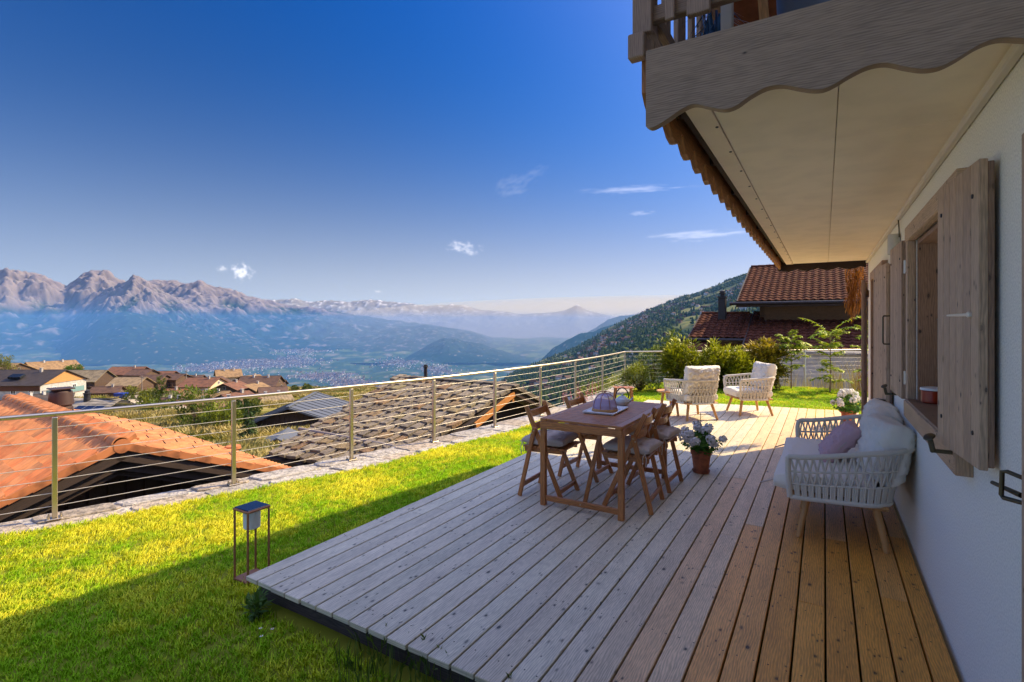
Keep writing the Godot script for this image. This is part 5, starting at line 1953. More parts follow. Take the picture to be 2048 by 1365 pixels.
# tiles in rows on a sloping plane: the nearest «most» as parts of their own, the rest as one part
func tile_field(parent: Node3D, called: String, meshes: Array, m: Material, origin: Vector3, across: Vector3, down: Vector3, nx: int, ny: int, tw: float, tl: float, most: int, keep: Callable, jitter := 0.01) -> void:
	var list := []
	var n := down.cross(across).normalized()
	if n.y < 0: n = -n
	for j in ny:
		for i in nx:
			var p := origin + across * (tw * (i + 0.5)) + down * (tl * j)
			if not (keep as Callable).call(i, j): continue
			var bas := Basis(across, n, across.cross(n)).rotated(n, rng.randf_range(-jitter, jitter)).rotated(across, rng.randf_range(-jitter, jitter) * 0.6)
			list.append([(parent.transform * p).distance_to(Vector3(0, 1.55, 0)), Transform3D(bas, p + n * rng.randf_range(0.0, 0.004)), rng.randi() % meshes.size()])
	list.sort_custom(func(a, b): return a[0] < b[0])
	for i in mini(most, list.size()):
		var o := put(called, meshes[list[i][2]], m, parent)
		o.transform = list[i][1]
	if list.size() > most:
		var rest := []
		var cols := []
		for i in range(most, list.size()):
			rest.append(list[i][1])
			cols.append(Color(1, 1, 1) * rng.randf_range(0.85, 1.12))
		many(called + "_rest", meshes[0], m, rest, cols, parent)


# one roof tile: waves across x, lies from z = 0 down to z = len, butt end at the bottom
func tile_mesh(w: float, len: float, waves: int, amp: float, t: float, shade: Color) -> ArrayMesh:
	var st := ms()
	tint = shade
	var n := 5 * waves
	for i in n:
		var q := []
		var nn := []
		for k in [i, i + 1]:
			var u: float = float(k) / n
			var y: float = amp * (0.5 - 0.5 * cos(u * TAU * waves))
			q.append(Vector3((u - 0.5) * w, y, 0))
			nn.append(Vector3(-amp * PI * waves / w * sin(u * TAU * waves), 1, 0).normalized())
		var lift := Vector3(0, t, len * 1.12)
		sm4(st, q[0], q[1], q[1] + lift, q[0] + lift, nn[0], nn[1], nn[1], nn[0])
		var d := Vector3(0, -t, 0)
		quad(st, q[0] + lift, q[1] + lift, q[1] + lift + d, q[0] + lift + d, Vector3(0, 0, 1))
	for s in [0, n]:
		var x := (float(s) / n - 0.5) * w
		quad(st, Vector3(x, 0, 0), Vector3(x, t, len * 1.12), Vector3(x, 0, len * 1.12), Vector3(x, -t, 0), Vector3(signf(x), 0, 0))
	tint = Color(1, 1, 1)
	return st.commit()


func orange_roof() -> void:
	# local x runs along the ridge away from the gable, z towards the near slope
	var h := thing("tiled_house", "house with a big orange clay tile roof just below the railing", "house", Vector3(-8.72, -0.21, -3.50), atan2(0.10, -0.995))
	var L := 7.5
	var far_n := -1.0
	var shades := [Color(1, 1, 1), Color(1.12, 1.0, 0.92), Color(0.80, 0.86, 0.92), Color(0.98, 0.80, 0.70)]
	var meshes := []
	for c in shades: meshes.append(tile_mesh(0.25, 0.25, 2, 0.030, 0.062, c))
	var a := atan(0.38)
	# with this turn local +z points away from the terrace's near end; the near slope is local -z
	var dn := Vector3(0, -sin(a), -cos(a))
	var df := Vector3(0, -sin(a), cos(a))
	tile_field(h, "roof_tile", meshes, M.clay_tile, Vector3(0.06, -0.03, 0) + dn * 0.05, Vector3(1, 0, 0), dn, 29, 12, 0.254, 0.25, 190, func(i, j): return true, 0.008)
	tile_field(h, "roof_tile", meshes, M.clay_tile, Vector3(0.06, -0.03, 0) + df * 0.05, Vector3(1, 0, 0), df, 29, 11, 0.254, 0.25, 110, func(i, j): return true, 0.008)
	# ridge caps
	for i in 21:
		var st := ms()
		tint = Color(1, 1, 1) * rng.randf_range(0.92, 1.1)
		var x := 0.02 + i * 0.36
		var pr := []
		for k in 11:
			var u := PI * (k / 10.0)
			pr.append(Vector2(cos(u), sin(u)))
		for k in 10:
			var n0 := Vector3(0, pr[k].y, pr[k].x)
			var n1 := Vector3(0, pr[k + 1].y, pr[k + 1].x)
			var r0 := 0.118
			var r1 := 0.100
			sm4(st, Vector3(x, -0.015, 0) + n0 * r0, Vector3(x + 0.40, -0.015, 0) + n0 * r1, Vector3(x + 0.40, -0.015, 0) + n1 * r1, Vector3(x, -0.015, 0) + n1 * r0, n0, n0, n1, n1)
			quad(st, Vector3(x, -0.015, 0) + n0 * r0, Vector3(x, -0.015, 0) + n1 * r0, Vector3(x, -0.015, 0) + n1 * (r0 - 0.018), Vector3(x, -0.015, 0) + n0 * (r0 - 0.018), Vector3(-1, 0, 0))
		obj("ridge_tile", st, M.clay_tile, h)
	var st := ms()
	tint = Color(0.95, 0.85, 0.8)
	lathe(st, [Vector2(0, 0.0), Vector2(0.10, 0.0), Vector2(0.105, 0.02), Vector2(0, 0.022)], 18, Vector3(-0.012, -0.03, 0), Basis(Vector3(0, 0, 1), PI * 0.5))
	obj("ridge_end", st, M.clay_tile, h)
	# verge tiles, boards, gable
	for s in [-1.0, 1.0]:
		var d := dn if s < 0 else df
		for j in 12 if s < 0 else 11:
			st = ms()
			tint = Color(0.95, 0.86, 0.8) * rng.randf_range(0.88, 1.08)
			var n := Vector3(0, cos(a), sin(a) * s)
			var c := Vector3(-0.01, -0.03, 0) + d * (0.05 + 0.25 * (j + 0.5)) + n * 0.0
			bx(st, c, Vector3(0.035, 0.115, 0.262), Basis(Vector3(1, 0, 0), n, Vector3(1, 0, 0).cross(n)).rotated(Vector3(1, 0, 0), 0.05 * s), 0.006)
			obj("verge_tile", st, M.clay_tile, h)
		tint = Color(1, 1, 1)
		var n2 := Vector3(0, cos(a), sin(a) * s)
		for e in [[0.02, -0.155, 0.16, 3.0], [0.10, -0.30, 0.14, 2.95], [0.16, -0.42, 0.06, 2.9]]:
			st = ms()
			tint = Color(1.9, 1.55, 1.35)
			bar(st, Vector3(e[0], 0, 0) + n2 * e[1] + d * 0.02, Vector3(e[0], 0, 0) + n2 * e[1] + d * e[3], e[2], 0.03, n2)
			obj("barge_board", st, M.dark_timber, h)
	st = ms()
	tint = Color(1.0, 0.55, 0.45)
	prism(st, PackedVector2Array([Vector2(0, -0.25), Vector2(2.6, -1.24), Vector2(2.6, -5.0), Vector2(-2.7, -5.0), Vector2(-2.7, -1.28)]), 0.2, Transform3D(Basis(Vector3(0, 0, 1), Vector3.UP, Vector3(-1, 0, 0)), Vector3(0.65, 0, 0)))
	obj("gable_wall", st, M.dark_timber, h)
	st = ms()
	tint = Color(1, 0.8, 0.7)
	for k in 22:
		st = ms()
		var z := -2.55 + k * 0.24
		var y1 := -0.50 - 0.38 * absf(z)
		tint = Color(1.15, 0.72, 0.6) * rng.randf_range(0.8, 1.2)
		bx(st, Vector3(0.535, (y1 - 4.8) * 0.5, z), Vector3(0.03, y1 + 4.8, 0.20), Basis(), 0.004)
		obj("cladding_board", st, M.dark_timber, h)
	tint = Color(1, 1, 1)
	st = ms()
	bx(st, Vector3(0.30, -1.28, -1.42), Vector3(0.10, 0.14, 0.50), Basis(), 0.01)
	obj("purlin_end", st, M.oiled_pine, h)
	st = ms()
	bar(st, Vector3(0.46, -0.55, -0.75), Vector3(0.46, -1.45, -2.5), 0.035, 0.03, Vector3.UP)
	obj("batten", st, M.oiled_pine, h)
	st = ms()
	bx(st, Vector3(4.0, -3.1, -2.0), Vector3(6.4, 4.0, 0.2))
	obj("wall", st, M.white_wall, h)
	st = ms()
	bx(st, Vector3(4.0, -3.1, 1.9), Vector3(6.4, 4.0, 0.2))
	obj("wall", st, M.white_wall, h)
	st = ms()
	prism(st, PackedVector2Array([Vector2(0, -0.25), Vector2(2.0, -1.05), Vector2(2.0, -5.0), Vector2(-2.0, -5.0), Vector2(-2.0, -1.05)]), 0.2, Transform3D(Basis(Vector3(0, 0, 1), Vector3.UP, Vector3(-1, 0, 0)), Vector3(7.1, 0, 0)))
	obj("wall", st, M.white_wall, h)
	# snow guards on the near slope, wire hooks on the far one
	for i in 5:
		st = ms()
		var c := Vector3(2.2 + i * 0.42, -0.03, 0) + dn * 1.95 + Vector3(0, 0.08, 0)
		bar(st, c, c + Vector3(0, 0.10, 0.0), 0.035, 0.012, Vector3(0, 0, 1))
		bar(st, c + Vector3(0, 0.02, 0), c + dn * 0.22 + Vector3(0, 0.02, 0), 0.03, 0.006, Vector3(1, 0, 0))
		obj("snow_guard", st, M.dark_metal, h)
	for i in 34:
		st = ms()
		var c := Vector3(0.5 + (i % 9) * 0.72 + 0.2 * (i / 9 % 2), -0.03, 0) + df * (0.75 + (i / 9) * 0.55) + Vector3(0, 0.09, 0)
		tube(st, [c + Vector3(-0.022, 0, 0.035), c + Vector3(0, 0.055, 0), c + Vector3(0.022, 0, 0.035)], 0.006, 4)
		obj("snow_hook", st, M.dark_metal, h)
	for i in 6:
		st = ms()
		tint = Color(1.02, 0.95, 0.9)
		var c := Vector3(0.9 + i * 0.62, -0.03, 0) + df * 0.42
		bx(st, c + Vector3(0, 0.085, 0), Vector3(0.24, 0.06, 0.16), Basis(Vector3(1, 0, 0), a), 0.015)
		obj("vent_tile", st, M.clay_tile, h)
	tint = Color(1, 1, 1)
	var f := Vector3(6.05, -0.46, 0.62)
	st = ms()
	lathe(st, [Vector2(0.245, -0.15), Vector2(0.215, 0.31), Vector2(0.195, 0.33), Vector2(0.195, 0.36), Vector2(0.235, 0.38), Vector2(0.205, 0.66), Vector2(0.17, 0.70), Vector2(0.0, 0.70)], 24, f)
	bx(st, f + Vector3(0, 0.735, 0), Vector3(0.42, 0.025, 0.42), Basis(), 0.006)
	tint = Color(1, 1, 1)
	obj("flue", st, M.chimney_brown, h)
	st = ms()
	tint = Color(1.0, 0.9, 0.85)
	lathe(st, [Vector2(0.10, -0.2), Vector2(0.085, 0.10), Vector2(0.11, 0.16), Vector2(0.16, 0.20), Vector2(0.15, 0.26), Vector2(0, 0.28)], 18, Vector3(2.55, -1.18, 2.75))
	obj("clay_vent", st, M.clay_tile, h)
	tint = Color(1, 1, 1)


func stone_roof() -> void:
	var h := thing("stone_roofed_barn", "old barn roofed with rough overlapping stone slabs beyond the railing", "barn", Vector3(-8.6, -3.6, -11.1))
	var s := 0.30
	var a := atan(s)
	var d := Vector3(0, -sin(a), cos(a))
	var nrm := Vector3(0, cos(a), sin(a))
	var len := 4.4
	var rows := 15
	var pitch := len / rows
	for j in range(rows - 1, -1, -1):
		var x := -2.02 + rng.randf_range(-0.1, 0.1) + 0.03 * j * rng.randf()
		var x_end := 2.02 - 0.028 * j
		while x < x_end:
			var w := rng.randf_range(0.19, 0.36)
			if x + w > x_end - 0.12: w = x_end - x
			var st := ms()
			tint = Color(1, 1, 1) * rng.randf_range(0.62, 1.25)
			var q := rng.randf()
			if q < 0.18: tint *= Color(1.15, 0.85, 0.58)
			elif q < 0.5: tint *= Color(1.05, 0.97, 0.85)
			var poly := PackedVector2Array()
			var g := 0.024
			var over := 0.16
			var bot := pitch * rng.randf_range(0.88, 1.12)
			var cor := [Vector2(x + g, -over), Vector2(x + w - g, -over), Vector2(x + w - g - rng.randf_range(0, 0.03), bot + rng.randf_range(-0.035, 0.035)), Vector2(x + g + rng.randf_range(0, 0.03), bot + rng.randf_range(-0.035, 0.035))]
			for k in 4:
				var c0: Vector2 = cor[k]
				var c1: Vector2 = cor[(k + 1) % 4]
				poly.append(c0)
				if k != 0: poly.append(c0.lerp(c1, rng.randf_range(0.4, 0.6)) + Vector2(rng.randf_range(-0.012, 0.012), rng.randf_range(-0.02, 0.02)))
			slab(st, poly, 0.0, rng.randf_range(0.06, 0.095), 0.008)
			var tilt := Basis(Vector3(1, 0, 0), Vector3(0, cos(a - 0.10), sin(a - 0.10)), Vector3(0, -sin(a - 0.10), cos(a - 0.10)))
			tilt = tilt.rotated(nrm, rng.randf_range(-0.03, 0.03))
			var o := obj("stone_slab", st, M.slate, h)
			o.transform = Transform3D(tilt, Vector3(0, 3.55, 0) + d * (pitch * j) + nrm * (0.035 + rng.randf_range(0, 0.02)))
			x += w
	tint = Color(1, 1, 1)
	# under-roof, far slope, ridge stones, walls
	var st := ms()
	tint = Color(0.5, 0.45, 0.4)
	bar(st, Vector3(0, 3.50, 0) - nrm * 0.07, Vector3(0, 3.50, 0) - nrm * 0.07 + d * len, 3.85, 0.06, Vector3.RIGHT)
	obj("roof_deck", st, M.dark_timber, h)
	st = ms()
	tint = Color(0.8, 0.76, 0.7)
	var db := Vector3(0, -sin(0.36), -cos(0.36))
	bar(st, Vector3(0, 3.53, 0), Vector3(0, 3.53, 0) + db * 3.6, 4.1, 0.09, Vector3.RIGHT)
	obj("far_slope", st, M.slate, h)
	for k in 13:
		st = ms()
		tint = Color(1, 1, 1) * rng.randf_range(0.5, 0.9)
		bx(st, Vector3(-1.9 + k * 0.315, 3.585 + rng.randf_range(-0.012, 0.012), -0.02), Vector3(0.33, 0.045, 0.26), Basis(Vector3(0, 0, 1), rng.randf_range(-0.06, 0.06)), 0.01)
		obj("ridge_stone", st, M.slate, h)
	tint = Color(1, 1, 1)
	st = ms()
	prism(st, PackedVector2Array([Vector2(0, 3.35), Vector2(-2.9, 2.3), Vector2(-2.9, -1.5), Vector2(3.9, -1.5), Vector2(3.9, 2.25)]), 0.2, Transform3D(Basis(Vector3(0, 0, 1), Vector3.UP, Vector3(-1, 0, 0)), Vector3(1.35, 0, 0)))
	prism(st, PackedVector2Array([Vector2(0, 3.35), Vector2(-2.9, 2.3), Vector2(-2.9, -1.5), Vector2(3.9, -1.5), Vector2(3.9, 2.25)]), 0.2, Transform3D(Basis(Vector3(0, 0, 1), Vector3.UP, Vector3(-1, 0, 0)), Vector3(-1.6, 0, 0)))
	bx(st, Vector3(-0.12, 0.3, 3.9), Vector3(2.95, 3.6, 0.2))
	obj("wall", st, M.dark_timber, h)
	# timbers under the right-hand verge
	st = ms()
	tint = Color(1.15, 0.80, 0.55)
	bar(st, Vector3(1.98, 3.36, 0.02), Vector3(1.98, 3.36, 0.02) + d * 1.75, 0.13, 0.05, nrm)
	obj("verge_board", st, M.oiled_pine, h)
	st = ms()
	bar(st, Vector3(1.98, 3.36, -0.04), Vector3(1.98, 3.36, -0.04) + db * 1.5, 0.10, 0.05, Vector3.UP)
	obj("verge_board", st, M.dark_timber, h)
	st = ms()
	bx(st, Vector3(1.90, 3.26, 0.02), Vector3(0.12, 0.22, 0.10), Basis(), 0.01)
	obj("ridge_beam", st, M.oiled_pine, h)
	tint = Color(1, 1, 1)
	st = ms()
	tint = Color(1.3, 1.2, 1.1)
	tube(st, [Vector3(-2.05, 2.62, 3.2), Vector3(0.6, 2.60, 3.24), Vector3(1.2, 2.59, 3.26)], 0.05, 8)
	obj("snow_log", st, M.grey_timber, h)
	tint = Color(1, 1, 1)
	st = ms()
	lathe(st, [Vector2(0.05, -0.1), Vector2(0.05, 0.34), Vector2(0.068, 0.35), Vector2(0.068, 0.38), Vector2(0.05, 0.39), Vector2(0.05, 0.42), Vector2(0, 0.43)], 14, Vector3(-1.12, 3.52, -0.25))
	obj("stove_pipe", st, M.dark_metal, h)
	st = ms()
	lathe(st, [Vector2(0.02, -0.1), Vector2(0.02, 0.10), Vector2(0.06, 0.12), Vector2(0, 0.17)], 10, Vector3(1.55, 3.52, -0.25))
	obj("vent_cowl", st, M.dark_metal, h)


func window_part(h: Node3D, c: Vector3, w: float, hh: float, out: Vector3, mat_frame: Material) -> void:
	var side := Vector3(out.z, 0, -out.x).abs()
	var st := ms()
	tint = Color(1, 1, 1)
	var t := 0.07
	for s in [-1.0, 1.0]:
		bx(st, c + side * s * w * 0.5 + out * 0.03, side * 0.10 + Vector3(0, hh + 0.1, 0) + out.abs() * t)
		bx(st, c + Vector3(0, s * hh * 0.5, 0) + out * 0.032, side * (w - 0.1) + Vector3(0, 0.10, 0) + out.abs() * (t - 0.006))
	bx(st, c + out * 0.028, side * 0.06 + Vector3(0, hh - 0.1, 0) + out.abs() * (t - 0.02))
	var o := obj("window", st, mat_frame, h)
	st = ms()
	bx(st, c + out * 0.008, side * (w - 0.05) + Vector3(0, hh - 0.05, 0) + out.abs() * 0.02)
	obj("pane", st, M.dark_glass, o)


func chalet(kind: String, label: String, at: Vector3, turn: float, L: float, D: float, H: float, pitch: float, roof: String, wall: String, k: float, idx: int) -> Node3D:
	var h := thing(kind, label, "house" if kind == "chalet" else "barn", at, turn, "village houses below the terrace" if kind == "chalet" else "village barns below the terrace")
	L *= k
	D *= k
	H *= k
	var rc := {"tan": Color(0.42, 0.29, 0.15), "charcoal": Color(0.075, 0.062, 0.06), "greytan": Color(0.36, 0.32, 0.23), "rust": Color(0.26, 0.125, 0.07), "brown": Color(0.17, 0.10, 0.065), "pale": Color(0.46, 0.37, 0.24), "orange": Color(0.50, 0.20, 0.08)}
	var up := pitch * D * 0.5
	var wm: Material = M.barn_wood
	var low: Material = M.white_wall
	if wall == "cream": wm = M.cream_wall
	if wall == "white": wm = M.white_wall
	if wall == "grey": wm = M.grey_timber
	var st := ms()
	tint = Color(1, 1, 1) * rng.randf_range(0.75, 1.15)
	var base := H * 0.42
	# masonry foot and timber storeys, gables at both ends of the ridge (local x)
	var st2 := ms()
	var prof := PackedVector2Array([Vector2(-D * 0.5, -2.5), Vector2(D * 0.5, -2.5), Vector2(D * 0.5, base), Vector2(-D * 0.5, base)])
	prism(st2, prof, L, Transform3D(Basis(Vector3(0, 0, 1), Vector3.UP, Vector3(-1, 0, 0)), Vector3.ZERO))
	obj("foot_wall", st2, M.white_wall if wall != "dark" or idx % 3 == 0 else M.stone, h)
	var e := 0.06
	prism(st, PackedVector2Array([Vector2(-D * 0.5 - e, base), Vector2(D * 0.5 + e, base), Vector2(D * 0.5 + e, H), Vector2(0, H + up), Vector2(-D * 0.5 - e, H)]), L + 0.12, Transform3D(Basis(Vector3(0, 0, 1), Vector3.UP, Vector3(-1, 0, 0)), Vector3.ZERO))
	obj("wall", st, wm, h)
	# roof: two slabs with eaves, ridge cap
	var over := 0.55 * k / 1.7
	var a := atan(pitch)
	for s in [-1.0, 1.0]:
		st = ms()
		tint = rc[roof] * rng.randf_range(0.88, 1.12) * 2.2
		var dr := Vector3(0, -sin(a), s * cos(a))
		var n := Vector3(0, cos(a), s * sin(a))
		var p0 := Vector3(0, H + up + 0.06, 0) + n * 0.09
		bar(st, p0 - dr * 0.04, p0 + dr * (D * 0.5 / cos(a) + over), L + over * 2.0, 0.14, Vector3.RIGHT)
		var o := obj("roof", st, M.roof_sheet, h)
		if roof in ["greytan", "pale"]:
			st = ms()
			tint = tint * 0.86
			for i in int(L / 0.6): bar(st, p0 + n * 0.085 + Vector3(-L * 0.5 + 0.3 + i * 0.6, 0, 0), p0 + n * 0.085 + Vector3(-L * 0.5 + 0.3 + i * 0.6, 0, 0) + dr * (D * 0.5 / cos(a) + over - 0.05), 0.05, 0.03, Vector3.RIGHT)
			obj("seams", st, M.roof_sheet, o).set_meta("kind", "stuff")
	st = ms()
	tint = rc[roof] * 1.7
	bx(st, Vector3(0, H + up + 0.20, 0), Vector3(L + over * 2.0 - 0.1, 0.08, 0.34), Basis(), 0.03)
	obj("ridge_cap", st, M.roof_sheet, h)
	tint = Color(1, 1, 1)
	if kind == "chalet":
		var fm: Material = M.white_enamel if wall != "dark" else M.grey_timber
		var n := maxi(1, int(L / 3.4))
		for i in n:
			window_part(h, Vector3((i + 0.5) / n * L - L * 0.5, base + (H - base) * 0.45, D * 0.5 + e), 1.0, 0.9, Vector3(0, 0, 1), fm)
			if H > 3.0: window_part(h, Vector3((i + 0.5) / n * L - L * 0.5, base * 0.45, D * 0.5), 0.9, 0.7, Vector3(0, 0, 1), M.white_enamel)
		for s in [-1.0, 1.0]:
			for z in [-0.22, 0.22]:
				window_part(h, Vector3(s * (L * 0.5 + e), base + (H - base) * 0.5, z * D), 0.95, 0.95, Vector3(s, 0, 0), fm)
			window_part(h, Vector3(s * (L * 0.5 + e), H + up * 0.35, 0), 0.8, 0.8, Vector3(s, 0, 0), fm)
		for c in 1 + idx % 2:
			st = ms()
			var cx := L * (0.22 - 0.4 * c)
			tint = Color(1, 1, 1)
			bx(st, Vector3(cx, H + up + 0.15, D * 0.08), Vector3(0.45, 1.0, 0.45), Basis(), 0.03)
			var o := obj("chimney", st, M.white_wall if idx % 2 else M.stone, h)
			st = ms()
			bx(st, Vector3(cx, H + up + 0.69, D * 0.08), Vector3(0.58, 0.08, 0.58), Basis(), 0.02)
			obj("cap", st, M.stone, o)
	else:
		st = ms()
		tint = Color(0.4, 0.35, 0.3)
		bx(st, Vector3(0.1 * L, base + (H - base) * 0.40, D * 0.5 + 0.08), Vector3(1.3, (H - base) * 0.8, 0.06))
		obj("door", st, M.barn_wood, h)
		st = ms()
		tint = Color(0.9, 0.8, 0.7)
		bx(st, Vector3(0, H * 0.62, D * 0.5 + 0.45), Vector3(L * 0.9, 0.10, 0.8))
		obj("gallery_floor", st, M.barn_wood, h)
		st = ms()
		for i in 5: bx(st, Vector3(-L * 0.42 + L * 0.21 * i, H * 0.62 + 0.45, D * 0.5 + 0.82), Vector3(0.08, 0.85, 0.08))
		bx(st, Vector3(0, H * 0.62 + 0.92, D * 0.5 + 0.82), Vector3(L * 0.9, 0.09, 0.06))
		obj("gallery", st, M.barn_wood, h)
		for i in [-1.0, 1.0]:
			st = ms()
			bx(st, Vector3(i * (L * 0.5 + 0.09), H * 0.72, 0.0), Vector3(0.08, 0.14, D + 0.15))
			obj("beam", st, M.barn_wood, h)
			st = ms()
			bx(st, Vector3(i * (L * 0.5 + 0.09), H * 0.5, 0.0), Vector3(0.08, 0.14, D + 0.15))
			obj("beam", st, M.barn_wood, h)
	tint = Color(1, 1, 1)
	return h


const VILLAGE := [
	["chalet", -95.00, -10.10, 95.0, 9, 7, 2.6, 0.42, 0, "tan", "dark", "dark chalet with a tan roof at the left edge of the village"],
	["chalet", -99.68, -11.53, 112.0, 8, 7.5, 3.0, 0.42, 62, "tan", "dark", "dark chalet with a tan roof and white chimney behind the big grey roof"],
	["chalet", -63.27, -8.82, 68.0, 8.6, 7.2, 2.5, 0.42, 2, "charcoal", "white", "long chalet with charcoal roof, white walls and an orange timber gable"],
	["barn", -72.03, -10.43, 88.0, 5.8, 5.0, 2.2, 0.62, 2, "greytan", "dark", "old dark barn with a plain grey sheet roof"],
	["chalet", -79.85, -11.69, 108.0, 6.2, 6, 2.6, 0.42, 4, "rust", "dark", "chalet with a rusty brown roof and two white chimneys"],
	["barn", -61.78, -10.21, 84.0, 4.3, 4.2, 1.7, 0.5, 3, "pale", "dark", "small dark barn with a pale sheet roof and a stone footing"],
	["barn", -62.20, -11.57, 90.0, 3.6, 4.5, 3.0, 0.38, 5, "brown", "dark", "dark tall barn with brown roof left of the twin"],
	["barn", -60.50, -11.56, 93.0, 3.4, 4.0, 3.0, 0.38, -6, "brown", "dark", "dark weathered barn beside the pole, brown roof"],
	["chalet", -47.57, -10.42, 80.0, 4.4, 5, 2.3, 0.4, 0, "rust", "cream", "cream walled house with a rust coloured roof"],
	["chalet", -55.92, -11.84, 102.0, 4.0, 4.6, 2.8, 0.52, 35, "tan", "cream", "cream gabled house standing highest above the village centre"],
	["chalet", -41.77, -9.97, 77.0, 3.6, 3.6, 1.7, 0.45, 88, "rust", "dark", "dark chalet whose gable and red-brown eaves face the terrace"],
	["chalet", -41.67, -10.74, 86.0, 5.6, 6, 2.0, 0.42, 10, "brown", "dark", "wide dark brown chalet at the right of the village"],
	["chalet", -40.08, -10.19, 80.0, 3.6, 3.6, 1.4, 0.42, 80, "tan", "dark", "small gabled chalet before the wide dark brown chalet"],
	["chalet", -45.41, -15.64, 112.0, 4.4, 5, 1.6, 0.35, 5, "tan", "white", "small white house with a tan roof near the valley edge"],
	["chalet", -51.14, -16.22, 118.0, 2.6, 4, 1.5, 0.35, 5, "orange", "white", "tiny house with an orange roof near the valley edge"],
	["chalet", -27.97, -8.70, 60.0, 3.6, 3.5, 1.2, 0.4, 40, "pale", "grey", "house with a pale tan roof above the seamed grey roof"],
	["chalet", -27.06, -7.95, 48.0, 3.0, 3.6, 1.6, 0.42, 32, "tan", "cream", "house with a long tan roof below the handrail"],
	["chalet", -34.16, -8.88, 56.0, 3.0, 3.4, 1.3, 0.42, 25, "rust", "dark", "small house with rust roof behind the garden trees"],
	["chalet", -33.89, -11.99, 84.0, 3.2, 3.5, 1.1, 0.4, 15, "brown", "grey", "low brown roofed house left of the stone slab roof"],
	["chalet", -51.57, -8.02, 56.0, 3.0, 3.0, 1.0, 0.45, 70, "charcoal", "dark", "low house with a dark panelled roof below the orange gable"],
	["chalet", -48.50, -9.95, 74.0, 3.2, 3.4, 1.2, 0.4, -4, "orange", "dark", "low shed with an orange roof under the dark barns"],
	["chalet", -69.30, -13.37, 112.0, 4.4, 4.6, 2.4, 0.42, 8, "brown", "dark", "dark chalet peeping out between the twin barns and the cream house"],
	["chalet", -47.78, -12.21, 92.0, 3.0, 3.6, 1.8, 0.42, 4, "rust", "cream", "small cream house wedged before the wide dark brown chalet"],
	["barn", -34.21, -9.95, 74.0, 3.2, 3.4, 1.4, 0.45, 30, "brown", "dark", "low dark barn right of the small gabled chalet"],
	["barn", -47.23, -9.73, 70.0, 2.6, 2.8, 1.0, 0.45, 15, "greytan", "dark", "low shed with a grey roof above the garden trees"],
	["chalet", -35.85, -9.04, 62.0, 3.2, 3.4, 1.5, 0.42, 12, "tan", "dark", "dark house with a tan roof just above the handrail"],
	["chalet", -29.95, -8.23, 56.0, 3.0, 3.2, 1.4, 0.42, 70, "rust", "white", "white house with rust gable roof behind the spruce"],
	["chalet", -39.03, -8.93, 60.0, 2.4, 2.6, 1.1, 0.42, 0, "brown", "cream", "small cream house beside the concrete wall stub"],
	["chalet", -77.53, -9.65, 80.0, 4.2, 4.2, 2.0, 0.42, 40, "brown", "dark", "dark house with a brown roof left of the charcoal roof"],
	["barn", -71.33, -11.09, 100.0, 3.6, 4.0, 2.6, 0.42, -3, "brown", "dark", "dark upper barn behind the stone based barn"],
	["barn", -69.67, -11.80, 104.0, 3.4, 4.2, 2.6, 0.4, 8, "rust", "dark", "dark barn with rusty roof above the twin barns"],
	["barn", -52.93, -11.33, 92.0, 3.0, 4.0, 2.2, 0.42, 75, "brown", "dark", "narrow dark barn, gable out, left of the cream gabled house"],
	["chalet", -48.56, -11.52, 96.0, 3.4, 4.4, 2.2, 0.42, 65, "tan", "dark", "dark gabled chalet above the wide dark brown chalet"],
	["barn", -42.27, -11.50, 92.0, 3.4, 4.0, 1.8, 0.42, 12, "brown", "dark", "last dark barn at the right end of the village row"],
	["chalet", -57.79, -9.74, 74.0, 3.0, 3.0, 1.4, 0.42, 20, "brown", "dark", "low dark house right of the concrete walls"],
	["barn", -41.29, -9.41, 68.0, 2.6, 3.0, 1.2, 0.42, 15, "tan", "dark", "small barn with a tan roof below the cream house"],
]


func village() -> void:
	for i in VILLAGE.size():
		var v: Array = VILLAGE[i]
		var h := chalet(v[0], v[11], ahead(v[1], v[2], v[3], 1.7), LOOK + deg_to_rad(v[8]), v[4], v[5], v[6], v[7], v[9], v[10], 1.7, i)
		if i == 2:
			# orange timber gable, glazed balcony and roof lights of the long charcoal-roofed chalet
			var st := ms()
			prism(st, PackedVector2Array([Vector2(-5.9, 4.35), Vector2(5.9, 4.35), Vector2(0.0, 6.75)]), 0.12, Transform3D(Basis(Vector3(0, 0, 1), Vector3.UP, Vector3(-1, 0, 0)), Vector3(7.44, 0, 0)))
			obj("gable_cladding", st, M.oiled_pine, h)
			st = ms()
			bx(st, Vector3(8.3, 1.9, 1.2), Vector3(1.9, 0.2, 9.0))
			obj("balcony_floor", st, M.grey_timber, h)
			st = ms()
			tint = Color(0.18, 0.30, 0.30)
			bx(st, Vector3(9.2, 2.6, 1.2), Vector3(0.04, 1.1, 8.9))
			bx(st, Vector3(8.3, 2.6, 5.6), Vector3(1.75, 1.1, 0.04))
			obj("balcony_panel", st, M.gloss, h)
			st = ms()
			tint = Color(0.5, 0.5, 0.5)
			bx(st, Vector3(0.5, 5.95, 3.9), Vector3(2.6, 0.5, 1.5), Basis(Vector3(1, 0, 0), 0.4), 0.05)
			obj("roof_light", st, M.dark_glass, h)
			st = ms()
			tint = Color(1.0, 0.62, 0.42)
			bx(st, Vector3(0, 3.6, 6.24), Vector3(14.6, 1.1, 0.1))
			obj("timber_band", st, M.barn_wood, h)
			tint = Color(1, 1, 1)
	seamed_roof()
	shingle_roof()
	works()


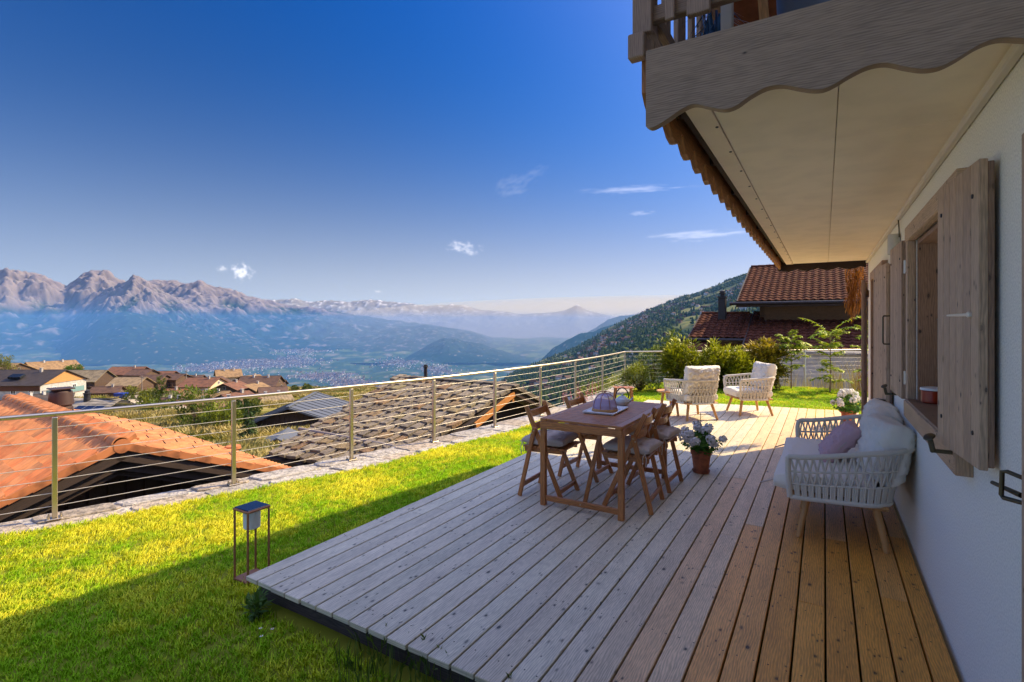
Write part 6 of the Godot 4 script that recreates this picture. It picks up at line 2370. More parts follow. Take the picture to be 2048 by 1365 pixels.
func seamed_roof() -> void:
	# gable faces the terrace, ridge (local z) runs away from it
	var h := thing("seamed_roof_house", "timber house with a dark standing seam roof, gable towards the terrace", "house", ahead(-13.75, -5.75, 32.0, 1.7), LOOK + 0.12)
	h.scale = Vector3.ONE * 1.18
	var st := ms()
	var W := 5.3
	var ap := 2.95
	var ev := 1.05
	for s in [-1.0, 1.0]:
		st = ms()
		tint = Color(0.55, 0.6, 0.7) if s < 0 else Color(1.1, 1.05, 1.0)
		var a := Vector3(0, ap, -4.6)
		var b := Vector3(s * W * (1.0 if s < 0 else 1.05), ev - (0.35 if s < 0 else 0.0), -4.6)
		bar(st, a, b, 10.4, 0.14, Vector3(0, 0, 1))
		var o := obj("roof", st, M.grey_metal, h)
		tint = Color(1, 1, 1)
		for i in 9:
			st = ms()
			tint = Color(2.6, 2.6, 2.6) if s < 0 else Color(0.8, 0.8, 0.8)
			var z := 0.3 - i * 1.2
			bar(st, Vector3(0, ap + 0.10, z), Vector3(b.x, b.y + 0.10, z), 0.05, 0.06, Vector3(0, 0, 1))
			obj("seam", st, M.grey_metal, o)
	tint = Color(2.2, 2.2, 2.2)
	st = ms()
	bx(st, Vector3(0, ap + 0.13, -4.6), Vector3(0.34, 0.08, 10.4), Basis(), 0.02)
	obj("ridge_cap", st, M.grey_metal, h)
	st = ms()
	tint = Color(1.5, 1.2, 0.95)
	prism(st, PackedVector2Array([Vector2(0, ap - 0.2), Vector2(-4.6, ev - 0.25), Vector2(-4.6, -4.0), Vector2(4.8, -4.0), Vector2(4.8, ev - 0.05)]), 8.4, Transform3D(Basis(), Vector3(0, 0, -4.5)))
	obj("wall", st, M.barn_wood, h)
	for i in 23:
		st = ms()
		tint = Color(2.1, 1.65, 1.25) * rng.randf_range(0.75, 1.15)
		var x := -4.4 + i * 0.41
		var top := ap - 0.28 - absf(x) * (ap - ev) / 4.9
		bx(st, Vector3(x, (top - 3.0) * 0.5, -0.26), Vector3(0.37, top + 3.0, 0.06), Basis(), 0.01)
		obj("plank", st, M.barn_wood, h)
	tint = Color(1, 1, 1)
	for e in [Vector3(-1.6, 0.55, -0.2), Vector3(1.7, 0.75, -0.2)]:
		window_part(h, e, 2.2, 0.8, Vector3(0, 0, 1), M.grey_timber)
	# lower annexe in front
	var an := thing("annexe", "low annexe with grey metal roof in front of the seamed house", "house", ahead(-11.1, -4.55, 24.0, 1.7), LOOK + 0.2)
	for s in [-1.0, 1.0]:
		st = ms()
		tint = Color(1.0, 0.98, 0.95)
		bar(st, Vector3(0.4, 1.25, -1.6), Vector3(0.4 + s * 2.1, 0.35, -1.6), 4.2, 0.1, Vector3(0, 0, 1))
		obj("roof", st, M.grey_metal, an)
	st = ms()
	tint = Color(2.2, 2.2, 2.2)
	bx(st, Vector3(0.4, 1.31, -1.6), Vector3(0.2, 0.06, 4.2), Basis(), 0.02)
	obj("ridge_cap", st, M.grey_metal, an)
	st = ms()
	tint = Color(2.2, 1.3, 0.7)
	prism(st, PackedVector2Array([Vector2(0.4, 1.1), Vector2(-1.5, 0.25), Vector2(-1.5, -4), Vector2(2.3, -4), Vector2(2.3, 0.25)]), 3.2, Transform3D(Basis(), Vector3(0, 0, -1.7)))
	obj("wall", st, M.barn_wood, an)
	tint = Color(1, 1, 1)


func shingle_roof() -> void:
	var h := thing("shingle_roofed_house", "house with a pale shingle roof, dark flue and blue solar panels", "house", ahead(-35.6, -6.1, 43.0, 1.7), LOOK - 0.06)
	var st := ms()
	# ridge along local x; near slope towards +z
	for s in [-1.0, 1.0]:
		var a := Vector3(1.0, 2.25, 0)
		var b := Vector3(1.0, -1.6, 11.0) if s > 0 else Vector3(1.0, 0.2, -5.0)
		for r in 14:
			st = ms()
			tint = Color(1.75, 1.55, 1.15) * rng.randf_range(0.85, 1.12)
			var p := a.lerp(b, r / 14.0)
			var q := a.lerp(b, (r + 1.12) / 14.0)
			bar(st, p + Vector3(rng.randf_range(-0.08, 0.08), 0, 0), q + Vector3(0, 0.06, 0), 9.6 + s * 0.16 * r, 0.06, Vector3.RIGHT)
			obj("shingle_course", st, M.roof_sheet, h)
	tint = Color(1, 1, 1)
	st = ms()
	bx(st, Vector3(1.0, -1.6, 1.2), Vector3(8.6, 3.0, 10.5))
	obj("wall", st, M.white_wall, h)
	st = ms()
	lathe(st, [Vector2(0.42, -0.3), Vector2(0.40, 0.95), Vector2(0.5, 1.0), Vector2(0.5, 1.12), Vector2(0.3, 1.16), Vector2(0.3, 1.45), Vector2(0, 1.5)], 14, Vector3(1.2, 2.0, 0.7))
	obj("flue", st, M.dark_metal, h)
	var n := Vector3(0, 8.0, 2.8).normalized()
	var dz := Vector3(0, -2.8, 8.0).normalized()
	var bas := Basis(Vector3(1, 0, 0), n, Vector3(1, 0, 0).cross(n))
	for i in 3:
		for j in 2:
			var c := Vector3(2.2 + i * 1.32, 2.25, 0) + dz * (3.4 + j * 1.9) + n * 0.2
			st = ms()
			bx(st, c, Vector3(1.26, 0.05, 1.8), bas, 0.01)
			var o := obj("solar_panel", st, M.solar, h)
			st = ms()
			for e in [-1.0, 1.0]:
				bx(st, c + bas * Vector3(e * 0.64, 0.005, 0), Vector3(0.05, 0.07, 1.85), bas)
				bx(st, c + bas * Vector3(0, 0.005, e * 0.915), Vector3(1.2, 0.068, 0.05), bas)
			obj("frame", st, M.grey_metal, o)


func works() -> void:
	# trodden gravel of the building site
	var gp := PackedVector3Array()
	var gc := PackedColorArray()
	var gn := noise(95, 0.25, 3)
	for j in 17:
		for i in 17:
			var u := i / 16.0
			var v := j / 16.0
			var px := lerpf(lerpf(238.0, 292.0, v), lerpf(338.0, 372.0, v), u) + 6.0 * sin(v * 9.0 + u * 5.0)
			var dp := lerpf(124.0, 84.0, v) + 3.0 * sin(u * 7.0)
			var p := heading(0.0) * dp + Vector3(0.8563, 0, -0.5165) * (px - 1024.0) / 1036.0 * dp
			p.y = village_drape(p) + 0.28
			gp.append(p)
			gc.append(Color(0.46, 0.385, 0.27) * (1.0 + 0.35 * gn.get_noise_2d(p.x, p.z)))
	put("gravel_yard", grid_mesh(gp, gc, 17), M.dull).set_meta("kind", "structure")
	# building site, road and odds and ends between the houses
	var st := ms()
	var k := 1.7
	var s := thing("skip", "blue metal skip on the building site below", "skip", ahead(-54.4, -9.35, 72.0, k), LOOK)
	tint = Color(0.012, 0.05, 0.32)
	prism(st, PackedVector2Array([Vector2(-0.8, 0), Vector2(0.8, 0), Vector2(1.15, 1.75), Vector2(-1.15, 1.75)]), 1.6, Transform3D(Basis(), Vector3.ZERO))
	obj("body", st, M.gloss, s)
	st = ms()
	bx(st, Vector3(0, 1.76, 0), Vector3(2.4, 0.1, 1.72))
	obj("rim", st, M.gloss, s)
	tint = Color(1, 1, 1)
	var w := thing("concrete_walls", "bare white concrete walls of a new building below the gable", "wall", ahead(-61.5, -9.9, 74.0, k), LOOK)
	for e in [[0.0, 0.0, 5.6, 2.3, 0.3], [-2.8, 1.5, 0.3, 2.3, 3.0], [2.8, 1.2, 0.3, 2.6, 3.4], [0.6, 3.0, 4.4, 1.3, 0.3]]:
		st = ms()
		tint = Color(1, 1, 1) * rng.randf_range(0.85, 1.1)
		bx(st, Vector3(e[0], e[3] * 0.5 - 1.0, e[1]), Vector3(e[2], e[3] + 2.0, e[4]))
		obj("wall_piece", st, M.white_wall, w)
	tint = Color(1, 1, 1)
	st = ms()
	for i in 4: bx(st, Vector3(-1.8 + i * 1.1, 0.55, 0.17), Vector3(0.5, 1.2, 0.04))
	obj("openings", st, M.dark_glass, w)
	var b := thing("concrete_block", "grey concrete wall stub beside the village road", "wall", ahead(-39.9, -9.0, 57.5, k), LOOK + 0.2)
	st = ms()
	tint = Color(0.9, 0.88, 0.85)
	bx(st, Vector3(0, 0.6, 0), Vector3(2.2, 3.2, 1.2), Basis(), 0.04)
	obj("core", st, M.stone, b)
	st = ms()
	bx(st, Vector3(0, 2.24, 0), Vector3(2.35, 0.12, 1.35), Basis(), 0.03)
	obj("coping", st, M.stone, b)
	tint = Color(1, 1, 1)
	var t := thing("timber_stack", "orange timber stack on the building site beside the blue skip", "timber", ahead(-51.6, -9.45, 73.0, k), LOOK)
	for i in 9:
		st = ms()
		tint = Color(1.0, 0.8, 0.5) * rng.randf_range(0.8, 1.2)
		bx(st, Vector3(rng.randf_range(-0.1, 0.1), 0.15 + 0.2 * (i / 3), -0.4 + 0.4 * (i % 3)), Vector3(2.6, 0.17, 0.34))
		obj("beam", st, M.oiled_pine, t)
	tint = Color(1, 1, 1)
	# the road winds down between the houses
	st = ms()
	tint = Color(0.32, 0.26, 0.19)
	var rd := [ahead(-34.5, -9.0, 52.0, k), ahead(-38.0, -9.0, 56.0, k), ahead(-43.0, -9.6, 62.0, k), ahead(-50.0, -10.0, 70.0, k), ahead(-56.0, -10.4, 76.0, k)]
	for i in rd.size() - 1:
		var d: Vector3 = (rd[i + 1] - rd[i]).normalized()
		var sd := Vector3(-d.z, 0, d.x) * 2.3
		for v in 2:
			pass
		var y0 := Vector3(0, village_drape(rd[i]) - rd[i].y + 0.36, 0)
		var y1 := Vector3(0, village_drape(rd[i + 1]) - rd[i + 1].y + 0.36, 0)
		quad(st, rd[i] + y0 - sd, rd[i] + y0 + sd, rd[i + 1] + y1 + sd, rd[i + 1] + y1 - sd, Vector3.UP)
	var o := obj("road", st, M.dull)
	o.set_meta("kind", "structure")
	tint = Color(1, 1, 1)
	for e in [[-57.2, -10.57, 80.0, 6.6, "wooden pole beside the pale roofed barn"], [-53.5, -10.76, 85.0, 7.6, "wooden pole right of the dark barns"]]:
		var p := thing("utility_pole", e[4], "pole", ahead(e[0], e[1], e[2], k), 0.0, "poles in the village")
		st = ms()
		tube(st, [Vector3(0, -1.5, 0), Vector3(0, e[3], 0)], 0.13, 8, false, 0.09)
		obj("shaft", st, M.grey_timber, p)
		st = ms()
		bx(st, Vector3(0, e[3] - 0.5, 0), Vector3(1.1, 0.1, 0.1), Basis(Vector3.UP, LOOK))
		obj("cross_arm", st, M.grey_timber, p)
	var g := thing("garden_gate", "white slatted gate behind the eave of the orange tiled roof", "gate", ahead(-7.7, -3.75, 20.0, 1.0), LOOK + 0.15)
	tint = Color(0.75, 0.78, 0.85)
	for i in 14:
		st = ms()
		bx(st, Vector3(-0.39 + i * 0.06, 0.25, 0), Vector3(0.03, 0.75, 0.02))
		obj("slat", st, M.white_enamel, g)
	st = ms()
	for y in [0.0, 0.55]: bx(st, Vector3(0, y, -0.02), Vector3(0.86, 0.05, 0.02))
	obj("rails", st, M.white_enamel, g)
	tint = Color(1, 1, 1)


func village_drape(p: Vector3) -> float:
	var f := heading(0.0)
	var d := p.dot(f)
	return village_y(rad_to_deg(atan2(p.dot(Vector3(-f.z, 0, f.x)), d)), d)


# the big brown-tiled chalet at the end of the garden, square to the terrace
func neighbour() -> void:
	var at := Vector3(-1.0, -1.2, -23.8)
	var h := thing("tiled_chalet", "dark chalet with two brown tiled roofs beyond the garden shrubs", "house", at)
	var meshes := []
	for c in [Color(1, 1, 1), Color(1.2, 1.05, 1.0), Color(0.8, 0.8, 0.82), Color(1.35, 1.1, 0.95)]: meshes.append(tile_mesh(0.26, 0.30, 1, 0.04, 0.03, c))
	var st := ms()
	# left, right, eaves height and z, ridge height and z (from the thing's foot), tiles as parts
	for r in [[-2.15, 4.5, 3.64, 0.0, 5.50, -4.7, 190], [-3.92, -1.70, 2.12, 1.07, 3.13, -1.6, 110], [-1.70, 3.6, 1.76, 2.0, 3.13, -1.6, 0]]:
		var across := Vector3(1, 0, 0)
		var dn := Vector3(0, r[2] - r[4], r[3] - r[5])
		var len := dn.length()
		dn = dn.normalized()
		var nx := int((r[1] - r[0]) / 0.26)
		var ny := int(len / 0.30) + 1
		tile_field(h, "roof_tile", meshes, M.brown_tile, Vector3(r[0], r[4], r[5]), across, dn, nx, ny, (r[1] - r[0]) / nx, len / ny, r[6], func(i, j): return true, 0.012)
		var n := across.cross(dn).normalized()
		if n.y < 0: n = -n
		st = ms()
		tint = Color(1, 1, 1)
		var mid: float = (r[0] + r[1]) * 0.5
		bar(st, Vector3(mid, r[4], r[5]) - n * 0.08, Vector3(mid, r[2], r[3]) - n * 0.08, r[1] - r[0], 0.08, Vector3.RIGHT)
		bar(st, Vector3(mid, r[4] - 0.08, r[5] - 0.02), Vector3(mid, r[2] - 0.08, 2.0 * r[5] - r[3]), r[1] - r[0], 0.08, Vector3.RIGHT)
		obj("roof_deck", st, M.dark_timber, h)
		st = ms()
		tint = Color(0.9, 0.8, 0.8)
		bx(st, Vector3(mid, r[2] - 0.14, r[3] + 0.05), Vector3(r[1] - r[0] + 0.12, 0.22, 0.04), Basis(), 0.01)
		obj("eaves_board", st, M.dark_timber, h)
		st = ms()
		tube(st, [Vector3(r[0] - 0.3, r[2] - 0.10, r[3] + 0.14), Vector3(r[1], r[2] - 0.10, r[3] + 0.14)], 0.07, 8)
		obj("gutter", st, M.dark_metal, h)
		st = ms()
		tint = Color(1, 1, 1)
		bar(st, Vector3(r[0] - 0.03, r[4] - 0.07, r[5]), Vector3(r[0] - 0.03, r[2] - 0.07, r[3]), 0.2, 0.05, n)
		obj("barge_board", st, M.dark_timber, h)
		for i in int((r[1] - r[0]) / 0.34):
			st = ms()
			tint = Color(1, 1, 1) * rng.randf_range(0.8, 1.2)
			tube(st, [Vector3(r[0] + i * 0.34, r[4] + 0.03, r[5]), Vector3(r[0] + i * 0.34 + 0.36, r[4] + 0.02, r[5])], 0.085, 8)
			obj("ridge_tile", st, M.brown_tile, h)
	st = ms()
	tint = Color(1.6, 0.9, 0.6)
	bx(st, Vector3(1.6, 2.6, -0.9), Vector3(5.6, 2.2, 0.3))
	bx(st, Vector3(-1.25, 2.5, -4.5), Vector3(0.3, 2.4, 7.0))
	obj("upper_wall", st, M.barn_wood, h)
	st = ms()
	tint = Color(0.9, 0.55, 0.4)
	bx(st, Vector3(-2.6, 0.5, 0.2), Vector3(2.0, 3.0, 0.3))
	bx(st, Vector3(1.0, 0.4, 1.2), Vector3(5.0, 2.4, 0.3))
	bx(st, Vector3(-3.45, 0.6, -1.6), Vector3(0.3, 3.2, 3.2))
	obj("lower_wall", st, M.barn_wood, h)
	tint = Color(0.8, 0.8, 0.8)
	st = ms()
	var cx := Vector3(-2.92, 0, -1.0)
	bx(st, cx + Vector3(0, 3.1, 0), Vector3(0.30, 1.5, 0.36), Basis(), 0.01)
	var c := obj("chimney", st, M.dark_metal, h)
	st = ms()
	bx(st, cx + Vector3(0, 3.88, 0), Vector3(0.36, 0.05, 0.42))
	lathe(st, [Vector2(0.10, 0), Vector2(0.10, 0.10), Vector2(0.15, 0.12), Vector2(0.15, 0.16), Vector2(0.11, 0.18), Vector2(0.11, 0.22), Vector2(0.15, 0.24), Vector2(0, 0.30)], 12, cx + Vector3(0, 3.9, 0))
	obj("cowl", st, M.dark_metal, c)
	st = ms()
	tint = Color(1.2, 1.1, 1.0)
	bar(st, Vector3(-3.9, 1.95, 1.0), Vector3(-3.9, 1.6, 2.0), 1.5, 0.06, Vector3.RIGHT)
	obj("porch_roof", st, M.brown_tile, h)
	tint = Color(1, 1, 1)
	var g := thing("garage", "plain pale grey garage wall behind the two young trees", "garage", Vector3(0.1, -1.3, -20.5))
	st = ms()
	tint = Color(0.62, 0.62, 0.66)
	bx(st, Vector3(0.15, 0.87, 0), Vector3(3.2, 1.75, 0.25))
	bx(st, Vector3(-1.32, 0.87, -1.1), Vector3(0.25, 1.748, 1.95))
	obj("wall", st, M.white_wall, g)
	st = ms()
	tint = Color(0.5, 0.5, 0.52)
	bx(st, Vector3(0.1, 1.80, -0.55), Vector3(3.4, 0.10, 1.5), Basis(), 0.02)
	obj("roof_slab", st, M.stone, g)
	tint = Color(1, 1, 1)


# ---------- plants ----------
func leaf(st: SurfaceTool, p: Vector3, d: Vector3, up: Vector3, len: float, w: float) -> void:
	var s := d.cross(up).normalized() * w * 0.5
	var n := s.cross(d).normalized()
	if n.y < 0.0: n = -n
	var mid := p + d * len * 0.45 - n * w * 0.12
	var tip := p + d * len - n * len * 0.12
	tri(st, p, mid + s + n * w * 0.2, tip, (n + s.normalized() * 0.35).normalized())
	tri(st, p, tip, mid - s + n * w * 0.2, (n - s.normalized() * 0.35).normalized())


func rdir(r: RandomNumberGenerator) -> Vector3:
	var z := r.randf_range(-1, 1)
	var a := r.randf() * TAU
	var q := sqrt(1.0 - z * z)
	return Vector3(q * cos(a), z, q * sin(a))


# a crown of leaves gathered in clumps on branches; returns through the two meshes of its thing
func bush(called: String, label: String, category: String, at: Vector3, rx: float, hy: float, clumps: int, per: int, len: float, w: float, dark: Color, light: Color, seed_: int, trunk := 0.0, group := "") -> Node3D:
	var r := RandomNumberGenerator.new()
	r.seed = seed_
	var o := thing(called, label, category, at, 0.0, group)
	var wood := ms()
	var st := ms()
	var sun := SUN.normalized()
	for i in clumps:
		var d := rdir(r)
		var q := pow(r.randf(), 0.33)
		var c := Vector3(d.x * rx * q, trunk + hy * 0.52 + d.y * hy * 0.48 * q, d.z * rx * q)
		c += Vector3(r.randf_range(-1, 1), r.randf_range(-0.5, 1), r.randf_range(-1, 1)) * rx * 0.14
		if c.y < 0.02: c.y = 0.02 + r.randf() * 0.1
		var hue := r.randf()
		var cr := rx * r.randf_range(0.16, 0.30)
		tint = Color(0.11, 0.075, 0.045)
		if i % 2 == 0: tube(wood, [Vector3(d.x * rx * 0.06, 0, d.z * rx * 0.06), Vector3(c.x * 0.35, trunk * 0.9 + (c.y - trunk * 0.9) * 0.45, c.z * 0.35), c], maxf(0.004, rx * 0.022), 5, false, maxf(0.002, rx * 0.006))
		for k in per:
			var e := rdir(r)
			var p := c + e * cr * pow(r.randf(), 0.4)
			var dir := (e + Vector3(0, 0.55, 0) + d * 0.4 + rdir(r) * 0.35).normalized()
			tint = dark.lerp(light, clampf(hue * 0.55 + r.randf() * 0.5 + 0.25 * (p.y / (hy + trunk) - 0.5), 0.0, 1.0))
			leaf(st, p, dir, Vector3.UP if absf(dir.y) < 0.9 else Vector3.RIGHT, len * r.randf_range(0.7, 1.25), w * r.randf_range(0.7, 1.25))
	if trunk > 0.0:
		tint = Color(0.12, 0.085, 0.055)
		tube(wood, [Vector3(0, -0.3, 0), Vector3(rx * 0.03, trunk * 0.6, 0), Vector3(0, trunk + hy * 0.5, rx * 0.02)], maxf(0.012, rx * 0.055), 8, false, maxf(0.004, rx * 0.02))
	tint = Color(1, 1, 1)
	obj("trunk" if trunk > 0.0 else "branches", wood, M.plain, o)
	obj("foliage", st, M.leaf, o)
	return o


func conifer(label: String, at: Vector3, h: float, rad: float, n: int, seed_: int) -> void:
	var r := RandomNumberGenerator.new()
	r.seed = seed_
	var o := thing("spruce_tree", label, "tree", at)
	var wood := ms()
	tint = Color(0.10, 0.07, 0.05)
	tube(wood, [Vector3(0, -0.5, 0), Vector3(0, h * 0.6, 0), Vector3(0, h, 0)], h * 0.022, 7, false, h * 0.003)
	var st := ms()
	for i in n:
		var t := pow(r.randf(), 0.75)
		var y := h * (1.0 - t * 0.96)
		var a := r.randf() * TAU
		var reach := rad * t * r.randf_range(0.75, 1.15)
		var tip := Vector3(cos(a) * reach, y - reach * 0.28, sin(a) * reach)
		var root := Vector3(0, y, 0)
		tint = Color(0.10, 0.07, 0.05)
		if i % 3 == 0: tube(wood, [root, tip], h * 0.004, 4, false, h * 0.0015)
		for k in 16:
			var u := 0.25 + 0.75 * k / 15.0
			var p := root.lerp(tip, u) + Vector3(0, 0.10 * reach * sin(u * PI), 0)
			var side := Vector3(-sin(a), 0, cos(a)) * (1.0 if k % 2 else -1.0)
			var d := ((tip - root).normalized() * 0.8 + side + Vector3(0, -0.25, 0) + rdir(r) * 0.3).normalized()
			tint = Color(0.028, 0.062, 0.022).lerp(Color(0.11, 0.16, 0.045), r.randf() * (0.4 + 0.6 * u))
			leaf(st, p, d, Vector3.UP, rad * 0.30 * r.randf_range(0.7, 1.2), rad * 0.07)
	tint = Color(1, 1, 1)
	obj("trunk", wood, M.plain, o)
	obj("foliage", st, M.leaf, o)


# a slender sapling with long feathery leaves in tiers
func sapling(label: String, at: Vector3, h: float, tiers: Array, seed_: int) -> void:
	var r := RandomNumberGenerator.new()
	r.seed = seed_
	var o := thing("young_tree", label, "tree", at, 0.0, "young trees along the end of the garden")
	var wood := ms()
	var st := ms()
	tint = Color(0.20, 0.13, 0.08)
	var bend := Vector3(r.randf_range(-0.04, 0.04), 0, r.randf_range(-0.04, 0.04))
	tube(wood, [Vector3.ZERO, Vector3(0, h * 0.4, 0) + bend, Vector3(0, h * 0.95, 0)], 0.019, 8, false, 0.006)
	for t in tiers:
		for i in int(t[1]):
			var a: float = TAU * (i + r.randf_range(-0.25, 0.25)) / t[1] + t[0] * 7.0
			var reach: float = t[2] * r.randf_range(0.65, 1.2)
			var rise := r.randf_range(0.45, 1.35)
			var p0: Vector3 = Vector3(0, h * clampf(t[0] + r.randf_range(-0.10, 0.05), 0.12, 0.97), 0) + bend * (1.0 - t[0])
			var pts := []
			for k in 6:
				var u := k / 5.0
				pts.append(p0 + Vector3(cos(a) * reach * u, reach * (rise * u - 0.62 * u * u), sin(a) * reach * u))
			tint = Color(0.22, 0.18, 0.06)
			tube(wood, pts, 0.005, 5, false, 0.002)
			for k in 36:
				var u := 0.18 + 0.82 * k / 35.0
				var f := u * 5.0
				var j := mini(int(f), 4)
				var p: Vector3 = (pts[j] as Vector3).lerp(pts[j + 1], f - j)
				var fw: Vector3 = ((pts[j + 1] as Vector3) - pts[j]).normalized()
				var sd := fw.cross(Vector3.UP).normalized() * (1.0 if k % 2 else -1.0)
				tint = Color(0.13, 0.26, 0.012).lerp(Color(0.50, 0.54, 0.03), r.randf())
				leaf(st, p, (sd + fw * 0.5 + Vector3(0, r.randf_range(-0.75, 0.30), 0)).normalized(), Vector3.UP, 0.14 * r.randf_range(0.7, 1.2) * (1.15 - 0.5 * u), 0.045)
	tint = Color(1, 1, 1)
	obj("trunk", wood, M.plain, o)
	obj("foliage", st, M.leaf, o)


func tall_grass(called: String, label: String, at: Vector3, spread: float, h: float, n: int, a: Color, b: Color, seed_: int, kind := "grass") -> void:
	var r := RandomNumberGenerator.new()
	r.seed = seed_
	var o := thing(called, label, kind, at)
	var st := ms()
	for i in n:
		var u := r.randf() * TAU
		var q := sqrt(r.randf()) * spread
		var p := Vector3(cos(u) * q, 0, sin(u) * q * 0.6)
		var hh := h * r.randf_range(0.45, 1.1)
		var lean := Vector3(r.randf_range(-1, 1), 0, r.randf_range(-1, 1)) * hh * 0.35
		var s := Vector3(cos(u * 3), 0, sin(u * 3)) * 0.0035
		tint = a.lerp(b, r.randf())
		var m := p + Vector3(0, hh * 0.6, 0) + lean * 0.35
		var t := p + Vector3(0, hh, 0) + lean
		quad(st, p - s, p + s, m + s * 0.8, m - s * 0.8, Vector3(-sin(u * 3), 0.3, cos(u * 3)))
		tri(st, m - s * 0.8, m + s * 0.8, t, Vector3(-sin(u * 3), 0.3, cos(u * 3)))
		if i % 3 == 0 and hh > h * 0.75:
			for k in 5: leaf(st, t - (t - m) * 0.09 * k, ((t - m).normalized() + rdir(r) * 0.5).normalized(), Vector3.RIGHT, 0.035, 0.010)
	tint = Color(1, 1, 1)
	obj("blades", st, M.leaf, o)


func plants() -> void:
	# laurels along the end of the garden
	var ll := ["bushy laurel left of the back armchair cushion", "bushy laurel behind the armchair seen from behind", "low laurel between the taller laurels", "reddish tipped laurel behind the armchair turned left"]
	var lp := [[Vector3(-3.12, -0.2, -13.6), 0.50, 1.25], [Vector3(-2.25, -0.2, -14.2), 0.56, 1.22], [Vector3(-1.80, -0.2, -14.1), 0.40, 0.92], [Vector3(-1.32, -0.2, -14.8), 0.46, 1.22]]
	for i in 4:
		bush("laurel_shrub", ll[i], "shrub", lp[i][0], lp[i][1], lp[i][2], 100, 34, 0.125, 0.062, Color(0.05, 0.09, 0.008), Color(0.50, 0.50, 0.030) if i < 3 else Color(0.55, 0.40, 0.05), 300 + i, 0.0, "laurel shrubs at the end of the garden")
	bush("round_shrub", "round yellow-green shrub inside the railing corner", "shrub", Vector3(-4.15, -0.25, -13.4), 0.46, 0.66, 80, 40, 0.06, 0.028, Color(0.05, 0.085, 0.012), Color(0.30, 0.33, 0.03), 311)
	bush("low_hedge", "dark low clipped plant beside the laurels on the lawn", "shrub", Vector3(-3.55, -0.2, -12.9), 0.22, 0.28, 30, 24, 0.04, 0.018, Color(0.03, 0.06, 0.012), Color(0.14, 0.19, 0.03), 312)
	bush("small_tree", "small pointed green tree behind the railing corner", "tree", ahead(6.0, -0.95, 22.0), 0.60, 1.25, 60, 26, 0.12, 0.045, Color(0.03, 0.07, 0.014), Color(0.17, 0.25, 0.04), 313, 0.1)
	bush("dark_tree", "dark tree with sunlit top at the left of the brown tiled chalet", "tree", ahead(6.35, -2.0, 20.5), 0.70, 2.2, 90, 30, 0.14, 0.05, Color(0.02, 0.05, 0.012), Color(0.20, 0.27, 0.03), 314, 0.9)
	# young trees with feathery leaves
	sapling("young tree with a leaning dark trunk before the garage wall", Vector3(-0.72, -0.2, -15.0), 1.35, [[0.38, 4, 0.34], [0.62, 5, 0.44], [0.74, 7, 0.50], [0.88, 7, 0.42], [0.97, 6, 0.30]], 321)
	sapling("young tree with layered leaves in the middle of the garage wall", Vector3(0.12, -0.2, -14.8), 1.50, [[0.20, 4, 0.46], [0.40, 5, 0.40], [0.62, 4, 0.32], [0.78, 6, 0.42], [0.97, 8, 0.62]], 322)
	sapling("young tree half hidden by the house corner", Vector3(0.98, -0.2, -14.6), 1.55, [[0.20, 5, 0.40], [0.45, 5, 0.46], [0.70, 5, 0.46], [0.96, 6, 0.52]], 323)
	tall_grass("dry_grass", "tall dry pale grass right of the second young tree", Vector3(0.50, -0.22, -15.3), 0.55, 0.85, 240, Color(0.30, 0.23, 0.10), Color(0.58, 0.48, 0.27), 331)
	tall_grass("dry_grass", "sparse dry grass at the foot of the first young tree", Vector3(-0.55, -0.22, -15.5), 0.60, 0.45, 150, Color(0.26, 0.22, 0.08), Color(0.56, 0.47, 0.26), 332)
	tall_grass("rust_grass", "rust coloured upright stalks beside the house corner", Vector3(0.95, -0.22, -15.2), 0.35, 0.95, 140, Color(0.20, 0.10, 0.03), Color(0.42, 0.22, 0.07), 333)
	# fireweed and weeds outside the railing
	var r := RandomNumberGenerator.new()
	r.seed = 341
	for e in [["pink fireweed in flower outside the railing", ahead(1.55, -0.85, 12.6), 26, 0.40], ["smaller pink fireweed further along the railing", ahead(2.05, -0.75, 13.6), 12, 0.28]]:
		var f := thing("fireweed", e[0], "wildflower", e[1])
		var st := ms()
		var pt := ms()
		for i in int(e[2]):
			var p := Vector3(r.randf_range(-1, 1) * e[3], 0, r.randf_range(-1, 1) * 0.25)
			var h := r.randf_range(0.55, 0.95)
			var t := p + Vector3(r.randf_range(-0.08, 0.08), h, r.randf_range(-0.08, 0.08))
			tint = Color(0.10, 0.13, 0.03)
			tube(st, [p, p.lerp(t, 0.5), t], 0.004, 4, false, 0.002)
			for k in 14: leaf(st, p.lerp(t, 0.1 + 0.04 * k), (rdir(r) + Vector3(0, 0.4, 0)).normalized(), Vector3.UP, 0.09, 0.014)
			for k in 20:
				tint = Color(0.55, 0.10, 0.14).lerp(Color(0.62, 0.26, 0.27), r.randf())
				leaf(pt, p.lerp(t, 0.55 + 0.45 * k / 19.0), (rdir(r) + Vector3(0, 0.2, 0)).normalized(), Vector3.UP, 0.045 * (1.2 - 0.8 * k / 19.0), 0.022)
		tint = Color(1, 1, 1)
		obj("stems", st, M.leaf, f)
		obj("flowers", pt, M.petal, f)
	bush("weed_patch", "leafy weeds growing up outside the railing before the corner post", "weeds", ahead(2.45, -1.0, 14.4), 0.65, 0.75, 70, 24, 0.08, 0.03, Color(0.05, 0.09, 0.012), Color(0.30, 0.34, 0.03), 351)
	bush("weed_patch", "yellow-green weeds outside the corner of the railing", "weeds", ahead(3.25, -0.95, 15.6), 0.60, 0.90, 70, 24, 0.08, 0.03, Color(0.05, 0.085, 0.012), Color(0.33, 0.35, 0.03), 352)
	bush("weed_patch", "dark bushes on the slope behind the railing corner", "shrub", ahead(3.0, -1.7, 17.5), 0.9, 1.35, 80, 24, 0.10, 0.04, Color(0.02, 0.045, 0.012), Color(0.12, 0.17, 0.03), 353)
	# trees among the village roofs
	var k := 1.7
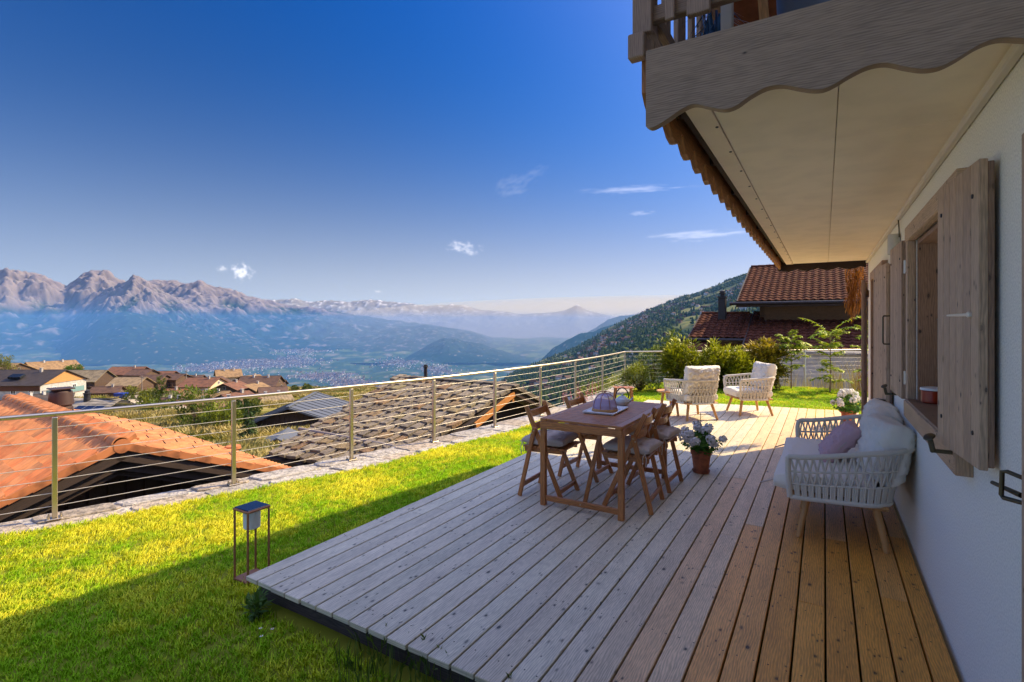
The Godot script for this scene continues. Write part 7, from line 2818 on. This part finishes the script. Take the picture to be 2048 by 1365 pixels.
	bush("garden_tree", "leafy tree behind the orange roof, left one of the pair", "tree", ahead(-20.6, -6.6, 34.0, k), 2.2, 6.6, 130, 26, 0.32, 0.15, Color(0.025, 0.055, 0.010), Color(0.20, 0.25, 0.025), 361, 0.3)
	bush("garden_tree", "leafy tree behind the orange roof, right one of the pair", "tree", ahead(-18.6, -6.3, 33.0, k), 2.2, 4.4, 120, 26, 0.32, 0.15, Color(0.03, 0.06, 0.010), Color(0.25, 0.29, 0.025), 362, 0.2)
	conifer("young spruce beside the dark standing seam roof", ahead(-13.75, -5.25, 27.0, k), 4.1, 1.25, 120, 363)
	bush("loose_pine", "loose windswept pine at the far left of the village", "tree", ahead(-82.5, -8.6, 84.0, k), 3.2, 5.6, 60, 26, 0.5, 0.2, Color(0.035, 0.055, 0.012), Color(0.26, 0.26, 0.04), 364, 2.2)
	bush("village_tree", "round green tree between the charcoal roof and the grey barn", "tree", ahead(-79.6, -9.6, 94.0, k), 2.6, 5.0, 80, 26, 0.5, 0.22, Color(0.02, 0.06, 0.010), Color(0.11, 0.20, 0.02), 365, 0.6)
	bush("village_tree", "thin tall tree left of the small orange roof", "tree", ahead(-47.5, -9.6, 70.0, k), 1.0, 6.0, 60, 24, 0.4, 0.16, Color(0.02, 0.045, 0.012), Color(0.15, 0.18, 0.03), 366, 0.6)
	var bs := [[-57.5, -9.75, 78.0, 2.2, 1.8, "yellowing shrub below the grey barn"], [-53.8, -9.7, 77.0, 2.0, 1.5, "low yellow-green shrub right of the blue skip"], [-47.0, -9.4, 70.0, 2.4, 2.0, "bushy green thicket under the dark barns"], [-43.4, -9.2, 67.0, 2.6, 2.2, "dark thicket left of the cream house"], [-62.5, -9.9, 82.0, 1.8, 1.5, "shrub at the foot of the stone based barn"], [-34.4, -12.3, 90.0, 2.2, 3.2, "dark tree beside the stone roof's left edge"], [-32.6, -12.4, 90.0, 2.0, 2.8, "dark bush touching the stone roof's outline"], [-44.9, -12.9, 98.0, 2.2, 3.0, "dark trees right of the wide brown chalet"], [-33.0, -7.2, 48.0, 2.4, 1.5, "green shrub below the concrete stub"], [-52.0, -8.9, 64.0, 2.6, 1.2, "pale shrub above the solar panels"]]
	for i in bs.size():
		var b: Array = bs[i]
		bush("village_shrub", b[5], "shrub", ahead(b[0], b[1], b[2], k), b[3], b[4] * 1.3, 50, 22, 0.42, 0.2, Color(0.03, 0.055, 0.012), Color(0.30, 0.29, 0.04) if i in [0, 1, 9] else Color(0.14, 0.18, 0.025), 370 + i)
	# rough meadow between the village houses
	var mst := ms()
	for i in 14:
		var u := r.randf() * TAU
		tint = Color(1, 1, 1) * r.randf_range(0.7, 1.2)
		leaf(mst, Vector3(cos(u) * 0.2, 0, sin(u) * 0.2), Vector3(cos(u) * 0.5, 1, sin(u) * 0.5).normalized(), Vector3.RIGHT, 0.55, 0.10)
	tint = Color(1, 1, 1)
	var mp := []
	var mc := []
	var mn := noise(344, 1.0 / 22.0, 3)
	for i in 16000:
		var az := r.randf_range(-47.0, -14.0)
		var dp := lerpf(22.0, 205.0, pow(r.randf(), 1.3))
		var p := at_bearing(az, dp, 0.0)
		p.y = village_y(az, dp) - 0.05
		var q := mn.get_noise_2d(p.x, p.z)
		if q < -0.12 or (az > -37.5 and az < -31.5 and dp > 80.0 and dp < 126.0): continue
		var s := r.randf_range(0.5, 1.5) * (1.0 + q)
		mp.append(Transform3D(Basis(Vector3.UP, r.randf() * TAU).scaled(Vector3(s * 1.4, s, s * 1.4)), p))
		mc.append(Color(0.10, 0.13, 0.02).lerp(Color(0.42, 0.33, 0.12), clampf(0.5 + q * 1.5 + r.randf_range(-0.4, 0.4), 0, 1)))
	many("meadow", mst.commit(), M.leaf, mp, mc)
	# hedgerows and thickets between the houses: one mass of green
	var hst := ms()
	for i in 420:
		var e := rdir(r)
		tint = Color(1, 1, 1) * r.randf_range(0.5, 1.25)
		leaf(hst, Vector3(e.x, 0.9 + e.y * 0.9, e.z) * pow(r.randf(), 0.3), (e + rdir(r) * 0.6 + Vector3(0, 0.4, 0)).normalized(), Vector3(0.3, 0.9, 0.2).normalized(), 0.42, 0.22)
	tint = Color(1, 1, 1)
	var hp := []
	var hc := []
	for c in [[-32.5, 92.0, 5.0, 10.0, 16], [-36.0, 112.0, 3.0, 8.0, 10], [-27.5, 84.0, 3.0, 8.0, 12], [-23.0, 150.0, 3.0, 14.0, 12], [-29.0, 66.0, 3.0, 8.0, 12], [-20.5, 158.0, 2.5, 12.0, 12]]:
		for i in int(c[4]):
			var az: float = c[0] + r.randfn() * c[2] * 0.5
			var dp: float = c[1] + r.randfn() * c[3] * 0.5
			var p := at_bearing(az, dp, 0.0)
			p.y = village_y(az, dp) - 0.3
			var s := r.randf_range(0.5, 1.1)
			hp.append(Transform3D(Basis(Vector3.UP, r.randf() * TAU).scaled(Vector3(s * r.randf_range(0.8, 1.4), s * r.randf_range(0.7, 1.5), s)), p))
			hc.append(Color(0.05, 0.085, 0.015).lerp(Color(0.24, 0.26, 0.035), pow(r.randf(), 1.5)))
	many("hedgerows", hst.commit(), M.leaf, hp, hc)
	# weeds at the deck's front edge, daisies in the shade
	bush("weed", "broad-leaved weed at the near corner of the deck", "weeds", Vector3(-2.80, -0.15, -1.78), 0.07, 0.11, 14, 8, 0.05, 0.02, Color(0.05, 0.12, 0.03), Color(0.14, 0.24, 0.06), 391)
	tall_grass("long_grass", "long uncut grass against the deck's near edge", Vector3(-1.75, -0.15, -1.80), 0.35, 0.15, 130, Color(0.06, 0.12, 0.02), Color(0.16, 0.22, 0.04), 392)
	tall_grass("long_grass", "tuft of long grass at the bottom edge by the deck", Vector3(-1.10, -0.15, -1.79), 0.28, 0.16, 90, Color(0.06, 0.12, 0.02), Color(0.14, 0.20, 0.04), 393)
	var dz := [Vector3(-2.62, -0.12, -1.70), Vector3(-2.56, -0.12, -1.73), Vector3(-2.55, -0.12, -1.66)]
	for i in 3:
		var d := thing("daisy", ["white daisy in the shaded grass, left of three", "white daisy in the shaded grass, nearest the deck", "white daisy in the shaded grass, nearest the camera"][i], "flower", dz[i])
		var st := ms()
		tint = Color(0.8, 0.8, 0.78)
		for q in 10: leaf(st, Vector3(0, 0.01, 0), Vector3(cos(q * TAU / 10), 0.15, sin(q * TAU / 10)), Vector3.UP, 0.011, 0.004)
		tint = Color(1, 1, 1)
		obj("petals", st, M.petal, d)
		st = ms()
		tint = Color(0.7, 0.45, 0.03)
		lathe(st, [Vector2(0.004, 0.009), Vector2(0.003, 0.013), Vector2(0, 0.014)], 8)
		obj("eye", st, M.plain, d)
		tint = Color(1, 1, 1)


# ---------- woods and towns too far off to count ----------
func far_cover(hill: Array) -> void:
	var pts: PackedVector3Array = hill[0]
	var w: int = hill[1]
	var rows: int = hill[2]
	var r := RandomNumberGenerator.new()
	r.seed = 401
	var st := ms()
	for t in 2:
		var y0 := 0.05 + t * 0.36
		var rad := 0.26 - 0.07 * t
		for q in 6:
			var a := TAU * q / 6.0
			var b := TAU * (q + 1) / 6.0
			var n := Vector3(cos((a + b) * 0.5), 0.45, sin((a + b) * 0.5)).normalized()
			tri(st, Vector3(cos(a) * rad, y0, sin(a) * rad), Vector3(cos(b) * rad, y0, sin(b) * rad), Vector3(0, y0 + 0.62 - 0.04 * t, 0), n)
	var cone := st.commit()
	st = ms()
	for q in 8:
		var a := TAU * q / 8.0
		var b := TAU * (q + 1) / 8.0
		for v in 3:
			var e0 := -0.2 + v * 0.55
			var e1 := -0.2 + (v + 1) * 0.55
			var p := [Vector3(cos(a) * cos(e0), sin(e0), sin(a) * cos(e0)), Vector3(cos(b) * cos(e0), sin(e0), sin(b) * cos(e0)), Vector3(cos(b) * cos(e1), sin(e1), sin(b) * cos(e1)), Vector3(cos(a) * cos(e1), sin(e1), sin(a) * cos(e1))]
			var g := Vector3(0, 0.4, 0)
			sm4(st, p[0] * 0.45 + g, p[1] * 0.45 + g, p[2] * 0.45 + g, p[3] * 0.45 + g, p[0], p[1], p[2], p[3])
	var ball := st.commit()
	var wood := noise(402, 1.0 / 420.0, 5)
	var trees := [[], []]
	var cols := [[], []]
	var homes := []
	var hcol := []
	while trees[0].size() + trees[1].size() < 30000:
		var i := r.randi() % (w - 2)
		var j := int(pow(r.randf(), 1.25) * (rows - 1))
		var a := pts[j * w + i].lerp(pts[j * w + i + 1], r.randf())
		var b := pts[(j + 1) * w + i].lerp(pts[(j + 1) * w + i + 1], r.randf())
		var p := a.lerp(b, r.randf())
		var q := wood.get_noise_2d(p.x, p.z)
		var need := -0.06 + 0.30 * smoothstep(0.55, 0.95, float(j) / rows) - 0.35 * smoothstep(0.12, 0.0, float(j) / rows)
		if q < need and r.randf() > 0.05: continue
		var kind := 0 if r.randf() < 0.6 else 1
		var h := r.randf_range(9, 19) * (1.0 if kind == 0 else 0.75)
		trees[kind].append(Transform3D(Basis(Vector3.UP, r.randf() * TAU).scaled(Vector3(h * r.randf_range(0.8, 1.4), h, h * r.randf_range(0.8, 1.4))), p - Vector3(0, 1, 0)))
		cols[kind].append(Color(0.020, 0.042, 0.020).lerp(Color(0.085, 0.105, 0.030), pow(r.randf(), 1.6)))
	many("hillside_forest", cone, M.dull, trees[0], cols[0])
	many("hillside_woodland", ball, M.dull, trees[1], cols[1])
	# houses on the hillside and in the valley towns
	st = ms()
	tint = Color(1, 1, 1)
	bx(st, Vector3(0, 0.3, 0), Vector3(1, 0.9, 0.8))
	tint = Color(0.26, 0.19, 0.16)
	for s in [-1.0, 1.0]: quad(st, Vector3(-0.55, 1.08, 0), Vector3(0.55, 1.08, 0), Vector3(0.55, 0.70, s * 0.5), Vector3(-0.55, 0.70, s * 0.5), Vector3(0, 0.8, s))
	tint = Color(1, 1, 1)
	var home := st.commit()
	for c in [[0.42, 0.10, 0.62, 0.16, 210], [0.34, 0.07, 0.45, 0.10, 90], [0.24, 0.05, 0.22, 0.10, 50], [0.62, 0.10, 0.50, 0.12, 90], [0.52, 0.2, 0.35, 0.2, 60]]:
		for n in int(c[4]):
			var i := int(clampf(c[0] + r.randfn() * c[1] * 0.55, 0.02, 0.97) * w)
			var j := int(clampf(c[2] + r.randfn() * c[3] * 0.6, 0.02, 0.97) * rows)
			var p := pts[j * w + i] + Vector3(r.randf_range(-6, 6), 1.0, r.randf_range(-6, 6))
			var s := r.randf_range(9, 15)
			homes.append(Transform3D(Basis(Vector3.UP, r.randf() * TAU).scaled(Vector3(s, s * 0.75, s)), p))
			hcol.append(Color(0.36, 0.32, 0.30).lerp(Color(0.66, 0.62, 0.60), r.randf()) if r.randf() < 0.6 else Color(0.16, 0.12, 0.10))
	many("hillside_hamlet", home, M.dull, homes, hcol)
	homes = []
	hcol = []
	for c in [[-27.0, 9500, 3.6, 900, 1500], [-23.5, 10300, 3.0, 900, 1100], [-31.0, 9000, 2.0, 500, 450], [-20.0, 7600, 2.6, 500, 800], [-16.5, 6600, 2.8, 420, 900], [-14.0, 6000, 2.4, 260, 700], [-22.0, 12000, 3.0, 700, 500], [-12.5, 9800, 2.6, 900, 450], [-8.0, 8400, 2.0, 800, 300], [-29.0, 12500, 4.0, 700, 260], [-5.5, 11000, 3.0, 900, 250]]:
		for n in int(c[4]):
			var az: float = c[0] + r.randfn() * c[2] * 0.5
			var dp: float = c[1] + r.randfn() * c[3] * 0.5
			var p := at_bearing(az, dp, 0.0)
			p.y = floor_y(p, dp)
			var s := r.randf_range(14, 30)
			homes.append(Transform3D(Basis(Vector3.UP, r.randf() * TAU).scaled(Vector3(s, s * r.randf_range(0.6, 1.1), s)), p))
			hcol.append(Color(0.66, 0.62, 0.60) * r.randf_range(0.6, 1.1) if r.randf() < 0.8 else Color(0.30, 0.21, 0.17))
	many("valley_town", home, M.dull, homes, hcol)


func _ready() -> void:
	rng.seed = 7
	camera_sky_sun()
	materials()
	far_land()
	valley_haze()
	site_ground()
	grass()
	house()
	deck()
	retaining_wall()
	railing()
	orange_roof()
	stone_roof()
	village()
	neighbour()
	plants()
	dining()
	lounge()
	small_things()
	pots()
